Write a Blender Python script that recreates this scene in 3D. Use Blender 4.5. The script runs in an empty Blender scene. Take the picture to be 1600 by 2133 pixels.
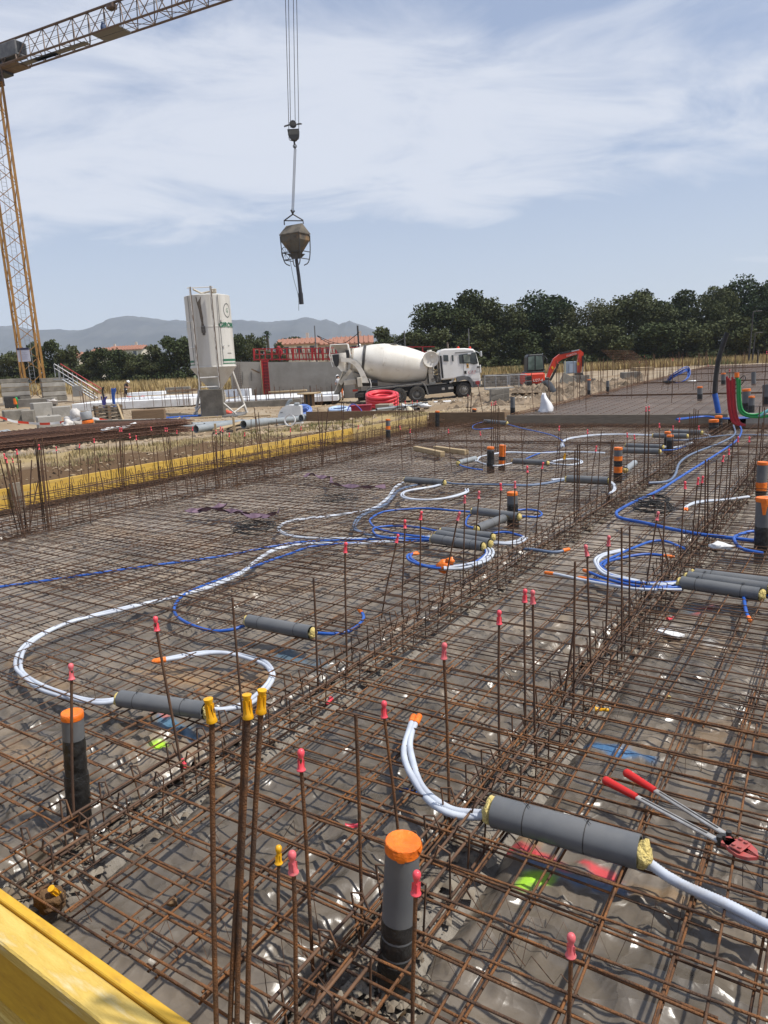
import bpy, math, random
import numpy as np
from mathutils import Vector, Matrix
random.seed(7)
rng = np.random.default_rng(7)
SC = bpy.context.scene
COL = SC.collection
R_ = math.radians
PI = math.pi

# ------------------------------------------------------------ camera, world, sun, exposure
FPX, PITCH, ROLL, YAW, CAMH = 1490.0, 0.2034, -0.0510, 0.587, 1.6

def ray(px, py):
    v = ((px - 800) / FPX, -(py - 1066.5) / FPX, -1.0)
    c, s = math.cos(ROLL), math.sin(ROLL)
    x, up, fw = c * v[0] - s * v[1], s * v[0] + c * v[1], 1.0
    y2 = fw * math.cos(PITCH) + up * math.sin(PITCH)
    z2 = -fw * math.sin(PITCH) + up * math.cos(PITCH)
    cy, sy = math.cos(YAW), math.sin(YAW)
    return Vector((cy * x - sy * y2, sy * x + cy * y2, z2))

CAMP = Vector((0, 0, CAMH))
RIGHT = Vector((math.cos(YAW), math.sin(YAW), 0))
FWD = Vector((-math.sin(YAW), math.cos(YAW), 0))
UP = Vector((0, 0, 1))

def G(px, py, z=0.0):                       # where the sight line of a pixel meets the level z
    d = ray(px, py)
    return CAMP + d * ((z - CAMH) / d.z)

def D(px, py, d):                           # the point of a sight line at horizontal depth d
    r = ray(px, py)
    return CAMP + r * (d / r.dot(FWD))

def proj(p):
    q = Vector(p) - CAMP
    m = CAMM.to_3x3().transposed() @ q
    if m.z > -0.05:
        return None
    return (800 + FPX * m.x / -m.z, 1066.5 - FPX * m.y / -m.z, -m.z)

cam = bpy.data.cameras.new('camera')
camo = bpy.data.objects.new('camera', cam)
COL.objects.link(camo)
ex = ray(801, 1066.5) * FPX - ray(800, 1066.5) * FPX
ey = ray(800, 1065.5) * FPX - ray(800, 1066.5) * FPX
ez = -ray(800, 1066.5)
CAMM = Matrix(((ex.x, ey.x, ez.x, 0), (ex.y, ey.y, ez.y, 0), (ex.z, ey.z, ez.z, CAMH), (0, 0, 0, 1)))
camo.matrix_world = CAMM
cam.sensor_fit = 'HORIZONTAL'
cam.sensor_width = 36
cam.lens = 36 * FPX / 1600
cam.clip_start = 0.05
cam.clip_end = 20000
SC.camera = camo

SUN_AZ, SUN_EL = R_(70), R_(60)             # azimuth from +Y towards +X
world = bpy.data.worlds.new('World')
SC.world = world
world.use_nodes = True
wn, wl = world.node_tree.nodes, world.node_tree.links
wn.clear()
sky = wn.new('ShaderNodeTexSky')
sky.sky_type = 'NISHITA'
sky.sun_disc = False
sky.sun_elevation = SUN_EL
sky.sun_rotation = SUN_AZ
sky.air_density = 1.0
sky.dust_density = 1.6
sky.ozone_density = 2.2
tc = wn.new('ShaderNodeTexCoord')
sep = wn.new('ShaderNodeSeparateXYZ')
wl.new(tc.outputs['Generated'], sep.inputs[0])
def wmath(op, a, b=None, c=None, clamp=False):
    n = wn.new('ShaderNodeMath'); n.operation = op; n.use_clamp = clamp
    for i, v in enumerate((a, b, c)):
        if v is None: continue
        if isinstance(v, (int, float)): n.inputs[i].default_value = v
        else: wl.new(v, n.inputs[i])
    return n.outputs[0]
den = wmath('ADD', wmath('MAXIMUM', sep.outputs[2], 0.0), 0.16)
cu, cv = wmath('DIVIDE', sep.outputs[0], den), wmath('DIVIDE', sep.outputs[1], den)
# axes turned so that the streaks of the high cloud run across the view
ca, sa = math.cos(YAW + 0.25), math.sin(YAW + 0.25)
lu = wmath('ADD', wmath('MULTIPLY', cu, ca), wmath('MULTIPLY', cv, sa))
lv = wmath('ADD', wmath('MULTIPLY', cu, -sa), wmath('MULTIPLY', cv, ca))
comb = wn.new('ShaderNodeCombineXYZ')
wl.new(wmath('MULTIPLY', lu, 0.62), comb.inputs[0]); wl.new(lv, comb.inputs[1]); comb.inputs[2].default_value = 3.7
def wnoise(scale, det, rough, dist, off):
    m = wn.new('ShaderNodeVectorMath'); m.operation = 'ADD'; m.inputs[1].default_value = off
    wl.new(comb.outputs[0], m.inputs[0])
    n = wn.new('ShaderNodeTexNoise'); n.inputs['Scale'].default_value = scale
    n.inputs['Detail'].default_value = det; n.inputs['Roughness'].default_value = rough; n.inputs['Distortion'].default_value = dist
    wl.new(m.outputs[0], n.inputs['Vector'])
    return n.outputs[0]
big = wnoise(0.85, 3, 0.5, 0.3, (4.1, 0.35, 0))
fine = wnoise(2.6, 9, 0.62, 0.9, (0.3, 2.2, 0))
# thin veil low in the sky, thick layer above it, open blue overhead: the same all the way round
el = sep.outputs[2]
def wramp(v, a, b, lo=0.0, hi=1.0):
    n = wn.new('ShaderNodeMapRange'); n.interpolation_type = 'SMOOTHSTEP'
    for i, q in enumerate((a, b, lo, hi)): n.inputs[1 + i].default_value = q
    wl.new(v, n.inputs[0]); return n.outputs[0]
layer = wmath('SUBTRACT', wramp(el, 0.135, 0.225), wramp(el, 0.31, 0.42, 0, 0.82))
amount = wmath('ADD', wmath('ADD', wmath('MULTIPLY', wmath('SUBTRACT', big, 0.5), 1.5), wmath('MULTIPLY', wmath('SUBTRACT', fine, 0.5), 2.6)), wmath('MULTIPLY', layer, 0.76))
cover = wmath('MAXIMUM', wmath('MULTIPLY', wramp(amount, -0.05, 1.1), 0.88), wramp(el, 0.05, 0.32, 0.34, 0.05))
mixc = wn.new('ShaderNodeMix'); mixc.data_type = 'RGBA'
hs = wn.new('ShaderNodeMix'); hs.data_type = 'RGBA'; hs.inputs[0].default_value = 0.50
wl.new(sky.outputs[0], hs.inputs[6]); hs.inputs[7].default_value = (3.0, 3.6, 5.1, 1)
wl.new(hs.outputs[2], mixc.inputs[6])
mixc.inputs[7].default_value = (5.55, 5.85, 6.55, 1)
wl.new(cover, mixc.inputs[0])
bg = wn.new('ShaderNodeBackground')
bg.inputs['Strength'].default_value = 0.112
wl.new(mixc.outputs[2], bg.inputs['Color'])
wo = wn.new('ShaderNodeOutputWorld')
wl.new(bg.outputs[0], wo.inputs['Surface'])

sun = bpy.data.lights.new('sun', 'SUN')
sun.energy = 4.0
sun.angle = R_(2.0)
sun.color = (1.0, 0.955, 0.88)
suno = bpy.data.objects.new('sun', sun)
COL.objects.link(suno)
SDIR = Vector((math.sin(SUN_AZ) * math.cos(SUN_EL), math.cos(SUN_AZ) * math.cos(SUN_EL), math.sin(SUN_EL)))
suno.rotation_euler = SDIR.to_track_quat('Z', 'Y').to_euler()

SC.view_settings.view_transform = 'Standard'
SC.view_settings.look = 'None'
SC.view_settings.exposure = 0.28
SC.view_settings.gamma = 1.0
SC.view_settings.use_curve_mapping = False
SC.render.engine = 'CYCLES'
SC.cycles.use_denoising = True
SC.cycles.max_bounces = 6
SC.cycles.diffuse_bounces = 4
SC.cycles.glossy_bounces = 3
SC.cycles.transmission_bounces = 4
SC.cycles.transparent_max_bounces = 8
SC.cycles.volume_bounces = 2
SC.cycles.caustics_reflective = False
SC.cycles.caustics_refractive = False

# ------------------------------------------------------------ noise
def _grad(ix, iy, seed):
    h = (ix * 374761393 + iy * 668265263 + seed * 974634777) & 0xffffffff
    h = ((h ^ (h >> 13)) * 1274126177) & 0xffffffff
    a = ((h ^ (h >> 16)) & 0xffff) / 65536.0 * 2 * np.pi
    return np.cos(a), np.sin(a)
def pn(x, y, seed=0):
    x = np.asarray(x, float); y = np.asarray(y, float)
    x0 = np.floor(x).astype(np.int64); y0 = np.floor(y).astype(np.int64)
    fx, fy = x - x0, y - y0
    u = fx * fx * fx * (fx * (fx * 6 - 15) + 10); v = fy * fy * fy * (fy * (fy * 6 - 15) + 10)
    def d(i, j):
        gx, gy = _grad(x0 + i, y0 + j, seed)
        return gx * (fx - i) + gy * (fy - j)
    a = d(0, 0) + u * (d(1, 0) - d(0, 0)); b = d(0, 1) + u * (d(1, 1) - d(0, 1))
    return (a + v * (b - a)) * 1.5
def fbm(x, y, o=4, seed=0):
    s, a, t = 0, 1, 0
    for i in range(o):
        s = s + a * pn(x * 2 ** i, y * 2 ** i, seed + i); t += a; a *= .5
    return s / t

# ------------------------------------------------------------ materials
MATS = {}
def mat(name, col, rough=.6, metal=0., col2=None, scale=6., detail=4., lo=.4, hi=.6, bump=0., bscale=40., spec=.5, col3=None, scale3=2., lo3=.55, hi3=.65, stretch=None, attr=None, rough2=None, trans=0., coat=0., coords='Object', dust=None):
    if name in MATS: return MATS[name]
    m = bpy.data.materials.new(name); m.use_nodes = True
    n, l = m.node_tree.nodes, m.node_tree.links
    b = n['Principled BSDF']
    b.inputs['Base Color'].default_value = (*col, 1)
    b.inputs['Roughness'].default_value = rough
    b.inputs['Metallic'].default_value = metal
    b.inputs['Specular IOR Level'].default_value = spec
    if trans: b.inputs['Transmission Weight'].default_value = trans
    if coat: b.inputs['Coat Weight'].default_value = coat
    if col2 or bump or col3 or attr:
        t = n.new('ShaderNodeTexCoord'); vec = t.outputs[coords]
        if stretch:
            mp = n.new('ShaderNodeMapping'); mp.inputs['Scale'].default_value = stretch
            l.new(vec, mp.inputs[0]); vec = mp.outputs[0]
    src = None
    def mixnode(fac, a, bb):
        x = n.new('ShaderNodeMix'); x.data_type = 'RGBA'; l.new(fac, x.inputs[0])
        for i, q in ((6, a), (7, bb)):
            if isinstance(q, tuple): x.inputs[i].default_value = (*q, 1)
            else: l.new(q, x.inputs[i])
        return x.outputs[2]
    def noisefac(sc, det, a, c, off=0.):
        x = n.new('ShaderNodeTexNoise'); x.inputs['Scale'].default_value = sc; x.inputs['Detail'].default_value = det
        x.inputs['Roughness'].default_value = .62
        l.new(vec, x.inputs['Vector'])
        r = n.new('ShaderNodeMapRange'); r.inputs[1].default_value = a; r.inputs[2].default_value = c
        l.new(x.outputs[0], r.inputs[0]); return r.outputs[0]
    cur = col
    if col2:
        f = noisefac(scale, detail, lo, hi); cur = mixnode(f, cur, col2)
        if rough2 is not None:
            rr = n.new('ShaderNodeMapRange'); rr.inputs[3].default_value = rough; rr.inputs[4].default_value = rough2
            l.new(f, rr.inputs[0]); l.new(rr.outputs[0], b.inputs['Roughness'])
    if col3: cur = mixnode(noisefac(scale3, 5, lo3, hi3), cur, col3)
    if attr:
        a = n.new('ShaderNodeAttribute'); a.attribute_name = attr
        cur = mixnode(a.outputs['Alpha'], cur, a.outputs['Color'])
    if not isinstance(cur, tuple): l.new(cur, b.inputs['Base Color'])
    if bump:
        x = n.new('ShaderNodeTexNoise'); x.inputs['Scale'].default_value = bscale; x.inputs['Detail'].default_value = 5
        l.new(vec, x.inputs['Vector'])
        bp = n.new('ShaderNodeBump'); bp.inputs['Strength'].default_value = bump; bp.inputs['Distance'].default_value = .02
        l.new(x.outputs[0], bp.inputs['Height']); l.new(bp.outputs[0], b.inputs['Normal'])
    MATS[name] = m
    return m

rust = mat('rusty_steel', (.078, .048, .034), .75, 0, (.17, .09, .048), 7, 6, .42, .68, col3=(.03, .02, .016), scale3=3, spec=.25)
rust_bright = mat('bright_rusty_steel', (.085, .05, .032), .72, 0, (.25, .105, .036), 11, 6, .40, .66, col3=(.05, .027, .018), scale3=4, spec=.25, bump=.5, bscale=220)
rust_far = mat('dark_rusty_steel', (.105, .065, .046), .85, 0, (.18, .10, .06), 5, 4, spec=.2)
pvc = mat('grey_pvc', (.11, .115, .12), .40, 0, (.14, .142, .142), 5, 6, spec=.45, col3=(.27, .26, .24), scale3=16, lo3=.70, hi3=.74)
pvc_light = mat('pale_grey_pvc', (.22, .245, .255), .45, 0, (.27, .29, .3), 3, 4)
bitumen = mat('black_bitumen_wrap', (.012, .012, .012), .35, 0, (.022, .021, .02), 12, 4, bump=.6, bscale=25)
tape_o = mat('orange_tape', (.85, .20, .016), .42, 0, (.74, .15, .012), 14, 3, bump=.5, bscale=30)
foam_y = mat('yellow_foam', (.72, .58, .22), .9, 0, (.55, .42, .13), 30, 5, bump=1., bscale=90)
white_c = mat('white_conduit', (.52, .56, .62), .5, 0, (.43, .46, .52), 7, 5, col3=(.36, .33, .29), scale3=5, lo3=.6, hi3=.75)
blue_c = mat('blue_conduit', (.014, .075, .34), .42, 0, (.022, .105, .42), 7, 5, col3=(.09, .13, .27), scale3=5, lo3=.6, hi3=.75)
greyblue_c = mat('grey_blue_conduit', (.10, .14, .22), .45, 0, (.14, .18, .26), 6, 3)
red_c = mat('red_conduit', (.5, .022, .03), .45, 0, (.42, .02, .025), 6, 3)
green_c = mat('green_conduit', (.015, .24, .05), .45, 0, (.02, .28, .07), 6, 3)
black_r = mat('black_rubber', (.014, .014, .014), .6, 0, (.03, .028, .026), 8, 4)
cap_r = mat('red_cap_plastic', (.80, .085, .11), .35, 0, (.70, .06, .085), 20, 3)
cap_y = mat('yellow_cap_plastic', (.78, .40, .01), .35, 0, (.7, .34, .01), 20, 3)
conc = mat('concrete', (.34, .32, .285), .88, 0, (.27, .255, .225), 1.6, 7, .38, .64, bump=.25, bscale=30, col3=(.4, .38, .34), scale3=.7, spec=.3)
conc_d = mat('weathered_concrete', (.25, .23, .195), .9, 0, (.17, .155, .13), 2.2, 7, .38, .62, bump=.35, bscale=25, spec=.3)
conc_s = mat('stained_concrete', (.17, .155, .13), .9, 0, (.10, .09, .075), 2.0, 7, .36, .62, bump=.3, bscale=20, spec=.3)
wood_y = mat('yellow_shuttering', (.66, .40, .04), .5, 0, (.54, .30, .03), 5, 7, .36, .66, stretch=(2.5, 8, 8), col3=(.36, .2, .05), scale3=4, lo3=.6, hi3=.78, spec=.35)
wood_ym = mat('faded_yellow_board', (.50, .37, .15), .65, 0, (.38, .27, .11), 3, 7, .36, .66, stretch=(10, .8, 12))
wood_yf = mat('yellow_shuttering_board', (.64, .42, .085), .55, 0, (.52, .31, .05), 3, 7, .36, .66, stretch=(10, .8, 12), col3=(.38, .27, .13), scale3=.9, lo3=.55, hi3=.75)
wood_w = mat('worn_yellow_timber', (.66, .47, .12), .6, 0, (.52, .33, .05), 3, 8, .38, .66, stretch=(1.6, 9, 9), col3=(.68, .58, .32), scale3=3, lo3=.54, hi3=.72, bump=.25, bscale=25)
wood_g = mat('grey_timber', (.24, .20, .15), .8, 0, (.17, .14, .105), 4, 7, .36, .66, stretch=(1.2, 12, 14), bump=.2, bscale=20)
wood_b = mat('brown_timber', (.21, .135, .075), .8, 0, (.14, .09, .05), 4, 7, .36, .66, stretch=(1.2, 12, 14))
wood_l = mat('pale_timber', (.42, .32, .19), .8, 0, (.33, .24, .13), 5, 6, stretch=(1, 8, 8))
steel_g = mat('galvanised_steel', (.42, .43, .44), .4, .6, (.35, .36, .37), 6, 4)
steel_d = mat('dark_steel', (.035, .034, .033), .5, .3, (.055, .05, .045), 6, 4)
white_p = mat('white_paint', (.80, .79, .76), .42, 0, (.72, .70, .65), 1.4, 6, .42, .72, spec=.5)
cream_p = mat('cream_paint', (.74, .71, .64), .42, 0, (.62, .58, .50), .9, 7, .40, .70, col3=(.44, .39, .31), scale3=1.6, lo3=.58, hi3=.74)
dirty_p = mat('dirty_cream_paint', (.52, .475, .39), .55, 0, (.36, .31, .24), 2.2, 6, .40, .68)
red_p = mat('red_paint', (.50, .02, .02), .45, 0, (.36, .015, .015), 3, 5)
redo_p = mat('orange_red_paint', (.62, .042, .012), .38, 0, (.54, .036, .01), 3, 5)
crane_p = mat('crane_ochre_paint', (.33, .17, .035), .5, 0, (.25, .12, .026), 3, 5)
crane_d = mat('crane_brown_steel', (.13, .082, .052), .6, .1, (.10, .062, .04), 3, 5)
black_p = mat('black_plastic', (.018, .018, .019), .45)
grey_p = mat('grey_plastic', (.12, .125, .13), .55, 0, (.15, .15, .15), 4, 4)
tyre = mat('tyre_rubber', (.028, .026, .024), .85, 0, (.06, .054, .045), 5, 5)
glass_d = mat('dark_glass', (.03, .04, .04), .08, 0, (.06, .07, .065), 2, 2, spec=.8)
poly_w = mat('white_insulation', (.74, .75, .76), .7, 0, (.62, .62, .61), 1.5, 6)
roof_t = mat('terracotta_tiles', (.36, .17, .11), .85, 0, (.28, .13, .085), 8, 5, stretch=(1, 1, 1))
render_w = mat('pale_render', (.62, .56, .47), .9, 0, (.55, .49, .41), 2, 5)

# ------------------------------------------------------------ mesh builder
class MB:
    def __init__(s): s.v, s.f, s.sm, s.mi, s.m = [], [], [], [], 0
    def add(s, v, f, smooth=False):
        o = len(s.v); s.v.extend([tuple(p) for p in v])
        for q in f: s.f.append(tuple(i + o for i in q)); s.sm.append(smooth); s.mi.append(s.m)
        return s
    def box(s, c, d, rz=0, M=None):
        c = Vector(c); hx, hy, hz = d[0] / 2, d[1] / 2, d[2] / 2
        m = M if M is not None else Matrix.Rotation(rz, 3, 'Z')
        vs = [c + m @ Vector((x * hx, y * hy, z * hz)) for z in (-1, 1) for y in (-1, 1) for x in (-1, 1)]
        return s.add(vs, [(0, 2, 3, 1), (4, 5, 7, 6), (0, 1, 5, 4), (2, 6, 7, 3), (0, 4, 6, 2), (1, 3, 7, 5)])
    def bbox(s, c, d, b=.02, rz=0, M=None):          # box with chamfered edges
        c = Vector(c); m = M if M is not None else Matrix.Rotation(rz, 3, 'Z')
        h = [q / 2 for q in d]; b = min(b, min(h) * .8); vs, idx = [], {}
        for a in range(3):
            for sx in (-1, 1):
                for sy in (-1, 1):
                    for sz in (-1, 1):
                        sg = (sx, sy, sz); p = [sg[k] * (h[k] - (0 if k == a else b)) for k in range(3)]
                        idx[(a, sg)] = len(vs); vs.append(c + m @ Vector(p))
        fs = []
        for a in range(3):
            u, w = (a + 1) % 3, (a + 2) % 3
            for sg in (-1, 1):
                q = []
                for (p, r) in ((-1, -1), (1, -1), (1, 1), (-1, 1)):
                    t = [0, 0, 0]; t[a], t[u], t[w] = sg, p, r; q.append(idx[(a, tuple(t))])
                fs.append(tuple(q) if sg > 0 else tuple(reversed(q)))
        for a in range(3):
            u, w = (a + 1) % 3, (a + 2) % 3
            for p in (-1, 1):
                for r in (-1, 1):
                    t0 = [0, 0, 0]; t1 = [0, 0, 0]
                    t0[a], t0[u], t0[w] = -1, p, r; t1[a], t1[u], t1[w] = 1, p, r
                    q = (idx[(u, tuple(t0))], idx[(u, tuple(t1))], idx[(w, tuple(t1))], idx[(w, tuple(t0))])
                    fs.append(q if p * r > 0 else tuple(reversed(q)))
        for sx in (-1, 1):
            for sy in (-1, 1):
                for sz in (-1, 1):
                    t = (sx, sy, sz); q = (idx[(0, t)], idx[(1, t)], idx[(2, t)])
                    fs.append(q if sx * sy * sz > 0 else tuple(reversed(q)))
        return s.add(vs, fs)
    def tube(s, pts, r, n=8, caps=True, rs=None):
        pts = [Vector(p) for p in pts]; k = len(pts)
        t0 = (pts[1] - pts[0]).normalized()
        nrm = t0.orthogonal().normalized(); vs = []; prev = t0
        for i, p in enumerate(pts):
            t = (pts[min(i + 1, k - 1)] - pts[max(i - 1, 0)])
            t = t.normalized() if t.length > 1e-9 else prev
            q = prev.rotation_difference(t); nrm = q @ nrm; nrm = (nrm - t * nrm.dot(t)).normalized(); prev = t
            bn = t.cross(nrm); rr = rs[i] if rs else r
            for j in range(n):
                a = 2 * PI * j / n
                vs.append(p + (nrm * math.cos(a) + bn * math.sin(a)) * rr)
        fs = [(i * n + j, i * n + (j + 1) % n, (i + 1) * n + (j + 1) % n, (i + 1) * n + j) for i in range(k - 1) for j in range(n)]
        s.add(vs, fs, n > 4)
        if caps:
            s.add(vs[:n], [tuple(reversed(range(n)))]); s.add(vs[-n:], [tuple(range(n))])
        return s
    def cyl(s, a, b, r, n=12, caps=True, r2=None): return s.tube([a, b], r, n, caps, [r, r if r2 is None else r2])
    def lathe(s, prof, n=16, c=(0, 0, 0), M=None, smooth=True):     # prof: (radius, height)
        c = Vector(c); m = M if M is not None else Matrix.Identity(3); vs = []
        if smooth and len(prof) > 2:                                # break the shading where the profile turns sharply
            run, start = [prof[0]], True
            for i in range(1, len(prof)):
                run.append(prof[i])
                if i + 1 < len(prof):
                    ax_, az_ = prof[i][0] - prof[i - 1][0], prof[i][1] - prof[i - 1][1]; bx_, bz_ = prof[i + 1][0] - prof[i][0], prof[i + 1][1] - prof[i][1]
                    dt = (ax_ * bx_ + az_ * bz_) / max(1e-12, math.hypot(ax_, az_) * math.hypot(bx_, bz_))
                    if dt > .80: continue
                s._strip(run, n, c, m); run = [prof[i]]
            return s
        return s._strip(prof, n, c, m, smooth)
    def _strip(s, prof, n, c, m, smooth=True):
        vs = []
        for r, z in prof:
            for j in range(n):
                a = 2 * PI * j / n; vs.append(c + m @ Vector((r * math.cos(a), r * math.sin(a), z)))
        k = len(prof)
        fs = [(i * n + j, i * n + (j + 1) % n, (i + 1) * n + (j + 1) % n, (i + 1) * n + j) for i in range(k - 1) for j in range(n)]
        return s.add(vs, fs, smooth)
    def prism(s, poly, h0, h1, M=None, c=(0, 0, 0)):               # polygon in local XZ, thickness along Y
        c = Vector(c); m = M if M is not None else Matrix.Identity(3); n = len(poly)
        vs = [c + m @ Vector((x, h, z)) for h in (h0, h1) for x, z in poly]
        fs = [tuple(range(n)), tuple(reversed(range(n, 2 * n)))] + [(j, j + n, (j + 1) % n + n, (j + 1) % n) for j in range(n)]
        return s.add(vs, fs)
    def blob(s, c, r, seed=0, n=10, m=7, amp=.25, sq=(1, 1, 1)):
        c = Vector(c); rr = random.Random(seed); vs = []
        o = [rr.uniform(0, 6) for _ in range(6)]
        for i in range(m + 1):
            th = PI * i / m
            for j in range(n):
                ph = 2 * PI * j / n
                d = Vector((math.sin(th) * math.cos(ph), math.sin(th) * math.sin(ph), math.cos(th)))
                k = 1 + amp * (math.sin(3 * d.x + o[0]) * math.sin(4 * d.y + o[1]) + .6 * math.sin(7 * d.z + o[2] + 3 * d.x)) + amp * .35 * rr.uniform(-1, 1) * (1 if 0 < i < m else 0)
                vs.append(c + Vector((d.x * sq[0], d.y * sq[1], d.z * sq[2])) * (r * k))
        fs = [(i * n + j, (i + 1) * n + j, (i + 1) * n + (j + 1) % n, i * n + (j + 1) % n) for i in range(m) for j in range(n)]
        return s.add(vs, fs, True)
    def rock(s, c, r, rr):
        c = Vector(c); k = [r * rr.uniform(.6, 1.25) for _ in range(6)]; a = rr.uniform(0, PI)
        ca, sa = math.cos(a), math.sin(a)
        p = [(k[0], 0, 0), (0, k[1], 0), (-k[2], 0, 0), (0, -k[3], 0), (k[0] * .2, k[1] * .1, k[4] * .7), (0, 0, -k[5] * .5)]
        vs = [c + Vector((x * ca - y * sa, x * sa + y * ca, z)) for x, y, z in p]
        return s.add(vs, [(0, 1, 4), (1, 2, 4), (2, 3, 4), (3, 0, 4), (1, 0, 5), (2, 1, 5), (3, 2, 5), (0, 3, 5)])
    def mesh(s, name, mats):
        me = bpy.data.meshes.new(name)
        me.from_pydata(s.v, [], s.f)
        me.polygons.foreach_set('use_smooth', s.sm)
        if not isinstance(mats, (list, tuple)): mats = [mats]
        for q in mats: me.materials.append(q)
        if len(mats) > 1: me.polygons.foreach_set('material_index', s.mi)
        me.update()
        return me

def link(name, me, parent=None, loc=None, label=None, kind=None):
    o = bpy.data.objects.new(name, me); COL.objects.link(o)
    if parent is not None: o.parent = parent
    if loc is not None: o.location = loc
    if label: o['label'] = label
    if kind: o['kind'] = kind
    return o
def part(name, mb, m, parent, label=None, kind=None, loc=None):
    return link(name, mb.mesh(name, m) if isinstance(mb, MB) else mb, parent, loc, label, kind)
def tag(o, label, cat, group=None):
    o['label'] = label; o['category'] = cat
    if group: o['group'] = group
    return o
def thing(name, label, cat, loc=(0, 0, 0), rz=0., group=None, rot=None):
    o = bpy.data.objects.new(name, None); COL.objects.link(o); o.empty_display_size = .1
    o.location = loc; o.rotation_euler = rot if rot else (0, 0, rz)
    return tag(o, label, cat, group)
def solo(name, mb, m, label, cat, group=None, loc=None, rz=0.):
    o = link(name, mb.mesh(name, m) if isinstance(mb, MB) else mb, None, loc); o.rotation_euler = (0, 0, rz)
    return tag(o, label, cat, group)
def struct(name, mb, m):
    return link(name, mb.mesh(name, m) if isinstance(mb, MB) else mb, None, None, None, 'structure')
def cr(pts, m=6):                            # Catmull-Rom through points
    P = [Vector(p) for p in pts]; out = []
    if len(P) < 3: return P
    Q = [P[0] * 2 - P[1]] + P + [P[-1] * 2 - P[-2]]
    for i in range(1, len(Q) - 2):
        a, b, c, d = Q[i - 1], Q[i], Q[i + 1], Q[i + 2]
        for k in range(m):
            t = k / m
            out.append(.5 * ((2 * b) + (c - a) * t + (2 * a - 5 * b + 4 * c - d) * t * t + (3 * b - a - 3 * c + d) * t ** 3))
    out.append(P[-1]); return out
def grid_mesh(name, xs, ys, zf, m, smooth=True, keep=None, colf=None):
    X, Y = np.meshgrid(xs, ys); Z = zf(X, Y)
    nx, ny = len(xs), len(ys)
    v = np.stack([X.ravel(), Y.ravel(), np.asarray(Z).ravel()], 1)
    i = np.arange(nx * ny).reshape(ny, nx)
    f = np.stack([i[:-1, :-1].ravel(), i[:-1, 1:].ravel(), i[1:, 1:].ravel(), i[1:, :-1].ravel()], 1)
    if keep is not None:
        c = v[f].mean(1); k = keep(c[:, 0], c[:, 1]); f = f[k]
    me = bpy.data.meshes.new(name)
    me.vertices.add(len(v)); me.vertices.foreach_set('co', v.ravel())
    me.loops.add(f.size); me.loops.foreach_set('vertex_index', f.ravel().astype(np.int32))
    me.polygons.add(len(f)); me.polygons.foreach_set('loop_start', np.arange(0, f.size, 4, dtype=np.int32))
    me.polygons.foreach_set('use_smooth', np.full(len(f), smooth))
    me.update(calc_edges=True); me.validate()
    me.materials.append(m)
    if colf is not None:
        a = me.color_attributes.new('paint', 'FLOAT_COLOR', 'POINT')
        a.data.foreach_set('color', colf(v[:, 0], v[:, 1]).astype(np.float32).ravel())
    return me
def text_mesh(s, size, font_sx=1.0, extr=0.0, shear=0.0, bold=0.0):
    c = bpy.data.curves.new('lettering', 'FONT'); c.body = s; c.size = size; c.extrude = extr; c.align_x = 'LEFT'; c.shear = shear; c.offset = bold
    c.resolution_u = 3
    o = bpy.data.objects.new('lettering', c); COL.objects.link(o)
    bpy.context.view_layer.update()
    me = o.evaluated_get(bpy.context.evaluated_depsgraph_get()).to_mesh()
    v = [(p.co.x * font_sx, p.co.y) for p in me.vertices]; f = [tuple(q.vertices) for q in me.polygons]
    bpy.data.objects.remove(o); bpy.data.curves.remove(c)
    return v, f
# ------------------------------------------------------------ where the big things stand (pixel of the foot, depth in metres)
PL = {k: D(*v) for k, v in dict(
    truck_r=(835, 842, 47), truck_f=(968, 829, 47), silo=(445, 871, 37.6), worker=(264, 836, 62), wall_l=(492, 824, 58),
    wall_m=(600, 826, 57), wall_r=(760, 826, 56), crane=(76, 838, 60), excavator=(1118, 806, 48), mound=(1170, 806, 34), mound2=(1100, 832, 31),
    block_a=(36, 875, 32), block_c=(131, 869, 33), block_d=(104, 900, 30), weights_l=(35, 842, 56), weights_r=(116, 842, 58),
    pallets=(228, 884, 31), bag=(156, 897, 29), drum=(638, 846, 46), manhole=(604, 884, 29), coils=(712, 866, 34), redcoil=(795, 850, 37),
    rubble=(850, 862, 30), slabw=(330, 850, 45), slabw2=(560, 846, 45), stairs=(196, 832, 56), fence=(1040, 816, 46), blocks=(1205, 812, 42),
    shed=(1190, 778, 62), pole_r=(1557, 768, 72)).items()}
CTRL = [tuple(p) for p in PL.values()]
for y, zc_ in ((3, .43), (5, .43), (7, .42), (9, .31), (11, .24), (13, .19)): CTRL += [(-9.75, y, min(.2, zc_)), (-10.3, y, zc_), (-11.2, y, zc_ - .03), (-12.2, y, zc_ - .14), (-14, y, zc_ - .38)]
for y in (15, 17): CTRL += [(-9.8, y, .12), (-10.5, y, .14), (-11.5, y, .1), (-13, y, -.1)]
CTRL += [(-20, 8, -.3), (-20, 12, -.3), (-9.5, 18, .08), (-8, 18, .1), (-8, 22, .1), (-8.6, 28, .12), (-9.4, 40, .15), (-9.8, 55, .16), (-10, 68, .1)]
for px, py in ((10, 808), (200, 806), (400, 802), (560, 800)): CTRL.append(tuple(D(px, py, 105)))
for px, py in ((700, 790), (900, 780), (1100, 772), (1300, 762), (1500, 752), (1650, 745), (1900, 735)): CTRL.append(tuple(D(px, py, 105)))
CTRL += [tuple(D(*q)) for q in ((430, 909, 22.5), (500, 903, 23), (560, 897, 23.5), (620, 892, 24.5), (400, 899, 25), (480, 893, 26), (570, 885, 28), (350, 905, 24), (280, 908, 24))]
for px, py in ((150, 814), (330, 808)): CTRL.append(tuple(D(px, py, 72)))
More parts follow.
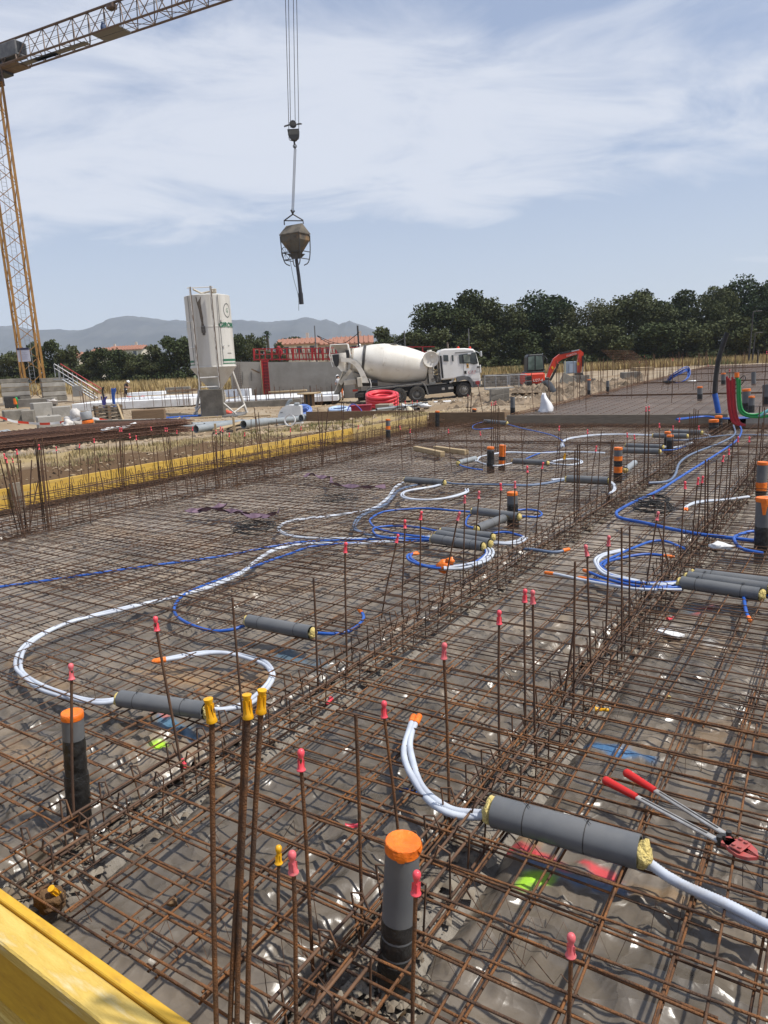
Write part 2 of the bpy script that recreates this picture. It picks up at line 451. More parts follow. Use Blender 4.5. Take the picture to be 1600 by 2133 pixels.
for a in range(-8, 9): CTRL.append((260 * math.sin(YAW * -1 + a * .2), 260 * math.cos(YAW * -1 + a * .2), .4))
CT = np.array(CTRL)
def terr(x, y):
    x = np.asarray(x, float); y = np.asarray(y, float); sh = x.shape; x, y = x.ravel(), y.ravel()
    num = np.zeros_like(x); w_ = np.zeros_like(x)
    rr = np.hypot(x, y)
    for cx, cy, cz in CT:
        w = 1 / (((x - cx) ** 2 + (y - cy) ** 2) / (1 + .0004 * (cx * cx + cy * cy)) + .15) ** 1.8
        num += w * cz; w_ += w
    z = num / w_
    return z.reshape(sh)
def TZ(x, y): return float(terr(np.array([x]), np.array([y]))[0])
def on(px, py, d):
    p = D(px, py, d); p.z = TZ(p.x, p.y); return p

BX, BY0, BY1 = -9.5, .965, 16.6            # board on the left, near edge, far board
Z2 = .18                                    # level of the second slab
S2L = [G(1112, 863, Z2), G(1262, 815, Z2), G(1337, 790, Z2), G(1440, 772, Z2)]
def s2left(y): return -7.4 - (y - 17) * .06
def in_slab(x, y): return (x > BX - .05) & (y > BY0 - .1) & (y < BY1 + .05) & (x < 9)
def in_slab2(x, y): return (y > BY1) & (y < 64) & (x > -7.4 - (y - 17) * .06) & (x < 30)

def ax(*seg):
    out = []
    for a, b, s in seg: out += list(np.arange(a, b, s))
    return np.array(out + [seg[-1][1]])
def tz_full(X, Y):
    Z = terr(X, Y)
    rough = fbm(X * 1.1, Y * 1.1, 4, 3) * .10 + fbm(X * 4, Y * 4, 3, 9) * .035
    Z = Z + rough * np.clip((np.hypot(X, Y) - 3) / 6, 0, 1)
    sl = in_slab(X, Y) | in_slab2(X, Y)
    Z = np.where(sl, -.55, Z)
    near = (Y <= BY0 - .08) & (X > BX - 8)
    k = np.clip((BY0 - .08 - Y) / .2, 0, 1)
    Z = np.where(near & (X > BX - .2), -.34 + .05 * fbm(X * 2, Y * 2, 3, 5), Z)
    return Z
def tcol(X, Y):
    d = X * FWD.x + Y * FWD.y
    n = fbm(X * .35, Y * .35, 4, 21); n2 = fbm(X * 1.7, Y * 1.7, 4, 31)
    earth = np.stack([.25 + 0 * X, .185 + 0 * X, .118 + 0 * X], -1)
    pale = np.array([.35, .29, .21]); dark = np.array([.15, .10, .058]); straw = np.array([.36, .27, .125]); grassy = np.array([.24, .20, .085])
    def mix(c, t, k): return c * (1 - k[..., None]) + t * k[..., None]
    c = mix(earth, pale, np.clip(n * 1.6 + .45, 0, 1))
    c = mix(c, dark, np.clip(n2 * 1.8 - .1, 0, 1) * .7)
    bank = np.clip((X + 15.5) / 2.5, 0, 1) * np.clip((-10.25 - X) / .3, 0, 1) * np.clip((22 - Y) / 3, 0, 1)
    c = mix(c, straw * .9, bank * np.clip(.75 + n2, 0, 1))
    c = mix(c, np.array([.105, .068, .04]), np.clip((X + 10.6) / .3, 0, 1) * np.clip((20 - Y) / 1, 0, 1) * (d < 40))  # dark bank dirt, with some of its shade put into the colour
    s_ = X * RIGHT.x + Y * RIGHT.y
    c = mix(c, np.array([.175, .125, .08]), np.clip((s_ - 3.2) / 2, 0, 1) * np.clip((41 - d) / 4, 0, 1) * np.clip((d - 15) / 3, 0, 1) * np.clip(.75 + n2 * .8, 0, 1))
    c = mix(c, straw, np.clip((d - 66) / 5, 0, 1) * np.clip(.9 + n * .4, 0, 1))
    c = mix(c, np.array([.12, .13, .06]), np.clip((d - 140) / 30, 0, 1))
    return np.concatenate([c, np.ones(X.shape + (1,))], -1)
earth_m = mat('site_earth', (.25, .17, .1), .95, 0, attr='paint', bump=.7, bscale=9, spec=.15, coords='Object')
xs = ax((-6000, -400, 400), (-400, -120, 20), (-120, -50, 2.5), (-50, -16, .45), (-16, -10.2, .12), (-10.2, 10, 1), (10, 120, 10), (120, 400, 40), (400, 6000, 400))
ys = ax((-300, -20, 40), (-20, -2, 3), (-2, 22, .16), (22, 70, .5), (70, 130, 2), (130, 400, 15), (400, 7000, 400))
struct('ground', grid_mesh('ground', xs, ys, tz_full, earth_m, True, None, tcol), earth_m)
b = MB()
b.box(((BX + 9) / 2, (BY0 + BY1) / 2, -.255), (9 - BX - .04, BY1 - BY0 - .08, .19))
struct('subgrade', b, mat('brown_subgrade', (.2, .14, .085), .95, 0, (.12, .085, .055), 3, 6, bump=.5, bscale=18))

# ------------------------------------------------------------ plastic sheets, bay by bay
RIBS = [-1.05, -2.22, -7.8, -9.28]
def foil_z(X, Y):
    wx = X + .30 * pn(X * 1.1, Y * 1.1, 41) + .05 * pn(X * 5, Y * 5, 40); wy = Y + .30 * pn(X * 1.1 + 9, Y * 1.1, 42) + .05 * pn(X * 5 + 4, Y * 5, 39)
    fold = lambda n, w: np.exp(-(n / w) ** 2)
    tent = lambda n, w: np.clip(1 - np.abs(n) / w, 0, 1)
    u, v = (wx + wy) * .7071, (wx - wy) * .7071
    a = fbm(X * .8, Y * .8, 3, 46)
    amp = .35 + 1.0 * np.clip(fbm(X * .9 + 5, Y * .9, 2, 51) * 1.6 + .45, 0, 1)
    z = .013 * fold(pn(u * 1.1, v * 4.2, 43), .2) + .011 * fold(pn(wx * 1.6 + 3, wy * 4.4, 44), .17)
    z = z + .016 * tent(pn(u * 1.5 + 7, v * 6.5, 48), .2) + .013 * tent(pn(u * 5.5 + 1, v * 1.7, 50), .16) + .010 * tent(pn(wx * 2.5, wy * 9.5, 45), .22) + .006 * tent(pn(wx * 12 + 2, wy * 4, 49), .25)
    return -.092 + .03 * a + amp * z
SOIL = (.30, .19, .095)
SPOTS = [((290, 1395), (520, 1425), .16, SOIL, .85), ((430, 1440), (560, 1400), .08, SOIL, .7), ((20, 1560), (110, 1600), .14, SOIL, .5), ((40, 1380), (150, 1440), .1, SOIL, .45),
         ((200, 1100), (420, 1135), .2, SOIL, .4), ((640, 1270), (820, 1300), .12, SOIL, .25), ((1450, 1545), (1560, 1520), .14, SOIL, .35), ((1380, 1340), (1500, 1350), .12, SOIL, .45),
         ((760, 2075), (800, 2110), .07, (.12, .065, .025), .9), ((1330, 1860), (1450, 1890), .05, SOIL, .6), ((1060, 1720), (1120, 1750), .05, SOIL, .9), ((480, 1230), (700, 1215), .2, SOIL, .3),
         ((1060, 1760), (1180, 1810), .045, (.62, .05, .06), .95), ((1215, 1800), (1270, 1830), .03, (.62, .05, .06), .9), ((1075, 1780), (1180, 1830), .028, (.03, .10, .22), .85), ((1180, 1832), (1290, 1858), .03, (.04, .16, .34), .7),
         ((1095, 1840), (1140, 1830), .045, (.40, .75, .04), .95), ((1190, 1535), (1350, 1580), .05, (.05, .20, .42), .8), ((1210, 1500), (1250, 1510), .03, (.05, .20, .42), .6),
         ((335, 1500), (400, 1540), .05, (.06, .20, .33), .75), ((322, 1488), (350, 1500), .03, (.6, .16, .14), .7), ((322, 1562), (335, 1560), .035, (.45, .8, .04), .95),
         ((590, 1362), (660, 1385), .08, (.04, .14, .23), .6), ((1440, 1262), (1460, 1276), .09, (.04, .17, .30), .6), ((1480, 1262), (1455, 1278), .06, (.5, .05, .06), .7), ((1395, 1300), (1480, 1345), .05, (.6, .6, .58), .5)]
def foil_col(X, Y):
    c = np.zeros(X.shape + (4,))
    dust = np.clip((Y - 1.6 - .55 * X - 2.2) / 3.5, 0, 1) * np.clip(.62 + fbm(X * 1.3, Y * 1.3, 4, 66) * 1.1, 0, .9) * np.clip(.9 - X * .2, .45, 1)
    c[..., :3] = np.array([.33, .275, .215]); c[..., 3] = dust
    nz = fbm(X * 6, Y * 9, 4, 61) * 1.5 - .25
    for (p, q, w, col, al) in SPOTS:
        a, bb = G(p[0], p[1], -.075), G(q[0], q[1], -.075)
        ex_, ey_ = bb.x - a.x, bb.y - a.y; L = ex_ * ex_ + ey_ * ey_
        t = np.clip(((X - a.x) * ex_ + (Y - a.y) * ey_) / max(L, 1e-6), 0, 1)
        d = np.hypot(X - a.x - t * ex_, Y - a.y - t * ey_) / w
        k = np.clip((1.15 - d + nz) * 1.6, 0, 1) * al
        kk = np.clip(k / np.maximum(np.maximum(c[..., 3], k), 1e-4), 0, 1)[..., None]; c[..., :3] = c[..., :3] * (1 - kk) + np.array(col) * kk
        c[..., 3] = np.maximum(c[..., 3], k)
    c[..., 3] *= .9
    return c
foil_m = mat('dusty_grey_polythene', (.105, .089, .070), .27, 0, (.205, .168, .126), 1.8, 7, .40, .72, attr='paint', rough2=.42, spec=.65, bump=.10, bscale=35, col3=(.30, .235, .165), scale3=.9, lo3=.56, hi3=.76, coords='Object')
foil_f = mat('dusty_far_polythene_painted_glints', (.125, .104, .086), .55, 0, (.20, .165, .135), .6, 7, .38, .66, spec=.35, stretch=(.5, 1, 1), col3=(.40, .37, .34), scale3=2.2, lo3=.66, hi3=.72)  # dust tones, plus pale streaks painted in as glints on the folds
def crinkle(m, stre, dist, parts):                # creases and facets of crumpled film
    n, l = m.node_tree.nodes, m.node_tree.links; b = n['Principled BSDF']
    t = n.new('ShaderNodeTexCoord'); nz = n.new('ShaderNodeTexNoise'); nz.inputs['Scale'].default_value = 3.; nz.inputs['Detail'].default_value = 3
    l.new(t.outputs['Object'], nz.inputs['Vector']); va = n.new('ShaderNodeVectorMath'); va.operation = 'MULTIPLY_ADD'; va.inputs[1].default_value = (.22, .22, .22)
    l.new(nz.outputs['Color'], va.inputs[0]); l.new(t.outputs['Object'], va.inputs[2]); cur = None
    for (sx, sy, rot, w) in parts:
        mp = n.new('ShaderNodeMapping'); mp.inputs['Rotation'].default_value = (0, 0, rot); mp.inputs['Scale'].default_value = (sx, sy, 1); l.new(va.outputs[0], mp.inputs[0])
        x = n.new('ShaderNodeTexVoronoi'); x.voronoi_dimensions = '2D'; x.feature = 'F1'; x.inputs['Scale'].default_value = 1; l.new(mp.outputs[0], x.inputs['Vector'])
        q = n.new('ShaderNodeMath'); q.operation = 'MULTIPLY_ADD'; q.inputs[1].default_value = w; l.new(x.outputs['Distance'], q.inputs[0])
        if cur is None: q.inputs[2].default_value = 0
        else: l.new(cur, q.inputs[2])
        cur = q.outputs[0]
    bp = n.new('ShaderNodeBump'); bp.inputs['Strength'].default_value = stre; bp.inputs['Distance'].default_value = dist; l.new(cur, bp.inputs['Height'])
    for k in list(b.inputs['Normal'].links): l.new(k.from_socket, bp.inputs['Normal'])
    l.new(bp.outputs[0], b.inputs['Normal'])
crinkle(foil_m, .9, .045, ((2.1, 8.0, .75, 1.), (7, 3.0, .15, .55), (13, 7, .5, .24)))
bays = [(RIBS[0] + .13, 9.0, 'wrinkled dusty grey plastic sheet under the mesh right of the near concrete rib'),
        (RIBS[1] + .12, RIBS[0] - .13, 'narrow dusty plastic sheet strip between the two long concrete ribs'),
        (RIBS[2] + .2, RIBS[1] - .13, 'wide dusty grey plastic sheet under the big bay with the white cable loops'),
        (RIBS[3] + .2, RIBS[2] - .18, 'plastic sheet strip between the two rebar rows beside the yellow board')]
for x0, x1, lab in bays:
    ex_ = [x0, x1]
    x1c = min(x1, 2.2)
    def fz(X, Y, x0=x0, x1=x1):
        z = foil_z(X, Y)
        e = np.minimum(X - x0, x1 - X); jag = .03 * pn(Y * 3.1, X * 0 + x0, 77)
        return z - .05 * np.clip(1 - (e + jag) / .07, 0, 1) ** 2 
    t = thing('plastic_sheet', lab, 'plastic sheet')
    for (ya, yb, s) in ((BY0 + .03, 4.2, .017), (4.2, 9, .05), (9, BY1 - .02, .11)):
        xx = np.linspace(x0, x1c, max(3, int((x1c - x0) / s))); yy = np.linspace(ya, yb, int((yb - ya) / s))
        kp = None
        if x0 < -2.3 and ya < 4: kp = lambda X, Y: Y > np.clip((-X - 2.2) * .30 + .6, .9, 4)   # the corner behind the picture's left edge
        link('sheet_panel', grid_mesh('plastic_sheet', xx, yy, fz, foil_m, True, kp, foil_col), t)
# second slab: one broad sheet
b = MB()
def fz2(X, Y): return Z2 - .06 + .035 * fbm(X * .7, Y * .7, 4, 71) + .02 * np.clip(1 - np.abs(pn(X * 1.5, Y * 2.0, 72)) * 2, 0, 1) ** 3
o = link('plastic_sheet', grid_mesh('plastic_sheet', np.arange(-10.4, 30, .3), np.arange(BY1 + .12, 64, .3), fz2, foil_f, True, lambda X, Y: X > -7.4 - (Y - 17) * .06))
tag(o, 'broad dark plastic sheet covering the far second slab up to the dry field', 'plastic sheet')

# ------------------------------------------------------------ concrete ribs in the ground between the sheets
def rubble(mb, x, y0, y1, w, n, r0, r1, z, seed):
    rr = random.Random(seed)
    for _ in range(n):
        y = y0 + (y1 - y0) * rr.random() ** 1.7
        mb.rock((x + rr.uniform(-w, w), y, z + rr.uniform(-.008, .008)), (r0 + (r1 - r0) * rr.random() ** 3) * (1 if y < 6 else 1.6), rr)
rib_m = mat('rough_lean_concrete', (.25, .225, .19), .95, 0, (.12, .10, .08), 6, 7, .38, .6, bump=1., bscale=30)
for i, x in enumerate(RIBS):
    w = .13 if i < 2 else .2
    struct('concrete_rib', grid_mesh('concrete_rib', np.linspace(x - w - .03, x + w + .03, 9), np.arange(BY0 + .02, BY1 - .05, .06 if i < 2 else .2),
           lambda X, Y, x=x, w=w: -.115 + .022 * fbm(X * 14, Y * 14, 3, 81) - .03 * np.clip(np.abs(X - x) / w, 0, 1) ** 4, rib_m), rib_m)
b = MB()
rubble(b, RIBS[0], BY0 + .05, 12, .11, 1100, .004, .034, -.10, 1); rubble(b, RIBS[1], BY0 + .05, 12, .11, 1100, .004, .034, -.10, 2)
p0 = G(790, 2080, -.08)
for k in range(160):
    b.rock((p0.x + random.uniform(-.1, .12), p0.y + random.uniform(-.09, .12), -.08), random.uniform(.006, .02), random)
o = struct('rubble_stones', b, mat('pale_rubble', (.25, .22, .175), .95, 0, (.15, .115, .08), 7, 5, .4, .6)); o['kind'] = 'stuff'

# ------------------------------------------------------------ steel mesh sheets
def vis(x, y, z=0, m=60):
    q = proj((x, y, z)); return q is not None and -m < q[0] < 1600 + m and q[1] < 2133 + m
def bar_pts(p, q, rr, amp, n):
    p, q = Vector(p), Vector(q); L = (q - p).length; out = []
    for i in range(n + 1):
        t = i / n; e = Vector((rr.uniform(-1, 1) * amp, rr.uniform(-1, 1) * amp, rr.uniform(-1.2, .6) * amp)); out.append(p.lerp(q, t) + e)
    return out
NBAR = [0]
SHEETS = []
def sheet(x0, y0, w, l, z, sx, sy, rot, seed, lab, grp, rad=.0034):
    rr = random.Random(seed); ca_, sa_ = math.cos(rot), math.sin(rot); cx, cy = x0 + w / 2, y0 + l / 2
    def T(x, y, zz):
        u, v = x - cx, y - cy; return Vector((cx + u * ca_ - v * sa_, cy + u * sa_ + v * ca_, zz))
    inside = lambda p: p.x > BX + .05 and BY0 + .03 < p.y < BY1 - .05
    near = y0 < 3.6
    t = thing('steel_mesh', lab, 'steel mesh', (cx, cy, z), 0, grp)
    L, C = MB(), MB(); nL = nC = 0
    off = Vector((cx, cy, z))
    def emit(p, q, mb, name):
        d = q - p; k0, k1 = 0., 1.
        for a, lo, hi in ((0, BX + .06, 99), (1, BY0 + .035, BY1 - .06)):
            if abs(d[a]) < 1e-9:
                if not lo < p[a] < hi: return 0
                continue
            u, v = (lo - p[a]) / d[a], (hi - p[a]) / d[a]
            if u > v: u, v = v, u
            k0, k1 = max(k0, u), min(k1, v)
        if k1 - k0 < .02: return 0
        p, q = p + d * k0, p + d * k1
        ln = (q - p).length; mid = (p + q) / 2
        if not any(vis(*(p.lerp(q, i / 8))) for i in range(9)): return 0
        nr = min((p.lerp(q, i / 8)).length for i in range(9))
        pts = bar_pts(p - off, q - off, rr, .0028 if nr < 5 else .0045, max(2, int(ln / (.5 if nr < 5 else 1.2))))
        if nr < 3.1 and NBAR[0] < 290:
            NBAR[0] += 1; m1 = MB(); m1.tube(pts, rad * 1.18, 6); part('bar', m1, rust_bright, t); return 1
        mb.tube(pts, rad, 5 if nr < 6 else 4, caps=False); return 1
    nx, ny = int(w / sx), int(l / sy)
    for i in range(nx + 1): nL += emit(T(x0 + i * sx + rr.uniform(-.006, .006), y0 + rr.uniform(-.03, .03), z), T(x0 + i * sx + rr.uniform(-.006, .006), y0 + l + rr.uniform(-.03, .03), z), L, 'bar')
    for j in range(ny + 1): nC += emit(T(x0 + rr.uniform(-.03, .03), y0 + j * sy + rr.uniform(-.006, .006), z + .008), T(x0 + w + rr.uniform(-.03, .03), y0 + j * sy + rr.uniform(-.006, .006), z + .008), C, 'bar')
    m = rust if y0 < 8 else rust_far
    if L.f: part('long_bars', L, m, t, None, 'stuff')
    if C.f: part('cross_bars', C, m, t, None, 'stuff')
    if nL + nC == 0: bpy.data.objects.remove(t)
WHERE = ['right of the near concrete rib', 'over the strip between the two concrete ribs', 'in the big bay with the cable loops', 'in the big bay left of its middle', 'beside the rebar rows near the yellow board', 'along the foot of the yellow board']
def where(xc): return WHERE[0] if xc > -.9 else WHERE[1] if xc > -2.4 else WHERE[2] if xc > -5 else WHERE[3] if xc > -7.8 else WHERE[4] if xc > -9.6 else WHERE[5]
def depthw(y): return 'in the foreground' if y < 3 else 'in the middle of the slab' if y < 9 else 'near the far timber boards'
seed = 100
ORD = ['first', 'second', 'third', 'fourth', 'fifth', 'sixth', 'seventh', 'eighth']
for layer, (w, l, sx, sy, z, ox, oy) in enumerate(((2.4, 3.6, .2, .15, 0.0, -11.1, .7), (2.4, 4.2, .2, .165, .03, -12.3, -.9))):
    x = ox
    while x < 2.4:
        y = oy
        while y < BY1:
            seed += 1
            lab = f"{'lower' if layer == 0 else 'upper'} layer rusty mesh sheet, {ORD[int((y - oy) / l + .5)]} from the near beam, {ORD[int((x - ox) / w + .5)]} from the left"
            sheet(x, y, w + .15, l + .2, z, sx, sy, random.Random(seed).uniform(-.012, .012), seed, lab, 'rusty steel mesh sheets over the plastic')
            y += l
        x += w
# a denser third set where sheets overlap: bottom right and along the ribs
sheet(-1.9, .9, 2.6, 2.2, .045, .28, .14, .035, 901, 'rusty steel mesh sheet lying skewed on top in the bottom right corner', 'rusty steel mesh sheets over the plastic')
sheet(-1.0, 3.0, 2.4, 4.0, .05, .2, .115, -.02, 902, 'closely barred rusty mesh sheet under the bolt cutters side', 'rusty steel mesh sheets over the plastic')
sheet(-5.6, 3.0, 2.4, 3.5, .046, .3, .13, .03, 903, 'rusty mesh sheet under the big white cable loop, slightly skewed', 'rusty steel mesh sheets over the plastic')
# second slab: too many bars to pick apart
b = MB()
for i in range(0, 128):
    x = -7.2 + i * .3
    b.tube([(max(x, s2left(17) + .1), BY1 + .1, Z2), (x - .06 * 46, 63.5, Z2)], .005, 3, False)
for j in range(0, 230):
    y = BY1 + .15 + j * .3 * (1 + j * .004)
    if y > 63: break
    b.tube([(s2left(y) + .1, y, Z2 + .012), (30, y, Z2 + .012)], .005, 3, False)
o = link('steel_mesh', b.mesh('steel_mesh', rust_far), kind='stuff'); tag(o, 'rusty steel mesh covering the whole far second slab', 'steel mesh')

# ------------------------------------------------------------ rebar cages along the ribs
def cage(x, y0, y1, w, lab, h=.05, step=.15, hook=.06):
    t = thing('rebar_cage', lab, 'rebar cage', (x, y0, 0)); L = MB(); S = MB(); rr = random.Random(int(-x * 100))
    for dx in (-w / 2, w / 2):
        for z in (-.075, h):
            L2 = bar_pts((dx, 0, z), (dx, y1 - y0, z), rr, .006, int((y1 - y0) / .7)); L.tube(L2, .0055, 5, False)
    L.tube(bar_pts((0.02, 0, h + .012), (-.02, y1 - y0, h + .012), rr, .012, int((y1 - y0) / .6)), .005, 5, False)
    y = .05
    while y < y1 - y0:
        a = rr.uniform(-.02, .02); k = hook * rr.uniform(.5, 1.3)
        S.tube([(-w / 2, y, -.08), (-w / 2 - .01, y + a, h + k), (-w / 2 + .03, y + a, h + k + .012), (-w / 2 + .05, y + a, h + k * .3)], .0035, 4, False)
        S.tube([(w / 2, y + a, -.08), (w / 2 + .01, y, h + k * .8), (w / 2 - .03, y, h + k * .8 + .012), (w / 2 - .05, y, h)], .0035, 4, False)
        S.tube([(-w / 2, y, -.08), (w / 2, y + a, -.08)], .0035, 4, False)
        y += step * rr.uniform(.85, 1.15) * (1 if y < 6 else 1.3)
    part('long_bars', L, rust, t, None, 'stuff'); part('stirrups', S, rust, t, None, 'stuff')
cage(RIBS[0], BY0 + .1, BY1 - .1, .15, 'rebar cage with hooked stirrups along the concrete rib nearest the orange capped pipe')
cage(RIBS[1], BY0 + .1, BY1 - .1, .15, 'rebar cage with hooked stirrups along the second concrete rib from the right')
cage(RIBS[2], 4.0, BY1 - .1, .22, 'rebar cage along the far side of the big bay, inner one of the two rows', .08, .2, .1)
cage(RIBS[3], 5.0, BY1 - .1, .22, 'rebar cage between the two rows nearest the yellow board', .1, .2, .12)
cage(BX + .5, 5.5, BY1 - .1, .14, 'rebar cage hooked along the inner face of the yellow board', .12, .2, .08)
def xcage(y, x0, x1, lab):
    t = thing('rebar_cage', lab, 'rebar cage', (x0, y, 0)); L = MB()
    for k in range(5): L.tube(bar_pts((0, k * .05, .06 + .02 * (k % 2)), (x1 - x0, k * .05, .06 + .02 * (k % 2)), random, .01, 8), .006, 4, False)
    part('long_bars', L, rust, t, None, 'stuff')
xcage(11.6, BX + .1, RIBS[2], 'crosswise rebar bundle ending at the yellow board, farther one')
xcage(8.6, BX + .1, RIBS[2], 'crosswise rebar bundle between the board and the inner row, nearer one')
xcage(12.35, RIBS[2], RIBS[0], 'crosswise rebar bundle running past the two black pipes')
# wire spacers under the mesh: nobody could count these
b = MB(); rr = random.Random(5)
for k in range(36):
    px, py = rr.uniform(0, 1600), 1000 + 1133 * rr.random() ** .8
    p = G(px, py, -.03)
    if p.y < BY0 + .1 or p.x < BX: continue
    a = rr.uniform(0, PI); u = Vector((math.cos(a), math.sin(a), 0)); w = Vector((-u.y, u.x, 0)); n = rr.randint(2, 5); pts = []
    for i in range(2 * n): pts.append(p + u * (i * .045) + w * (.02 if i % 2 else -.02) + Vector((0, 0, .045 if i % 2 else -.045)))
    b.tube(pts, .0014, 4, False)
for k in range(12):
    p = G(rr.uniform(0, 1600), rr.uniform(1150, 2120), .0)
    if p.y < BY0 + .1: continue
    q = p.copy(); pts = [q.copy()]; a = rr.uniform(0, 6)
    for i in range(6):
        a += rr.uniform(-.7, .7); q = q + Vector((math.cos(a) * .06, math.sin(a) * .06, rr.uniform(-.025, .025))); q.z = min(max(q.z, -.06), .07); pts.append(q.copy())
    b.tube(cr(pts, 3), .0013, 4, False)
o = solo('tie_wires', b, rust, 'loose rusty tie wires and zigzag spacers tangled under the mesh', 'tie wire'); o['kind'] = 'stuff'

# ------------------------------------------------------------ shuttering boards
na, nb = G(0, 1851, .07), G(398, 2133, .07); nang = math.atan2(nb.y - na.y, nb.x - na.x)
t = thing('shuttering_board', 'yellow timber shuttering beam in the near left corner, worn top', 'shuttering board', (na.x + (0 - na.x), na.y - math.tan(nang) * na.x, 0), nang)
xl, xr = -4.6, 1.0; cx, ln = (xl + xr) / 2, xr - xl
b = MB(); b.bbox((cx, -.014, -.105), (ln, .027, .36), .003); part('facing_panel', b, wood_y, t)
b = MB(); b.bbox((cx, -.072, .045), (ln, .083, .045), .005); part('top_flange', b, wood_w, t)
b = MB(); b.box((cx, -.072, -.10), (ln, .03, .245)); part('web', b, wood_y, t)
b = MB(); b.bbox((cx, -.072, -.245), (ln, .083, .045), .005); part('bottom_flange', b, wood_w, t)
# long yellow board: lengths butted end to end
t = thing('shuttering_board', 'long yellow board edging the slab along the left dirt bank', 'shuttering board', (BX, 0, 0))
ends = [1.8, 4.7, 5.6, 7.8, 9.0, 11.2, 13.2, 14.9, BY1 + .02]; 
for i in range(len(ends) - 1):
    a, c = ends[i], ends[i + 1]; b = MB()
    b.bbox((-.02 - .006 * (i % 2), (a + c) / 2, .075 + .004 * (i % 3)), (.027, c - a - .006, .28), .002)
    part('plank', b, wood_yf if i < 6 else wood_ym, t)
for y in (3.9, 6.2, 8.4, 10.8, 13):
    b = MB(); b.box((-.09, y, .04), (.07, .05, .4)); part('stake', b, wood_l, t)
b = MB(); b.box((.05, 5.25, .08), (.05, .16, .4)); part('stake', b, wood_g, t, 'grey timber piece clamped on the board')
# boards at the far end of the bay
t = thing('timber_board', 'brown timber board closing the far end left of the grey boards', 'timber board', (0, BY1, 0))
b = MB(); b.bbox(((BX + -7.28) / 2, .035, .09), (-7.28 - BX - .05, .045, .40), .004); part('plank', b, wood_b, t)
t = thing('timber_board', 'long grey weathered board across the far end of the bay', 'timber board', (0, BY1, 0))
b = MB(); b.bbox((-5.25, .03, .09), (4.0, .05, .25), .004, 0); part('plank', b, wood_g, t)
b = MB(); b.bbox((-2.75, .036, .095), (1.0, .05, .25), .004, 0); part('plank', b, wood_g, t)
b = MB(); b.box((-4.6, .026, -.08), (5.0, .04, .09)); part('lower_board', b, mat('dark_timber', (.07, .06, .05), .8), t)  # darker strip of board along the foot
t = thing('concrete_beam', 'smooth grey concrete edge beam at right, under the red and green conduits', 'concrete beam', (0, BY1, 0))
b = MB(); b.bbox((1.15, .1, .07), (6.1, .2, .30), .006); part('beam', b, conc, t)
t = thing('timber_board', 'rough brown kerb board on the bank before the red conduit coil', 'timber board')
p, q = on(640, 880, 26), on(885, 866, 23.5)
b = MB(); u = (q - p); M_ = Matrix.Rotation(math.atan2(u.y, u.x), 3, 'Z'); b.bbox((p + q) / 2 + Vector((0, 0, .1)), (u.length, .06, .34), .005, M=M_); part('plank', b, wood_b, t)

# ------------------------------------------------------------ distance: field, hills, haze
b = MB(); rr = random.Random(3)
def blades(b, n, pick, h0, h1, w0):
    V, F = [], []
    for _ in range(n):
        x, y, z, s = pick(); a = rr.uniform(0, PI); h = rr.uniform(h0, h1) * s; w = w0 * s; lx, ly = rr.uniform(-.3, .3) * h, rr.uniform(-.3, .3) * h
        c, d_ = math.cos(a) * w, math.sin(a) * w; o = len(V)
        V += [(x - c, y - d_, z), (x + c, y + d_, z), (x + lx, y + ly, z + h)]; F.append((o, o + 1, o + 2))
    b.add(V, F)
def pick_field():
    while True:
        d = 67 + 38 * rr.random() ** 1.2; px = rr.uniform(-20, 1640)
        p = D(px, 800, d)
        if in_slab2(np.array(p.x), np.array(p.y)): continue
        return p.x, p.y, TZ_f(p.x, p.y), 1.
_gx = np.arange(-125, 15, 1.5); _gy = np.arange(0, 125, 1.5); _GX, _GY = np.meshgrid(_gx, _gy); _GZ = terr(_GX, _GY)
def TZ_f(x, y):
    i = min(max(int((x + 125) / 1.5 + .5), 0), len(_gx) - 1); j = min(max(int(y / 1.5 + .5), 0), len(_gy) - 1)
    return float(_GZ[j, i])
blades(b, 42000, pick_field, .35, 1.0, .07)
o = struct('dry_field_grass', b, mat('dry_straw', (.46, .345, .16), .9, 0, (.30, .225, .10), .4, 4, .4, .6)); o['kind'] = 'stuff'
b = MB()
def pick_bank():
    while True:
        x = rr.uniform(-14.5, -10.0); y = rr.uniform(3, 19)
        if fbm(np.array(x * .8), np.array(y * .8), 3, 90) < .0: continue
        return x, y, TZ(x, y) if rr.random() < .0 else TZb(x, y), 1.
_bx = np.arange(-15.5, -9.5, .25); _by = np.arange(2, 23, .25); _BX, _BY = np.meshgrid(_bx, _by); _BZ = tz_full(_BX, _BY)
def TZb(x, y): return float(_BZ[min(max(int((y - 2) / .25 + .5), 0), len(_by) - 1), min(max(int((x + 15.5) / .25 + .5), 0), len(_bx) - 1)])
blades(b, 15000, pick_bank, .03, .11, .011)
o = struct('bank_grass', b, mat('dry_bank_grass', (.38, .30, .16), .9, 0, (.24, .20, .095), .5, 3, .4, .6)); o['kind'] = 'stuff'
b = MB()
for (px, py, d, r, n) in ((535, 900, 18, .5, 160), (650, 893, 19, 1.0, 420), (480, 912, 17, .5, 120), (1010, 795, 75, 3, 500), (1085, 792, 70, 2.0, 300), (1490, 772, 68, 2, 300)):
    p = on(px, py, d)
    blades(b, n, lambda p=p, r=r: (lambda x, y: (x, y, TZ(x, y), 1.))(p.x + rr.gauss(0, r * .5), p.y + rr.gauss(0, r * .5)), .05 if d < 30 else .15, .16 if d < 30 else 1.0, .01 if d < 30 else .1)
o = struct('green_weeds', b, mat('green_weeds', (.09, .115, .035), .8, 0, (.17, .16, .065), 2, 3)); o['kind'] = 'stuff'
b = MB()                                    # stones and clods over the site
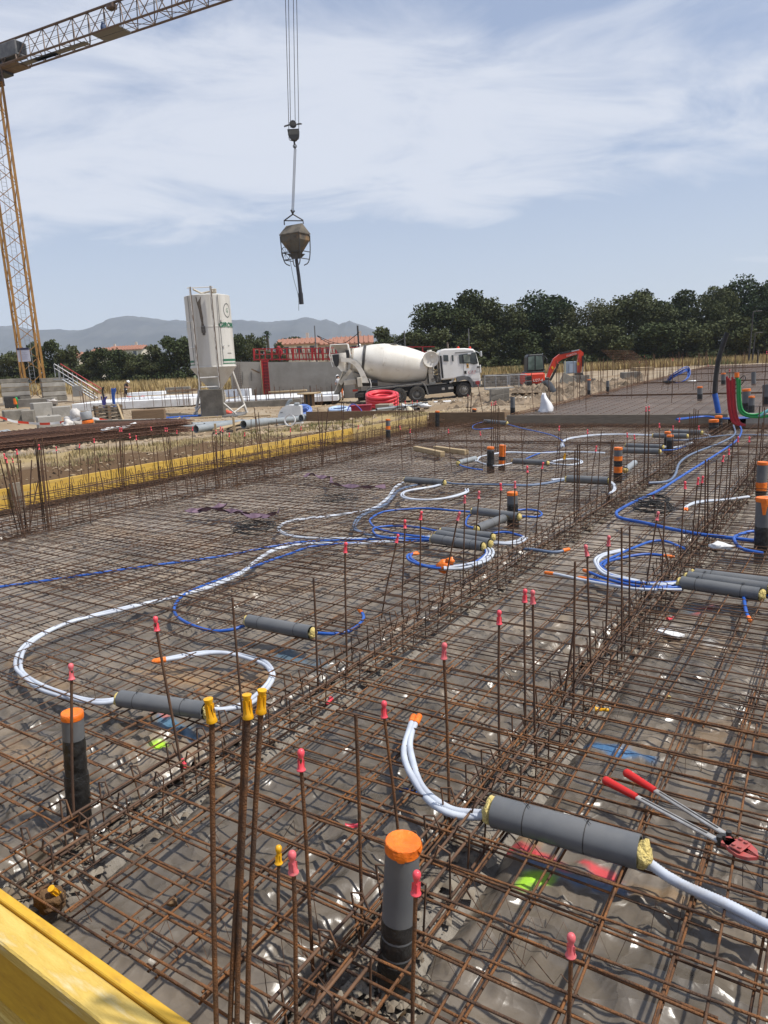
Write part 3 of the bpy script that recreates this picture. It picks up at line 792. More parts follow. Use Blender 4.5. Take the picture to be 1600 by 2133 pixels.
for k in range(5200):
    px, d = rr.uniform(-20, 1300), rr.uniform(16, 50); p = D(px, 850, d)
    if in_slab(np.array(p.x), np.array(p.y)) or in_slab2(np.array(p.x), np.array(p.y)): continue
    p.z = TZ_f(p.x, p.y); b.rock(p, rr.uniform(.03, .10) * (1.4 if rr.random() < .06 else 1), rr)
for k in range(600):
    x, y = rr.uniform(-10.7, -9.6), rr.uniform(4, 16.5); b.rock((x, y, TZb(x, y)), rr.uniform(.008, .032), rr)
o = struct('gravel', b, mat('site_gravel', (.36, .28, .19), .95, 0, (.22, .16, .10), 3, 3)); o['kind'] = 'stuff'

prof = [(-700, 690), (-300, 682), (-120, 668), (0, 673), (20, 673), (67, 681), (101, 680), (135, 681), (162, 683), (189, 675), (216, 665), (243, 653), (260, 650), (297, 654), (337, 660), (371, 662), (472, 661), (496, 659), (526, 663), (551, 665), (572, 663),
        (594, 661), (604, 662), (625, 657), (640, 655), (666, 662), (679, 660), (705, 670), (727, 664), (750, 671), (790, 685), (850, 702), (930, 722), (1050, 738), (1300, 741)]
DM = 3000.
hv, hf = [], []
pp = []
for i in range(len(prof) - 1):
    n = max(2, int((prof[i + 1][0] - prof[i][0]) / 6))
    for k in range(n): t_ = k / n; pp.append((prof[i][0] + (prof[i + 1][0] - prof[i][0]) * t_, prof[i][1] + (prof[i + 1][1] - prof[i][1]) * t_))
ROWS = 14
for i, (px, py) in enumerate(pp):
    c = D(px, py + float(pn(np.array(px * .09), np.array(.3), 5)) * 1.6, DM)
    for j in range(ROWS):
        t_ = j / (ROWS - 1)                 # 0 near foot .. .6 crest .. 1 far foot
        dd = -900 + 1500 * t_; h = (1 - abs(t_ - .6) / (.6 if t_ < .6 else .4)) ** 1.15
        n_ = float(fbm(np.array(px * .02 + 3), np.array(t_ * 5), 4, 15)) * .18 * h * (1 - h) * 4
        q = c + FWD * dd; hv.append((q.x, q.y, -2 + (c.z + 2) * max(0, h + n_)))
for i in range(len(pp) - 1):
    for j in range(ROWS - 1): a = i * ROWS + j; hf.append((a, a + ROWS, a + ROWS + 1, a + 1))
b = MB(); b.add(hv, hf, True)
struct('hills', b, mat('haze_tinted_wooded_hills', (.034, .042, .055), .95, 0, (.06, .066, .075), .006, 7, coords='Object'))  # blue of the distant haze is mixed into the hill colour
HAZE = True
if HAZE:
    b = MB(); b.box((0, 0, 0), (9000, 5600, 330))
    hm = bpy.data.materials.new('pale_haze'); hm.use_nodes = True; hn = hm.node_tree.nodes; hn.clear()
    pv = hn.new('ShaderNodeVolumePrincipled'); pv.inputs['Color'].default_value = (.80, .87, 1.0, 1); pv.inputs['Density'].default_value = 1.5e-4; pv.inputs['Anisotropy'].default_value = .0
    ho = hn.new('ShaderNodeOutputMaterial'); hm.node_tree.links.new(pv.outputs[0], ho.inputs['Volume'])
    c = CAMP + FWD * 2000
    o = link('haze', b.mesh('haze', hm), kind='stuff'); o.location = (c.x, c.y, 162); o.rotation_euler = (0, 0, YAW)

# ------------------------------------------------------------ trees
leaf_m = mat('oak_leaves', (.032, .047, .018), .7, 0, (.078, .092, .038), .45, 4, .36, .64, spec=.1)
leaf_l = mat('light_oak_leaves', (.050, .062, .025), .7, 0, (.105, .115, .050), .5, 4, .36, .64, spec=.1)
leaf_p = mat('pine_needles', (.018, .04, .016), .8, 0, (.045, .07, .025), .5, 4, .36, .64, spec=.3)
bark = mat('bark', (.07, .055, .04), .95)
def crown_mesh(seed, lobes, per, leaf, m, low=True):
    r = np.random.default_rng(seed); V = []; 
    for (c, rad) in lobes:
        n = int(per * rad[0] * rad[2])
        d = r.normal(size=(n, 3)); d /= np.linalg.norm(d, axis=1)[:, None]
        k = r.random(n) ** .33 * (1 + .22 * np.sin(d[:, 0] * 5 + seed) * np.sin(d[:, 2] * 6 + seed * 2))
        V.append(np.array(c) + d * k[:, None] * np.array(rad))
    P = np.concatenate(V); n = len(P)
    a = r.normal(size=(n, 3)); a /= np.linalg.norm(a, axis=1)[:, None]
    bb = np.cross(a, r.normal(size=(n, 3))); bb /= np.linalg.norm(bb, axis=1)[:, None]
    s = leaf * (.5 + r.random(n))[:, None]
    vs = np.stack([P - a * s, P + bb * s * .7, P + a * s, P - bb * s * .7], 1).reshape(-1, 3)
    me = bpy.data.meshes.new('crown'); me.vertices.add(4 * n); me.vertices.foreach_set('co', vs.ravel())
    me.loops.add(4 * n); me.loops.foreach_set('vertex_index', np.arange(4 * n, dtype=np.int32))
    me.polygons.add(n); me.polygons.foreach_set('loop_start', np.arange(0, 4 * n, 4, dtype=np.int32)); me.update(calc_edges=True); me.materials.append(m); me['top'] = float(np.percentile(P[:, 2], 99.6))
    return me
def lobes_for(seed, n=11):
    r = random.Random(seed); L = [((0, 0, .50), (.30, .28, .30))]
    for i in range(n):
        a = r.uniform(0, 2 * PI); q = r.uniform(.18, .38); z = r.uniform(.25, .88); q *= (1.1 - max(0, z - .5) * 1.2); s = r.uniform(.09, .18)
        L.append(((q * math.cos(a), q * math.sin(a), z), (s * 1.2, s * 1.2, s)))
    for i in range(5): a = r.uniform(0, 6.28); L.append(((.36 * math.cos(a), .36 * math.sin(a), .14), (.17, .17, .16)))
    return L
leaf_o = mat('olive_oak_leaves', (.062, .070, .030), .7, 0, (.115, .118, .055), .5, 4, .36, .64, spec=.1)
leaf_d = mat('deep_oak_leaves', (.030, .050, .022), .7, 0, (.068, .092, .042), .5, 4, .36, .64, spec=.1)
CR = [crown_mesh(10 + i, lobes_for(i + 3, 11 + 2 * (i % 3)), 44000 if i != 3 else 27000, .0145 if i != 3 else .012, (leaf_m, leaf_l, leaf_d, leaf_o, leaf_l)[i]) for i in range(5)]
CRF = [crown_mesh(40 + i, lobes_for(i + 33, 9), 16000, .024, leaf_m if i % 2 else leaf_l) for i in range(3)]
def trunk_mesh(seed):
    b = MB(); r = random.Random(seed); b.tube(cr([(0, 0, -.03), (.01, 0, .2), (-.01, .01, .45), (.01, 0, .8)], 3), .02, 7, True, [.03 - .02 * i / 9 for i in range(10)])
    for i in range(5):
        a = r.uniform(0, 6.28); z = r.uniform(.2, .5); b.tube(cr([(0, 0, z), (.12 * math.cos(a), .12 * math.sin(a), z + .13), (.26 * math.cos(a), .26 * math.sin(a), z + .2)], 3), .008, 5, True, [.012 - .0012 * k for k in range(7)])
    return b.mesh('trunk', bark)
TR = [trunk_mesh(i) for i in range(3)]
def tree(i, px, top, base, wpx, d, lab, grp, far=False, name='oak_tree', crowns=None):
    p = D(px, base, d); h = (base - top) * d / FPX * .97; w = wpx * d / FPX
    t = thing(name, lab, 'tree', p, random.uniform(0, 6), grp)
    cs = crowns or (CRF if far else CR)
    me = cs[i % len(cs)]; c = link('crown', me, t); zt_ = me['top']; c.scale = (w / .80, w / .80, h / zt_)
    c = link('trunk', TR[i % 3], t); c.scale = (h, h, h)
right_trees = [(957, 615, 768, 150, 'broad oak at the left end of the right hand wood, over the white cab'), (1040, 628, 768, 130, 'oak just right of the truck cab, second from the left in the wood'), (1140, 618, 768, 150, 'tall oak rising behind the orange excavator cab'),
               (1225, 634, 766, 120, 'rounded oak behind the excavator arm'), (1310, 615, 764, 150, 'tall broad oak behind the leaning mesh panel'), (1405, 614, 760, 130, 'pale topped oak in the middle of the right wood'),
               (1490, 604, 756, 90, 'thin crowned oak with sky gaps left of the tallest tree'), (1568, 588, 752, 140, 'tallest dark oak at the right edge by the lamp post'), (1655, 600, 748, 140, 'oak cut off by the right edge of the picture')]
for i, (px, tp, bs, w, lab) in enumerate(right_trees): tree(i, px, tp, bs, w, 108 + (i % 3) * 3, lab, 'oaks of the wood on the right')
fill = [(895, 690, 775, 90, 'low oak filling below the left end of the wood'), (985, 680, 772, 100, 'low dark oak directly behind the cab roof'), (1090, 690, 772, 90, 'low oak left of the excavator cab'), (1185, 680, 770, 100, 'low oak directly behind the excavator arm'),
        (1270, 682, 768, 90, 'low oak behind the mesh panel top'), (1360, 676, 764, 100, 'low oak at the edge of the dry field, mid right'), (1450, 668, 760, 100, 'low dark oak behind the black hose tip'), (1540, 660, 756, 100, 'low oak behind the lamp post'), (1610, 665, 752, 90, 'low oak at the far right field edge')]
for i, (px, tp, bs, w, lab) in enumerate(fill): tree(i + 2, px, tp, bs, w, 103, lab, 'oaks of the wood on the right', True)
far_t = [(815, 684, 772, 75, 'rounded oak standing apart left of the wood, behind the mixer drum'), (862, 690, 774, 55, 'small oak between the lone one and the wood'), (22, 736, 806, 70, 'low dark tree left of the crane mast'), (-20, 742, 808, 60, 'dark tree at the left edge'),
         (100, 714, 805, 70, 'dark oak just right of the crane mast'), (152, 724, 806, 50, 'rounded tree before the terracotta roofs, above the stairs'), (185, 748, 806, 60, 'low tree under the village roofs'), (238, 727, 806, 70, 'dark oak above the worker in black'), (285, 738, 806, 60, 'low oak right of the worker'),
         (312, 722, 806, 66, 'oak with a flat crown left of the silo'), (372, 704, 804, 80, 'tall dark oak beside the silo'), (330, 758, 808, 60, 'low bush like oak left of the silo foot'), (425, 735, 802, 60, 'oak behind the silo'), (500, 700, 796, 46, 'slim dark tree right of the silo'), (535, 700, 794, 50, 'dark tree left of the palm'),
         (575, 716, 794, 46, 'low tree behind the red railing corner'), (610, 703, 740, 50, 'flat crowned pine behind the terracotta house')]
for i, (px, tp, bs, w, lab) in enumerate(far_t): tree(i, px, tp, bs, w, 104 if i != 16 else 170, lab, 'trees along the far field edge', True)
for i, (px, tp) in enumerate(((205, 730), (262, 742), (352, 735), (60, 738), (130, 742))): tree(i + 1, px, tp, 806, 60, 112, ['oak behind the worker, farther row', 'dark tree in the farther row above the red cans', 'dark tree in the farther row near the silo', 'tree in the farther row behind the crane mast', 'tree in the farther row behind the stairs'][i], 'trees along the far field edge', True)
# palm
p = D(560, 745, 170); s_ = 170 / FPX
t = thing('palm_tree', 'small palm silhouetted before the blue hills', 'tree', p)
b = MB(); b.tube([(0, 0, 0), (.1, 0, 22 * s_), (0, 0, 44 * s_)], .3, 7); part('trunk', b, bark, t)
b = MB()
for k in range(46):
    a = random.uniform(0, 6.28); el_ = random.uniform(-.5, 1.3); L = 1.5; dx = Vector((math.cos(a) * math.cos(el_), math.sin(a) * math.cos(el_), math.sin(el_)))
    p1 = Vector((0, 0, 44 * s_)); p2 = p1 + dx * L * .6 + Vector((0, 0, .15)); p3 = p1 + dx * L + Vector((0, 0, -.35)); wv = Vector((-math.sin(a), math.cos(a), 0)) * .14
    b.add([p1, p2 + wv, p3, p2 - wv], [(0, 1, 2, 3)])
part('crown', b, leaf_p, t)

# ------------------------------------------------------------ houses beyond the wall
def house(px0, px1, base, eave, ridge, d, lab, chim=True, wins=3):
    a = D(px0, base, d); c = D(px1, base, d); W = (c - a).dot(RIGHT); k = d / FPX; H = (base - eave) * k; Rg = (eave - ridge) * k; dp = 9.
    t = thing('house', lab, 'house', (a + c) / 2, YAW)
    b = MB(); b.box((0, dp / 2, H / 2), (W, dp, H)); part('wall', b, render_w, t)
    b = MB(); o_ = .5
    v = [(-W / 2 - o_, -o_, H - .1), (W / 2 + o_, -o_, H - .1), (W / 2 + o_, dp / 2, H + Rg), (-W / 2 - o_, dp / 2, H + Rg), (-W / 2 - o_, dp + o_, H - .1), (W / 2 + o_, dp + o_, H - .1)]
    v += [(x, y, z - .22) for x, y, z in v]
    b.add(v, [(0, 1, 2, 3), (3, 2, 5, 4), (7, 6, 9, 8), (8, 9, 10, 11), (0, 6, 7, 1), (4, 5, 11, 10), (0, 3, 9, 6), (3, 4, 10, 9), (1, 7, 8, 2), (2, 8, 11, 5)])
    n = int(W / .9)
    for i in range(n): x = -W / 2 + (i + .5) * W / n; b.tube([(x, -o_, H - .04), (x, dp / 2, H + Rg + .06)], .16, 5, True)
    rf = part('roof', b, roof_t, t)
    if chim: b = MB(); b.box((W * .2, dp * .6, H + Rg + .4), (.6, .6, 1.4)); part('chimney', b, render_w, rf)
    for i in range(wins):
        x = -W / 2 + (i + .6) * W / wins; b = MB(); b.box((x, -.02, H - 1.3), (1.0, .1, 1.3)); f = part('window', b, glass_d, t)
        b = MB(); b.box((x - .75, -.04, H - 1.3), (.45, .08, 1.4)); b.box((x + .75, -.04, H - 1.3), (.45, .08, 1.4)); part('shutter', b, cream_p, f)
house(583, 664, 762, 717, 706, 150, 'pale house with a long terracotta roof behind the red railing')
house(655, 712, 762, 718, 708, 152, 'middle terracotta roofed house of the row behind the wall', False)
house(698, 776, 762, 716, 702, 156, 'right hand terracotta roofed house behind the two tall poles')
house(845, 868, 770, 745, 738, 150, 'scrap of a pale house showing between the oaks', False, 1)
house(132, 168, 790, 746, 736, 190, 'pink roofed house above the stairs, half hidden by trees', False, 2)
house(184, 212, 790, 748, 739, 190, 'small terracotta roofed house left of the worker, half hidden', True, 1)
house(196, 250, 780, 733, 726, 230, 'farther village house with an orange roof', True, 2)
house(232, 300, 780, 730, 722, 230, 'long village roof beyond the trees left of the silo', True, 2)
# ------------------------------------------------------------ starter bars
def cap_mesh(n, m, name):
    b = MB(); b.lathe([(.0005, -.002), (.0185, -.002), (.0195, .002), (.0165, .007), (.014, .015), (.0115, .03), (.0098, .05), (.0105, .058), (.0135, .066), (.0152, .075), (.0148, .083), (.011, .091), (.006, .0945), (.0005, .0955)], n)
    if n > 8:
        for a in (0, PI / 2): b.box((0, 0, .03), (.0312 if a == 0 else .0015, .0015 if a == 0 else .0312, .035))
    return b.mesh(name, m)
cap_r2 = mat('faded_red_cap', (.74, .16, .18), .5, 0, (.60, .11, .12), 25, 5, col3=(.38, .2, .16), scale3=18, lo3=.58, hi3=.7)
CAPR2 = cap_mesh(14, cap_r2, 'cap')
CAPR, CAPRf, CAPYs = cap_mesh(14, cap_r, 'cap'), cap_mesh(7, cap_r, 'cap'), cap_mesh(14, cap_y, 'cap')
def ycap():
    b = MB(); b.lathe([(.0005, -.004), (.0195, -.004), (.0205, 0), (.0175, .012), (.0125, .035), (.0105, .052), (.0125, .066), (.0165, .078), (.0172, .085), (.0005, .087)], 12)
    for k in range(6): a = k * PI / 3; b.box((.0115 * math.cos(a), .0115 * math.sin(a), .035), (.010, .003, .06), a)
    return b.mesh('cap', cap_y)
CAPY = ycap()
def vtop(base, px, py):                     # where a sight line meets the upright plane through the foot that faces the viewer
    n = (Vector((base.x, base.y, 0))).normalized(); r = ray(px, py); return CAMP + r * ((base - CAMP).dot(n) / r.dot(n))
def starter(tx, ty, bx, by, c, lab, grp=None, r=.005, z=0., bend=0.):
    base = G(bx, by, z); base.z -= .03; top = vtop(base, tx, ty); d = base.length
    t = thing('starter_bar', lab, 'starter bar', base, 0, grp)
    v = top - base; L = v.length; side = RIGHT * (bend + random.uniform(-.006, .006) * L)
    pts = [Vector((0, 0, -.05)), v * .33 + side * .7, v * .66 + side, v]
    b = MB(); b.tube(cr(pts, 3) if d < 6 else [pts[0], pts[2], pts[3]], r, 8 if d < 4 else 5, True); part('bar', b, rust_bright if d < 2.6 else rust, t)
    if c != 'n':
        me = {'r': (CAPR if random.random() < .55 else CAPR2) if d < 6 else CAPRf, 'y': CAPY, 's': CAPYs}[c]
        o = link('cap', me, t, v - v.normalized() * (.034 if c != 'y' else .028)); o.scale = (.66, .66, .62) if c != 'y' else (.60, .60, .60); o.rotation_euler = (v.normalized() + Vector((random.uniform(-.12, .12), random.uniform(-.12, .12), 0))).to_track_quat('Z', 'Y').to_euler()
    return t
GA = 'capped starter bars rising from the near slab'
near = [(611, 1790, 614, 2175, 'r', 'red capped starter bar in front of the small yellow capped one'), (867, 1834, 856, 2180, 'r', 'red capped starter bar just right of the big orange topped pipe'),
        (1190, 1964, 1180, 2200, 'r', 'lowest red capped starter bar, near the bottom right'), (581, 1777, 577, 1893, 's', 'short thin starter bar with a small yellow cap'),
        (626, 1580, 648, 1972, 'r', 'red capped starter bar left of the tall bare one in the near strip'), (741, 1487, 752, 1905, 'n', 'bare starter bar with no cap between two red capped ones in the near strip'),
        (798, 1474, 832, 1735, 'r', 'leaning red capped starter bar just behind the big orange topped pipe'), (924, 1352, 936, 1690, 'r', 'red capped starter bar behind the bent white conduit end'),
        (1040, 1283, 1040, 1560, 'r', 'single red capped starter bar left of the tight pair of bars'), (1093, 1238, 1095, 1508, 'r', 'left bar of the tight pair with two red caps'), (1110, 1240, 1115, 1548, 'r', 'right bar of the tight pair with two red caps'),
        (1198, 1170, 1195, 1463, 'n', 'bare starter bar right of the tight capped pair'), (1199, 1290, 1174, 1440, 'n', 'short bare bar leaning against the upright one right of the capped pair'),
        (1223, 1144, 1232, 1390, 'r', 'red capped starter bar below the blue conduit loop on the right'), (1268, 1124, 1261, 1340, 'r', 'red capped starter bar standing inside the right hand blue loop'),
        (1295, 1099, 1296, 1345, 'n', 'bare starter bar through the right hand blue loop, left one'), (1312, 1096, 1311, 1297, 'n', 'bare starter bar through the right hand blue loop, right one'),
        (1370, 1073, 1343, 1234, 'r', 'leaning red capped starter bar before the coil of black wire'), (1372, 1100, 1397, 1183, 'n', 'short bare bar crossing the one before the black coil'), (1386, 1048, 1378, 1214, 'n', 'bare starter bar at the right edge of the black coil'),
        (1362, 1036, 1366, 1064, 'r', 'red capped starter bar stub in the middle of the black wire coil'), (1428, 1009, 1417, 1163, 'r', 'red capped starter bar right of the black wire coil'),
        (968, 1038, 964, 1205, 'r', 'red capped starter bar in front of the three grouped grey sleeves, left'), (998, 1029, 987, 1192, 'r', 'red capped starter bar across the right end of the three grouped sleeves'), (1044, 1012, 1036, 1167, 'r', 'red capped starter bar between the sleeves and the black capped pipe'),
        (1073, 1008, 1066, 1150, 'r', 'red capped starter bar standing against the orange topped black pipe'), (1099, 976, 1095, 1122, 'r', 'red capped starter bar just right of the orange topped black pipe'), (1130, 968, 1114, 1117, 'r', 'leaning red capped starter bar second right of the black pipe'),
        (844, 1090, 836, 1258, 'r', 'red capped starter bar before the blue cable bundle'), (876, 1072, 873, 1258, 'r', 'red capped bar behind the orange taped conduit loop, left'), (955, 1073, 917, 1258, 'r', 'strongly leaning red capped bar over the grouped sleeves'),
        (828, 1120, 793, 1265, 'r', 'leaning red capped bar left of the grouped sleeves'), (719, 1138, 722, 1375, 'r', 'red capped starter bar in line with the hooked blue conduit end'), (653, 1203, 661, 1412, 'n', 'bare starter bar at the right end of the middle grey sleeve'),
        (484, 1245, 506, 1495, 'n', 'bare starter bar left of the middle grey sleeve'), (324, 1297, 381, 1604, 'r', 'leaning red capped bar crossing the lower left grey sleeve'), (149, 1396, 150, 1712, 'r', 'red capped bar standing in front of the left orange capped pipe')]
for i, (a, c_, d_, e, k, lab) in enumerate(near): starter(a, c_, d_, e, k, lab, GA, .0052 if e > 1700 else .0055)
GF = 'group of four thick starter bars in the foreground'
starter(441, 1476, 449, 2235, 'y', 'leftmost of the four thick foreground bars, yellow cap tipped aside', GF, .0060)
starter(513, 1447, 466, 2235, 'n', 'second of the four thick foreground bars, no cap', GF, .0060)
starter(518, 1468, 485, 2235, 'y', 'third of the four thick foreground bars, yellow cap', GF, .0060)
starter(545, 1457, 506, 2225, 'y', 'rightmost of the four thick foreground bars, yellow cap', GF, .0060)
GR = 'starter bars in the right hand rib row'
for a, c_, d_, e, k in [(1454, 1000, 1440, 1144, 'r'), (1463, 997, 1451, 1130, 'r'), (1506, 954, 1492, 1087, 'r'), (1519, 940, 1510, 1054, 'r'), (1537, 914, 1541, 1031, 'r'), (1561, 914, 1555, 1020, 'r')]:
    starter(a, c_, d_, e, k, 'red capped starter bar in the right hand row beside the long blue conduit', GR, .0055)
for a, c_, d_, e in [(1470, 958, 1469, 1112), (1476, 957, 1475, 1103), (1493, 958, 1486, 1103), (1528, 913, 1517, 1050), (1583, 846, 1569, 1014), (1593, 848, 1587, 958), (1589, 880, 1580, 985)]:
    starter(a, c_, d_, e, 'n', 'bare starter bar in the right hand row beside the long blue conduit', GR, .007)
GM = 'starter bars in the second rib row'
for a, c_, d_, e in [(1198, 938, 1196, 1073), (1203, 926, 1202, 1073), (1208, 926, 1206, 1073)]: starter(a, c_, d_, e, 'n', 'bare bar of the tight cluster before the long grey sleeve', GM, .007)
for a, c_, d_, e in [(1274, 917, 1267, 1034), (1278, 917, 1270, 1028)]: starter(a, c_, d_, e, 'n', 'bare thick bar left of the orange banded pipe', GM, .008)
for a, c_, d_, e, lab in [(1346, 851, 1341, 997, 'left one of the tall red tipped pair in the middle of the second rib'), (1352, 850, 1350, 997, 'right one of the tall red tipped pair in the middle of the second rib')]: starter(a, c_, d_, e, 'r', lab, GM, .008)
for a, c_, d_, e in [(1440, 866, 1439, 937), (1446, 850, 1443, 937), (1450, 852, 1446, 936), (1455, 855, 1449, 936), (1437, 860, 1436, 938)]: starter(a, c_, d_, e, 'n', 'bare bar of the column cluster before the grey far board', 'bars of the column cluster before the grey far board', .007)
GB = 'starter bars standing across the middle of the slab'
for a, c_, d_, e in [(1224, 898, 1223, 986), (1242, 933, 1225, 1048), (1307, 905, 1306, 996), (1322, 909, 1322, 992), (1374, 885, 1374, 978), (1415, 874, 1411, 972), (1001, 902, 1005, 972), (934, 897, 941, 972), (1165, 891, 1157, 990), (1456, 890, 1452, 960), (1402, 890, 1400, 968), (854, 897, 858, 960), (834, 890, 838, 971)]:
    starter(a, c_, d_, e, 'r', 'thin red capped bar standing in the slab among the far grey sleeves', GB)
for a, c_, d_, e in [(972, 904, 974, 972), (1086, 896, 1090, 977), (1094, 895, 1085, 947), (1169, 897, 1162, 987), (1253, 896, 1244, 1037), (1052, 907, 1051, 975), (907, 904, 905, 980), (1180, 905, 1178, 985)]:
    starter(a, c_, d_, e, 'n', 'thin bare bar standing in the slab among the far grey sleeves', GB)
starter(1176, 950, 1150, 1095, 'y', 'leaning bar with a yellow cap near the long grey sleeve', GB)
# clusters of column bars on the left rows
def cluster(rows, lab, r=.007):
    for a, c_, d_, e, k in rows: starter(a, c_, d_, e, k, lab + (', red cap' if k == 'r' else ', no cap'), lab, r)
cluster([(0, 958, 36, 1100, 'n'), (9, 949, 44, 1103, 'r'), (13, 958, 48, 1100, 'r'), (26, 958, 43, 1034, 'r'), (42, 958, 52, 1098, 'n'), (66, 958, 60, 1093, 'n'), (80, 1000, 58, 1099, 'n'), (35, 940, 56, 1098, 'r'), (22, 965, 50, 1104, 'n')], 'bar of the fanned column cluster at the left edge')
cluster([(72, 911, 89, 1090, 'n'), (76, 911, 93, 1090, 'n'), (81, 930, 98, 1090, 'r'), (87, 911, 106, 1089, 'n'), (84, 920, 101, 1091, 'n')], 'bar of the column cluster second from the left edge')
cluster([(240, 899, 250, 1009, 'n'), (247, 896, 253, 1009, 'n'), (249, 894, 256, 1006, 'r'), (253, 894, 258, 1007, 'r'), (258, 917, 262, 1007, 'n')], 'bar of the column cluster in front of the long rusty mesh stack')
cluster([(337, 897, 352, 991, 'n'), (344, 894, 355, 991, 'r'), (348, 894, 357, 990, 'r'), (353, 903, 360, 990, 'n')], 'bar of the column cluster below the stack of grey pipes')
cluster([(442, 904, 449, 1008, 'n'), (450, 899, 453, 1009, 'r'), (459, 892, 457, 1007, 'r'), (464, 894, 462, 1006, 'r'), (447, 910, 456, 1008, 'n')], 'bar of the column cluster under the silo foot')
cluster([(523, 873, 524, 950, 'n'), (533, 868, 548, 972, 'n'), (538, 860, 551, 985, 'n'), (530, 850, 540, 985, 'n')], 'bar of the column cluster below the big grey pipe end')
cluster([(662, 852, 670, 962, 'n'), (671, 858, 672, 960, 'n'), (684, 850, 672, 958, 'n'), (716, 840, 713, 920, 'n'), (711, 836, 714, 920, 'n')], 'thick bar of the column cluster before the cable drum', .009)
cluster([(827, 821, 831, 905, 'r'), (831, 823, 834, 905, 'r'), (836, 830, 838, 903, 'n'), (822, 832, 827, 905, 'n')], 'bar of the column cluster before the truck rear wheels')
cluster([(859, 837, 860, 908, 'r'), (844, 837, 856, 908, 'r'), (869, 836, 866, 905, 'r'), (875, 845, 872, 902, 'n'), (864, 842, 868, 904, 'n')], 'bar of the column cluster left of the brown far board')
cluster([(1024, 841, 1024, 932, 'r'), (1029, 840, 1028, 932, 'r'), (1033, 838, 1032, 933, 'r'), (1038, 845, 1036, 930, 'n'), (1040, 850, 1040, 930, 'n')], 'bar of the column cluster in front of the brown far board')
rows = [(117, 934, 127, 1029, 'r'), (145, 943, 142, 1062, 'n'), (165, 928, 172, 1010, 'r'), (183, 950, 187, 1076, 'n'), (196, 917, 201, 1019, 'r'), (202, 948, 221, 1048, 'n'), (270, 907, 292, 1037, 'r'), (283, 911, 306, 1040, 'r'), (315, 892, 324, 988, 'r'), (326, 929, 339, 1037, 'n'),
        (368, 899, 374, 980, 'r'), (385, 924, 401, 1027, 'n'), (401, 892, 401, 986, 'r'), (422, 917, 427, 1024, 'n'), (477, 905, 486, 1000, 'r'), (510, 904, 500, 986, 'r'), (576, 873, 579, 943, 'n'), (605, 895, 603, 977, 'r'), (627, 891, 627, 968, 'r'), (692, 880, 702, 950, 'n'), (746, 889, 743, 950, 'r'), (775, 850, 775, 926, 'n'), (795, 856, 798, 925, 'n'), (560, 880, 556, 975, 'n'), (640, 905, 646, 960, 'n'), (586, 900, 590, 975, 'n'), (735, 870, 732, 945, 'n'), (760, 868, 762, 930, 'n'), (490, 915, 494, 1010, 'n'), (225, 905, 228, 1000, 'n')]
for a, c_, d_, e, k in rows: starter(a, c_, d_, e, k, ('red capped' if k == 'r' else 'bare') + ' single starter bar in the rows along the yellow board', 'single starter bars along the yellow board', .006)
# far slab: thick uprights and thin ones
for a, c_, d_, e, k, r in [(975, 824, 974, 862, 'r', .012), (982, 817, 980, 862, 'n', .014), (996, 802, 1007, 862, 'r', .009), (1037, 742 + 10, 1037, 0, 'n', 0)]:
    if r: starter(a, c_, d_, e, k, 'thick bar standing before the truck cab, ' + ('red tipped' if k == 'r' else 'bare'), 'thick bars before the truck cab', r, Z2)
rr = random.Random(12)
for i in range(70):
    x = rr.uniform(-7.3, 6); y = rr.choice((17.2, 19, 21.5, 24.3, 28, 31, 36, 42, 48, 56, 61)) + rr.uniform(-.2, .2)
    if i % 3 == 0: y = rr.uniform(20, 58)
    x = x if i % 3 else s2left(y) + .15
    q = proj((x, y, Z2))
    if not q or q[0] > 1605 or q[0] < 0: continue
    h = rr.uniform(.8, 1.3); k = 'r' if rr.random() < .28 else 'n'
    q2 = proj((x + rr.uniform(-.05, .05), y, Z2 + h))
    starter(q2[0], q2[1], q[0], q[1], k, ('red capped' if k == 'r' else 'bare') + ' thin starter bar standing on the far second slab', 'starter bars on the far second slab', .008, Z2)

b = MB()
for i in range(230):
    y = rr.choice((19, 24, 28.5, 33, 38, 43, 48, 53, 58, 62.5)) + rr.uniform(-.3, .3); x = rr.uniform(s2left(y), 12) if i % 4 else s2left(y) + rr.uniform(.05, .3)
    if i % 4 == 0: y = rr.uniform(18, 62); x = s2left(y) + rr.uniform(.05, .3)
    b.tube([(x, y, Z2 - .05), (x + rr.uniform(-.06, .06), y, Z2 + rr.uniform(.7, 1.3))], .009, 4, False)
for y0 in (24, 33, 43, 53): b.tube([(s2left(y0), y0, Z2 + .05), (14, y0, Z2 + .05)], .02, 4, False); b.tube([(s2left(y0), y0 + .2, Z2 + .02), (14, y0 + .2, Z2 + .02)], .02, 4, False)
for k in range(5): b.tube([(s2left(17) + .1 + k * .08, 17, Z2 + .03 + .02 * (k % 2)), (s2left(63) + .1 + k * .08, 63, Z2 + .03 + .02 * (k % 2))], .012, 4, False)
for (x0, x1, y0, y1, n) in ((0, 0, 0, 0, 0),): pass
for i in range(100):
    left = i % 2 == 0; px = rr.uniform(152, 415) if left else rr.uniform(470, 702); p = D(px, 848, rr.choice((44.6, 44.7, 46, 48))); p.z = TZ_f(p.x, p.y) + .1
    b.tube([p, p + Vector((rr.uniform(-.05, .05), 0, rr.uniform(.9, 1.25)))], .014, 4, False)
o = solo('starter_bar', b, rust_far, 'crowd of distant thin starter bars on the far slab and the white slabs', 'starter bar'); o['kind'] = 'stuff'
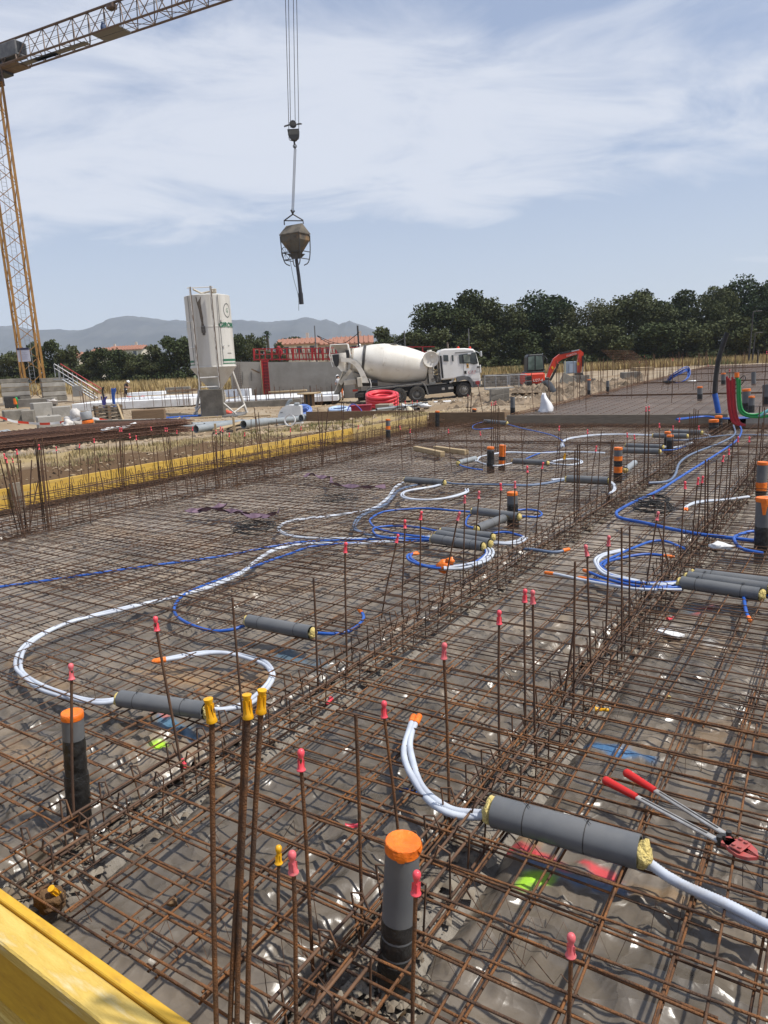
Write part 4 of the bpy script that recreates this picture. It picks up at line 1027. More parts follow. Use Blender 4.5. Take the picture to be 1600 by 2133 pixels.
# loose caps
def loose_cap(px, py, me, rz, lab, z=.01, tilt=PI / 2, s=.65):
    o = link('bar_cap', me, None, G(px, py, z)); o.rotation_euler = (tilt, 0, rz); o.scale = (s, s, s); tag(o, lab, 'bar cap', 'loose plastic bar caps'); return o
loose_cap(720, 1722, CAPR, 2.2, 'red cap lying loose on the mesh near the bare starter bar')
loose_cap(381, 1585, CAPR, 1.0, 'red cap lying at the foot of a leaning bar, near the neon green patch')
loose_cap(124, 1866, CAPY, .2, 'yellow cap lying beside the brown stone', -.03, .5)
loose_cap(1391, 1290, CAPR, 2.6, 'red cap lying near the white scrap on the right', -.02)
loose_cap(1240, 1477, CAPYs, 1.9, 'small yellow cap lying above the blue paint line', -.02)
loose_cap(690, 1455, CAPR, .3, 'dull red cap lying beneath the mesh right of the hooked blue conduit', -.05)

# ------------------------------------------------------------ upright drain pipes
def upright(tx, ty, bx, by, r, bands, lab, cap=True, z=-.06, flap=False, grp='upright drain pipes through the slab', m0=None):
    base = G(bx, by, z); top = vtop(base, tx, ty); t = thing('drain_pipe', lab, 'drain pipe', base, 0, grp); v = top - base; L = v.length
    t.rotation_euler = v.to_track_quat('Z', 'Y').to_euler(); n = 20 if base.length < 4 else 12
    b = MB(); b.lathe([(r, -.05), (r, L), (r * .9, L), (r * .9, L - .08)], n); part('pipe', b, m0 or pvc, t)
    for i, (f0, f1, m, k) in enumerate(bands):
        b = MB(); pr = []
        for j in range(9): q = f0 + (f1 - f0) * j / 8; pr.append((r * (k + .03 * math.sin(j * 2.1 + i) * (1 if m is bitumen else .3)), q * L))
        pr = [(r * .98, f0 * L)] + pr + [(r * .98, f1 * L)]; b.lathe(pr, n); part('bitumen_wrap' if m is bitumen else 'tape_band' if m is tape_o else 'collar', b, m, t)
    if cap:
        b = MB(); e = r * 1.03; b.lathe([(e, L - r * .6), (e * 1.015, L - r * .35), (e * 1.005, L - .001), (e * .96, L + .0015), (r * .45, L - .002), (.0004, L - .004)], n)
        if flap:
            for (a0, w, h) in ((-.25, .5, 2.3), (.2, .35, 1.1), (2.6, .5, .6), (4.0, .4, .45)):
                vs = []
                for j in range(5):
                    f = j / 4
                    for i in range(5):
                        a = a0 + YAW - .2 + (i / 4 - .5) * w * 2 * (1 - .65 * f); k = e * (1.02 + .05 * math.sin(f * 3) + .02 * math.sin(i * 2 + j)); vs.append((k * math.cos(a), k * math.sin(a), L - .003 - f * h * r))
                b.add(vs, [(j * 5 + i, j * 5 + i + 1, (j + 1) * 5 + i + 1, (j + 1) * 5 + i) for j in range(4) for i in range(4)], True)
        part('tape_cap', b, tape_o, t)
    return t
upright(840, 1752, 824, 2040, .0465, [(0, .18, bitumen, 1.12), (.14, .47, bitumen, 1.02)], 'tall grey foreground pipe with a bright orange tape cap and hanging flap', flap=True)
upright(150, 1484, 166, 1712, .039, [(0, .45, bitumen, 1.14), (.4, .77, bitumen, 1.04)], 'grey pipe with orange taped top and black wrap, left foreground')
upright(1067, 1025, 1069, 1098, .052, [(0, .35, bitumen, 1.16), (.3, .68, bitumen, 1.04)], 'orange topped pipe in black wrap beside the grouped sleeves')
upright(1022, 931, 1022, 984, .052, [(0, .4, bitumen, 1.1), (.38, .85, bitumen, 1.03)], 'black pipe with an orange top, left one of the far pair')
upright(1047, 927, 1045, 979, .048, [(0, .25, bitumen, 1.08), (.25, .4, tape_o, 1.04), (.4, .55, bitumen, 1.05), (.55, .98, tape_o, 1.04)], 'pipe striped orange and black, right one of the far pair')
upright(1288, 932, 1287, 1003, .052, [(0, .27, bitumen, 1.08), (.27, .45, tape_o, 1.05), (.45, .62, bitumen, 1.04), (.62, .75, tape_o, 1.04)], 'grey pipe with two orange bands at the end of the long sleeve')
upright(1396, 906, 1395, 947, .052, [(0, .75, bitumen, 1.05)], 'front one of two touching black pipes with orange tops, by the twin sleeves')
upright(1391, 899, 1389, 942, .05, [(0, .75, bitumen, 1.05)], 'rear one of two touching black pipes with orange tops')
upright(1589, 962, 1585, 1030, .055, [(0, .15, bitumen, 1.06), (.12, .38, tape_o, 1.07)], 'grey pipe with orange band near the right edge, farther one')
upright(1591, 1036, 1586, 1163, .055, [(.13, .53, bitumen, 1.03)], 'big grey pipe with a black band and torn orange cap at the right edge', flap=True)
upright(808, 873, 809, 920, .05, [(0, .5, bitumen, 1.05), (.55, .7, tape_o, 1.04)], 'black and orange pipe standing before the yellow board end')
upright(911, 856, 911, 895, .055, [(0, .95, bitumen, 1.03)], 'black pipe with orange top at the corner of the two boards')
upright(988, 851, 986, 885, .055, [(0, .9, bitumen, 1.03)], 'black pipe with orange top before the brown board')
upright(1487, 874, 1487, 903, .09, [(0, .9, bitumen, 1.02)], 'stubby thick black pipe with orange top under the blue hose')
upright(1497, 866, 1497, 898, .07, [(0, .85, bitumen, 1.02)], 'black pipe with orange top directly under the upright blue hose')
for tx, ty, bx, by, r, f, cp, lab in [(1227, 790, 1227, 825, .055, .35, True, 'pipe with orange top between the block pile and the far slab'), (1266, 793, 1266, 818, .055, .5, False, 'dark pipe right of the concrete block pile'), (1068, 827, 1068, 863, .06, .4, False, 'grey and black pipe left of the white bag'),
                                  (1458, 805, 1458, 831, .07, .4, True, 'grey and black pipe before the blue hose coil'), (1507, 777, 1507, 800, .08, .35, True, 'far grey and black pipe right of the black hose'), (1570, 775, 1570, 800, .08, 0, False, 'far plain grey pipe near the right edge'),
                                  (1555, 810, 1555, 857, .085, .4, True, 'grey and black pipe with a pale top behind the green conduit'), (1566, 825, 1565, 863, .06, .5, True, 'short orange topped pipe right of the grey and black one'), (1597, 801, 1597, 842, .09, .4, False, 'thick dark pipe cut off by the right edge')]:
    upright(tx, ty, bx, by, r, [(0, f, bitumen, 1.03)] if f else [], lab, cp, Z2)

# ------------------------------------------------------------ foam filled sleeves lying on the mesh
def sleeve(a, c, r, lab, ties=(), z=.03, plug=(True, True), grp='grey sleeves with yellow foam plugs', m=None):
    p, q = G(*a, z + r), G(*c, z + r); v = q - p; L = v.length; t = thing('pipe_sleeve', lab, 'pipe sleeve', p, 0, grp); t.rotation_euler = v.to_track_quat('X', 'Z').to_euler()
    n = 24 if p.length < 5 else 14; M_ = Matrix.Rotation(PI / 2, 3, 'Y')
    b = MB(); b.lathe([(r * .88, .05), (r * .88, 0), (r, 0), (r, L), (r * .88, L), (r * .88, L - .05)], n, (0, 0, 0), M_); part('pipe', b, m or pvc, t)
    for f in ties:
        b = MB(); b.lathe([(r * 1.0, f * L - .002), (r * 1.012, f * L), (r, f * L + .002)], n, (0, 0, 0), M_)
        b.tube(cr([(f * L, 0, r), (f * L + .01, .015, r + .012), (f * L - .012, .02, r + .004), (f * L + .015, -.01, r + .006)], 3), .0012, 4); part('wire_tie', b, steel_d, t)
    for k, (on_, x) in enumerate(zip(plug, (0, L))):
        if on_: b = MB(); b.blob((x + (-.012 if k == 0 else .012), 0, -.005), r * .84, int(a[0]) + k, 16 if p.length < 5 else 9, 11 if p.length < 5 else 6, .16, (.6, 1.0, 1.0)); part('foam_plug', b, foam_y, t)
    return t
sleeve((1030, 1690), (1332, 1775), .053, 'big grey sleeve in the foreground right, foam at both ends', (.24, .66))
sleeve((252, 1455), (428, 1480), .041, 'grey sleeve lower left joining the two white conduit loops', (.2, .76))
sleeve((518, 1293), (648, 1317), .040, 'grey sleeve in the middle left with blue conduit through it', (.2, .78))
sleeve((902, 1122), (1005, 1138), .042, 'front one of three grouped grey sleeves', (.25, .5, .8))
sleeve((912, 1112), (1020, 1131), .039, 'middle one of three grouped grey sleeves', (), .055)
sleeve((922, 1106), (1025, 1118), .039, 'rear one of three grouped grey sleeves', (), .06)
sleeve((994, 1101), (1049, 1080), .042, 'grey sleeve lying toward the viewer behind the grouped three', (.5,))
sleeve((987, 1064), (1080, 1076), .042, 'grey sleeve behind the orange topped black pipe', (), .05)
sleeve((845, 999), (925, 1005), .042, 'grey sleeve with a blue smear at the start of the upper white loop', (.2, .75))
sleeve((955, 964), (990, 955), .042, 'pale short sleeve left of the far pipe pair', (.7,), m=pvc_light)
sleeve((1070, 960), (1140, 964), .042, 'grey sleeve right of the far pipe pair', ())
sleeve((1182, 997), (1267, 1001), .047, 'long grey sleeve ending at the orange banded pipe', ())
sleeve((1299, 938), (1373, 940), .047, 'front one of two grey sleeves at the touching black pipes', ())
sleeve((1305, 928), (1380, 931), .042, 'rear one of two grey sleeves at the touching black pipes', (), .05)
sleeve((1362, 907), (1431, 908), .047, 'grey sleeve behind the touching black pipes, nearer one', ())
sleeve((1397, 899), (1461, 901), .047, 'grey sleeve behind the touching black pipes, farther one', (), .05)
sleeve((1010, 877), (1056, 881), .047, 'grey sleeve close to the brown far board', ())
sleeve((1303, 979), (1322, 964), .042, 'pale sleeve standing end on beside the orange banded pipe', (), m=pvc_light)
sleeve((1420, 1213), (1583, 1238), .043, 'front one of the big grey sleeves at the right edge', (.2, .78))
sleeve((1434, 1202), (1600, 1226), .041, 'middle one of the big grey sleeves at the right edge', (.2,), .06)
sleeve((1448, 1196), (1610, 1216), .041, 'rear one of the big grey sleeves at the right edge', (.22,), .075)

# ------------------------------------------------------------ conduits
def conduit(name, pts, r, m, lab, n=1, grp=None, z=.035, cat='conduit', rib=False, ends=(), gap=2.15, zs=None):
    P = [G(x, y, (zs[i] if zs else z) + r) for i, (x, y) in enumerate(pts)]
    C = cr(P, 9 if P[0].length < 9 else 6)
    for k in range(n):
        off = (k - (n - 1) / 2) * gap * r; Q = []
        for i, p in enumerate(C):
            tg = (C[min(i + 1, len(C) - 1)] - C[max(i - 1, 0)]); tg.z = 0
            tg = tg.normalized() if tg.length > 1e-6 else RIGHT
            sd = Vector((-tg.y, tg.x, 0)); w = .35 * r * math.sin(i * .23 + k * 2.1)
            Q.append(p + sd * (off + w) + Vector((0, 0, .25 * r * math.sin(i * .3 + k * 1.7) + (.9 * r * (k % 2) if n > 2 else 0))))
        b = MB(); near_ = min(q.length for q in Q) < 4
        if rib:
            F = []; RS = []
            for i in range(len(Q) - 1):
                L = (Q[i + 1] - Q[i]).length; s = max(1, int(L / .0035))
                for j in range(s): F.append(Q[i].lerp(Q[i + 1], j / s)); RS.append(r * (1.0 if len(F) % 2 else .9))
            b.tube(F, r, 12, True, RS)
        else: b.tube(Q, r, 12 if near_ else 7)
        o = link(name, b.mesh(name, m)); tag(o, lab if n == 1 else lab + (', one of %s' % {2: 'two', 3: 'three', 4: 'four'}[n]), cat, grp or (lab if n > 1 else None))
        for e in ends:
            i = 0 if e == 0 else len(Q) - 1; d_ = (Q[0] - Q[2]).normalized() if e == 0 else (Q[-1] - Q[-3]).normalized()
            e_ = MB(); e_.tube([Q[i] - d_ * .06, Q[i] - d_ * .03, Q[i] + d_ * .006, Q[i] + d_ * .018], r * 1.1, 10, True, [r * 1.12, r * 1.2, r * 1.1, r * .5]); part('tape_end', e_, tape_o, o)
W = 'white_conduit'; B_ = 'blue_conduit'
rW, rB = .0112, .0108
conduit('conduit', [(258, 1457), (205, 1462), (145, 1452), (92, 1434), (52, 1408), (37, 1388), (48, 1352), (90, 1321), (160, 1291), (250, 1270), (350, 1247), (430, 1224), (500, 1195), (545, 1160), (580, 1143), (650, 1132), (740, 1132), (905, 1122)], rW, white_c, 'white conduit of the big left loop', 2, z=.008)
conduit('conduit', [(425, 1481), (470, 1477), (520, 1462), (555, 1432), (567, 1405), (550, 1382), (510, 1366), (460, 1360), (400, 1364), (323, 1377)], rW, white_c, 'white conduit curling to an orange end beside the lower left sleeve', 2, ends=(1,), gap=1.9, z=.008)
conduit('conduit', [(-30, 1229), (0, 1223), (150, 1201), (300, 1181), (450, 1160), (560, 1140), (640, 1128), (760, 1124), (902, 1121)], rB, blue_c, 'long blue conduit entering from the left edge', z=.008)
conduit('conduit', [(520, 1300), (480, 1312), (430, 1312), (385, 1296), (364, 1272), (375, 1246), (420, 1221), (520, 1184), (600, 1155), (650, 1138), (760, 1131), (902, 1125)], rB, blue_c, 'blue conduit hooking back left of the middle sleeve', z=.008)
conduit('conduit', [(648, 1319), (690, 1321), (730, 1312), (756, 1292), (757, 1279), (747, 1271)], rB, blue_c, 'short blue conduit stub curling up right of the middle sleeve', ends=(1,), z=.008)
conduit('conduit', [(848, 1002), (825, 1014), (805, 1040), (770, 1061), (689, 1075), (611, 1084), (582, 1097), (590, 1111), (635, 1120), (736, 1122), (905, 1119)], rW, white_c, 'white conduit looping from the blue smeared sleeve to the grouped three', 2, z=.008)
conduit('conduit', [(878, 1008), (833, 1020), (806, 1048), (777, 1063), (750, 1077), (738, 1096), (748, 1107), (790, 1116), (905, 1117)], rW, greyblue_c, 'grey blue conduit inside the upper white loop', 2, z=.008)
conduit('conduit', [(922, 1008), (900, 1014), (850, 1022), (838, 1031), (851, 1039), (891, 1041), (935, 1036), (970, 1026), (972, 1019)], rW, white_c, 'white conduit in a flat small loop below the blue smeared sleeve', 2)
conduit('conduit', [(922, 1003), (950, 1008), (1040, 1009), (1110, 1010), (1182, 999)], rW, greyblue_c, 'pale conduit pair running right toward the long grey sleeve', 2)
conduit('conduit', [(905, 1122), (838, 1113), (787, 1101), (772, 1090), (774, 1079), (797, 1067), (838, 1061), (881, 1059), (939, 1063), (990, 1066)], rB, blue_c, 'blue conduit making the largest middle loop')
conduit('conduit', [(905, 1125), (804, 1120), (778, 1109), (782, 1100), (821, 1095), (871, 1099), (920, 1108)], rB, blue_c, 'blue conduit of the narrow flat loop left of the grouped sleeves')
conduit('conduit', [(992, 1101), (974, 1096), (970, 1086), (980, 1073), (1010, 1066), (1035, 1071), (1049, 1080)], rB, blue_c, 'blue conduit arching over the sleeve that points at the viewer')
conduit('conduit', [(1078, 1076), (1115, 1077), (1128, 1071), (1118, 1064), (1090, 1061), (1060, 1066)], rB, blue_c, 'blue conduit loop right of the orange topped black pipe')
conduit('conduit', [(1015, 1130), (1052, 1132), (1078, 1129), (1092, 1121)], rW, white_c, 'white conduit stub leaving the grouped sleeves to the right', 3)
conduit('conduit', [(1015, 1112), (1055, 1109), (1080, 1114), (1090, 1119)], rB, blue_c, 'blue conduit passing behind the white stubs')
conduit('conduit', [(1000, 1136), (1014, 1141), (1021, 1152), (1012, 1165), (990, 1175), (960, 1181), (924, 1184)], rW, white_c, 'white conduit bent round under the orange tape knot', 3)
conduit('conduit', [(1000, 1134), (1012, 1143), (1016, 1153), (1005, 1164), (980, 1174), (925, 1182), (898, 1180), (872, 1175), (857, 1167), (852, 1160), (857, 1154), (868, 1152)], rB, blue_c, 'blue conduit looping under the front grouped sleeve to taped ends', 2, ends=(1,))
p = G(925, 1180, .05); b = MB(); b.blob(p, .05, 4, 10, 8, .3, (1.1, .8, .9)); b.blob(p + Vector((.05, .02, .045)), .03, 5, 8, 6, .4); solo('tape_knot', b, tape_o, 'orange tape knot holding the white and blue strands together', 'tape knot')
conduit('conduit', [(992, 961), (1000, 952), (1020, 947), (1057, 942), (1122, 944), (1190, 941), (1260, 943)], rW, white_c, 'white conduit behind the far pipe pair', 2)
conduit('conduit', [(990, 959), (1010, 967), (1035, 970), (1072, 963)], rW, white_c, 'white conduit between the pale short sleeve and the next one')
conduit('conduit', [(1138, 963), (1162, 967), (1190, 968), (1211, 963), (1200, 957), (1172, 957), (1150, 961)], rW, white_c, 'white conduit loop right of the far pipe pair', 2)
conduit('conduit', [(1095, 956), (1112, 949), (1130, 943), (1160, 941)], rB, blue_c, 'short blue conduit crossing the far white pair')
conduit('conduit', [(955, 965), (962, 971), (985, 976), (1005, 978)], rB, blue_c, 'short blue conduit at the pale sleeve')
conduit('conduit', [(1012, 878), (992, 883), (984, 889), (992, 894), (1027, 892)], rB, blue_c, 'blue conduit loop at the sleeve near the brown board')
conduit('conduit', [(1055, 883), (1090, 893), (1125, 900), (1152, 907), (1170, 917), (1175, 930)], rB, blue_c, 'blue conduit running down from the sleeve near the brown board')
conduit('conduit', [(1172, 931), (1172, 922), (1184, 914), (1215, 909), (1250, 906), (1307, 905), (1364, 907)], rW, white_c, 'white conduit sweeping right to the sleeve behind the black pipes', 3)
conduit('conduit', [(1378, 930), (1400, 933), (1425, 928), (1442, 923)], rW, white_c, 'white conduit stub right of the touching black pipes', 3)
conduit('conduit', [(1378, 938), (1405, 937), (1430, 929)], rB, blue_c, 'blue conduit stub right of the touching black pipes')
conduit('conduit', [(1431, 906), (1460, 904), (1480, 907)], rW, white_c, 'white conduit end at the far nearer sleeve', 2)
conduit('conduit', [(1265, 1001), (1279, 1010), (1280, 1020), (1272, 1028)], rW, white_c, 'white conduit drooping from the long grey sleeve', 2)
conduit('conduit', [(1150, 1000), (1165, 998), (1182, 996)], rW, white_c, 'white conduit entering the long grey sleeve', 2)
conduit('conduit', [(1540, 884), (1544, 899), (1532, 919), (1487, 950), (1431, 986), (1375, 1020), (1319, 1045), (1291, 1062), (1285, 1071), (1294, 1079), (1333, 1087), (1389, 1101), (1445, 1111), (1501, 1117), (1590, 1128), (1640, 1131)], .016, blue_c, 'long thick blue conduit sweeping down the right side and back to the edge')
conduit('conduit', [(1528, 886), (1530, 905), (1501, 922), (1445, 944), (1417, 964), (1406, 989), (1389, 1002), (1352, 1006)], .016, greyblue_c, 'grey blue conduit left of the long blue one')
conduit('conduit', [(1590, 1108), (1560, 1108), (1537, 1115), (1529, 1124), (1537, 1137), (1557, 1147), (1590, 1152)], .014, blue_c, 'blue conduit loop behind the big pipe at the right edge')
conduit('conduit', [(1425, 1216), (1375, 1218), (1319, 1209), (1268, 1197), (1246, 1180), (1243, 1166), (1262, 1154), (1300, 1146)], rW, white_c, 'white conduit of the right hand loop', 2)
conduit('conduit', [(1425, 1212), (1347, 1215), (1285, 1204), (1257, 1185), (1254, 1172), (1285, 1157), (1319, 1141), (1358, 1128), (1392, 1129), (1426, 1142)], rB, blue_c, 'blue conduit arching over the right hand loop')
conduit('conduit', [(1256, 1180), (1268, 1170), (1296, 1161), (1347, 1155), (1400, 1159)], rB, blue_c, 'blue conduit ending in orange tape inside the right hand loop', ends=(1,))
conduit('conduit', [(1217, 1188), (1262, 1206), (1347, 1222), (1430, 1219)], rB, blue_c, 'blue conduit with a taped end left of the big right sleeves, upper', ends=(0,))
conduit('conduit', [(1208, 1203), (1262, 1215), (1333, 1226), (1430, 1223)], rB, blue_c, 'blue conduit with a taped end left of the big right sleeves, lower', ends=(0,))
conduit('conduit', [(1138, 1193), (1180, 1201), (1250, 1214), (1330, 1228), (1420, 1228)], rW, white_c, 'pale conduit with a red taped end reaching farthest left from the right sleeves', ends=(0,))
conduit('conduit', [(1549, 1244), (1552, 1270), (1564, 1292)], rB, blue_c, 'blue conduit dropping below the right hand sleeves', ends=(1,))
conduit('conduit', [(1620, 1210), (1600, 1213), (1585, 1212)], rB, blue_c, 'blue conduit entering from the right edge above the sleeves')
conduit('conduit', [(1583, 1238), (1605, 1243), (1630, 1246)], .014, blue_c, 'blue conduit leaving the front right sleeve', 2)
conduit('conduit', [(1428, 1062), (1432, 1054), (1454, 1046), (1510, 1041), (1560, 1034)], rW, white_c, 'white conduit hook right of the black wire coil', 2, ends=(0,))
conduit('conduit', [(1385, 915), (1425, 917), (1520, 906), (1600, 906)], rW, greyblue_c, 'grey conduit lying along the far right')
conduit('conduit', [(1410, 874), (1470, 868), (1510, 872), (1560, 870)], .014, blue_c, 'blue conduit bundle behind the column cluster', 3, z=.16)
conduit('conduit', [(1090, 1143), (1130, 1148), (1160, 1149), (1184, 1145)], .013, greyblue_c, 'dark conduit piece with an orange end on the second rib', ends=(1,))
conduit('conduit', [(866, 1494), (856, 1520), (849, 1560), (857, 1605), (880, 1645), (915, 1678), (955, 1694), (1024, 1700)], .0135, white_c, 'white conduit bent from an orange taped end to the big foreground sleeve', 2, ends=(0,), gap=1.6, rib=True)
conduit('conduit', [(1322, 1785), (1360, 1808), (1420, 1838), (1500, 1880), (1560, 1908), (1625, 1940)], .0165, white_c, 'ribbed pale conduit leaving the big foreground sleeve to the right edge', 1, rib=True)
conduit('conduit', [(1330, 1795), (1400, 1832), (1480, 1875), (1560, 1925), (1625, 1960)], .014, white_c, 'second ribbed pale conduit tucked under the first at the right edge', 1, rib=True, z=.005)
conduit('conduit', [(832, 1646), (850, 1648), (868, 1651)], .008, blue_c, 'short blue offcut beside the bent white conduit', z=-.02)

# far right bundle of upright conduits
def hose(name, pts, r, m, lab, n=8, grp=None, cat='conduit', k=8):
    b = MB(); b.tube(cr(pts, k), r, n); return solo(name, b, m, lab, cat, grp)
ba = G(1527, 880, Z2)
def up(px, py, d=None): return vtop(ba, px, py)
for i, dx in enumerate((-7, -3.5, 0, 3.5, 7)):
    hose('conduit', [up(1522 + dx * 1.1, 784 + (i * 37 % 11)), up(1523 + dx, 820), up(1526 + dx, 855), up(1533 + dx, 878), up(1546 + dx, 886)], .019, red_c if i % 2 else mat('dark_red_conduit', (.36, .014, .022), .45, 0, (.30, .012, .02), 6, 3), 'red conduit of the upright bundle at the right', 8, 'red conduits of the upright bundle')
hose('conduit', [up(1535, 780), up(1537, 800), up(1538, 835), up(1543, 858), up(1560, 867), up(1590, 868), up(1620, 862)], .027, green_c, 'thick green conduit rising with an orange top beside the red bundle')
hose('conduit', [up(1541, 790), up(1542, 830), up(1548, 856), up(1570, 864), up(1605, 856)], .022, green_c, 'thinner green conduit curving right beside the thick one')
b = MB(); b.tube([up(1535, 776), up(1535, 786)], .042, 10); solo('tape_knot', b, tape_o, 'orange tape closing the green conduit top', 'tape knot')
hose('conduit', [up(1580, 868), up(1592, 860), up(1610, 850)], .03, mat('pale_teal_conduit', (.2, .5, .52), .5), 'pale teal conduit at the right edge above the concrete beam')
hose('wire', [up(1527, 812), up(1535, 798), up(1548, 783), up(1553, 788), up(1545, 800), up(1530, 812)], .008, black_r, 'thin black wire looping off the red bundle', 5, None, 'wire')
hb = G(1496, 862, Z2)
hose('hose', [vtop(hb, 1489, 822), vtop(hb, 1491, 790), vtop(hb, 1496, 755), vtop(hb, 1505, 722), vtop(hb, 1515, 693)], .05, black_r, 'tall black hose leaning up against the dark wood', 8, None, 'hose')
hose('hose', [vtop(hb, 1497, 864), vtop(hb, 1494, 845), vtop(hb, 1489, 820)], .058, blue_c, 'blue sheath at the foot of the tall black hose', 8, None, 'hose')
# coil of blue hose on the far slab
cc = G(1418, 797, Z2)
b = MB(); rr = random.Random(8)
for k in range(7):
    r_ = .34 + rr.uniform(-.06, .05); ox = rr.uniform(-.15, .15); pts = []
    for j in range(25): a = 2 * PI * j / 24; pts.append(cc + RIGHT * (r_ * 1.05 * math.cos(a) + ox * .6 + .25 * math.sin(a)) + Vector((0, 0, r_ * .85 * (1 + math.sin(a)))) + FWD * (ox + .2 * math.sin(a * 2)))
    b.tube(pts, .02, 6)
solo('hose_coil', b, blue_c, 'tangled coil of blue hose standing on the far slab', 'hose coil')
b = MB(); b.blob(cc - RIGHT * .5 + Vector((0, 0, .05)), .16, 3, 9, 6, .4, (1.6, 1, .4)); solo('plastic_scrap', b, black_p, 'black plastic scrap at the foot of the blue hose coil', 'plastic scrap')
b = MB(); b.blob(cc + RIGHT * .5 + Vector((0, 0, .03)), .14, 5, 9, 6, .4, (1.6, 1, .3)); solo('plastic_scrap', b, poly_w, 'white plastic scrap right of the blue hose coil', 'plastic scrap')

# ------------------------------------------------------------ bolt cutters
j0, h1, h2 = G(1498, 1752, .075), G(1258, 1624, .085), G(1302, 1608, .085)
t = thing('bolt_cutters', 'bolt cutters with red grips and jaws lying on the mesh at right', 'bolt cutters', j0)
tip = G(1578, 1797, .06) - j0; piv = G(1512, 1745, .075) - j0
cut_red = mat('worn_red_steel', (.50, .075, .07), .45, .1, (.36, .10, .085), 30, 4)
arm_m = mat('bare_tool_steel', (.50, .49, .47), .38, .35, (.36, .34, .31), 20, 4)
for hp, e, dz in ((h1 - j0, Vector((0, 0, 0)), 0), (h2 - j0, G(1518, 1742, .075) - j0, .004)):
    d_ = (hp - e).normalized(); a = t
    h_ = MB(); g0 = hp - d_ * .135; sx_ = d_.cross(UP).normalized(); MA = Matrix((d_, sx_, d_.cross(sx_) * -1)).transposed(); la = (g0 - e).length; h_.bbox((e + g0) / 2, (la, .021, .011), .003, M=MA); arm = part('handle', h_, arm_m, t); h_ = MB(); h_.box((e + g0) / 2 + MA @ Vector((.01, 0, .0052)), (la * .8, .007, .002), M=MA); part('groove', h_, steel_d, arm)
    g_ = MB(); pts = []; rs = []
    for i in range(26): f = i / 25; pts.append(g0.lerp(hp, f)); rs.append((.0125 + .0045 * f) * (1 if i % 2 else .94) * (.7 if i == 25 else 1))
    g_.tube(pts, .015, 12, True, rs); part('grip', g_, mat('red_grip_rubber', (.55, .02, .015), .4), arm)
ax_ = (tip - piv * .5); ax_.z = 0; ax_.normalize(); sd = Vector((-ax_.y, ax_.x, 0)); MJ = Matrix((ax_, sd, UP)).transposed()
L = (tip - piv * .5).length
for s in (1, -1):
    b = MB(); poly = [(0, s * .006), (L * .35, s * .034), (L * .62, s * .04), (L * .85, s * .027), (L, s * .003), (L * .72, s * .002), (L * .58, s * .012), (L * .4, s * .012), (.01, s * .026)]
    if s < 0: poly = poly[::-1]
    b.add([piv * .5 + MJ @ Vector((x, y, z)) for z in (-.005, .006) for x, y in poly], [tuple(reversed(range(9))), tuple(range(9, 18))] + [(i, (i + 1) % 9, (i + 1) % 9 + 9, i + 9) for i in range(9)]); part('jaw', b, cut_red, t)
b = MB(); b.bbox(piv * .5 + MJ @ Vector((L * .5, 0, .013)), (L * .34, .062, .006), .002, M=MJ); pl = part('jaw_plate', b, cut_red, t)
for x, y in ((L * .42, .02), (L * .42, -.02), (L * .58, .018), (L * .58, -.018)): b = MB(); b.cyl(piv * .5 + MJ @ Vector((x, y, .014)), piv * .5 + MJ @ Vector((x, y, .022)), .006, 6); part('bolt', b, cut_red, pl)
for k in (Vector((0, 0, 0)), G(1518, 1742, .075) - j0, piv * .5): b = MB(); b.cyl(k - Vector((0, 0, .012)), k + Vector((0, 0, .018)), .009, 8); part('bolt', b, steel_d, t)

# ------------------------------------------------------------ wire coils, slings, offcuts, stones
def wirecoil(px, py, R, lab, n=9, r=.004):
    c = G(px, py, .05); b = MB(); rr = random.Random(px)
    for k in range(n):
        q = R * rr.uniform(.35, 1.0); ox, oy = rr.uniform(-.05, .05), rr.uniform(-.05, .05); pts = [c + Vector((ox + q * 1.1 * math.cos(a), oy + q * math.sin(a), .012 * k * .6 + .01 * math.sin(3 * a + k))) for a in np.linspace(0, 6.283, 26)]
        b.tube(pts, r, 5, False)
    return solo('wire_coil', b, mat('black_tie_wire', (.02, .019, .018), .5, .3), lab, 'wire coil')
wirecoil(1364, 1062, .19, 'flat coil of black wire lying on the mesh at right', 18, .004)
wirecoil(527, 1103, .22, 'loose coil of black tie wire left of the white loops', 9)
wirecoil(700, 1042, .28, 'thin coil of black tie wire behind the white loops', 6, .003)
sling_m = mat('purple_webbing', (.19, .12, .16), .85, 0, (.13, .08, .11), 14, 4)
def sling(pts, lab, w=.05):
    P = cr([G(x, y, z) for x, y, z in pts], 7); b = MB(); vs = []
    for i, p in enumerate(P):
        tg = P[min(i + 1, len(P) - 1)] - P[max(i - 1, 0)]; tg.normalize(); a = .9 * math.sin(i * .55) ; sd = (Vector((-tg.y, tg.x, 0)).normalized() * math.cos(a) + UP * math.sin(a)) * w * .5
        vs += [p + sd + Vector((0, 0, .02)), p - sd + Vector((0, 0, .02))]
    n = len(P); th = [v - Vector((0, 0, .006)) for v in vs]; o = len(vs)
    f = [(2 * i, 2 * i + 1, 2 * i + 3, 2 * i + 2) for i in range(n - 1)] + [(o + 2 * i + 2, o + 2 * i + 3, o + 2 * i + 1, o + 2 * i) for i in range(n - 1)]
    b.add(vs + th, f, True); return solo('webbing_sling', b, sling_m, lab, 'webbing sling')
sling([(388, 1066, .04), (420, 1066, .05), (455, 1056, .13), (470, 1056, .1), (450, 1064, .04), (475, 1066, .04), (500, 1071, .05), (530, 1078, .05), (575, 1072, .06), (583, 1064, .1)], 'purple webbing sling crumpled on the mesh at left', .06)
sling([(400, 1070, .04), (440, 1062, .06), (490, 1068, .04), (520, 1074, .05), (560, 1080, .05)], 'second purple sling tangled with the crumpled one', .05)
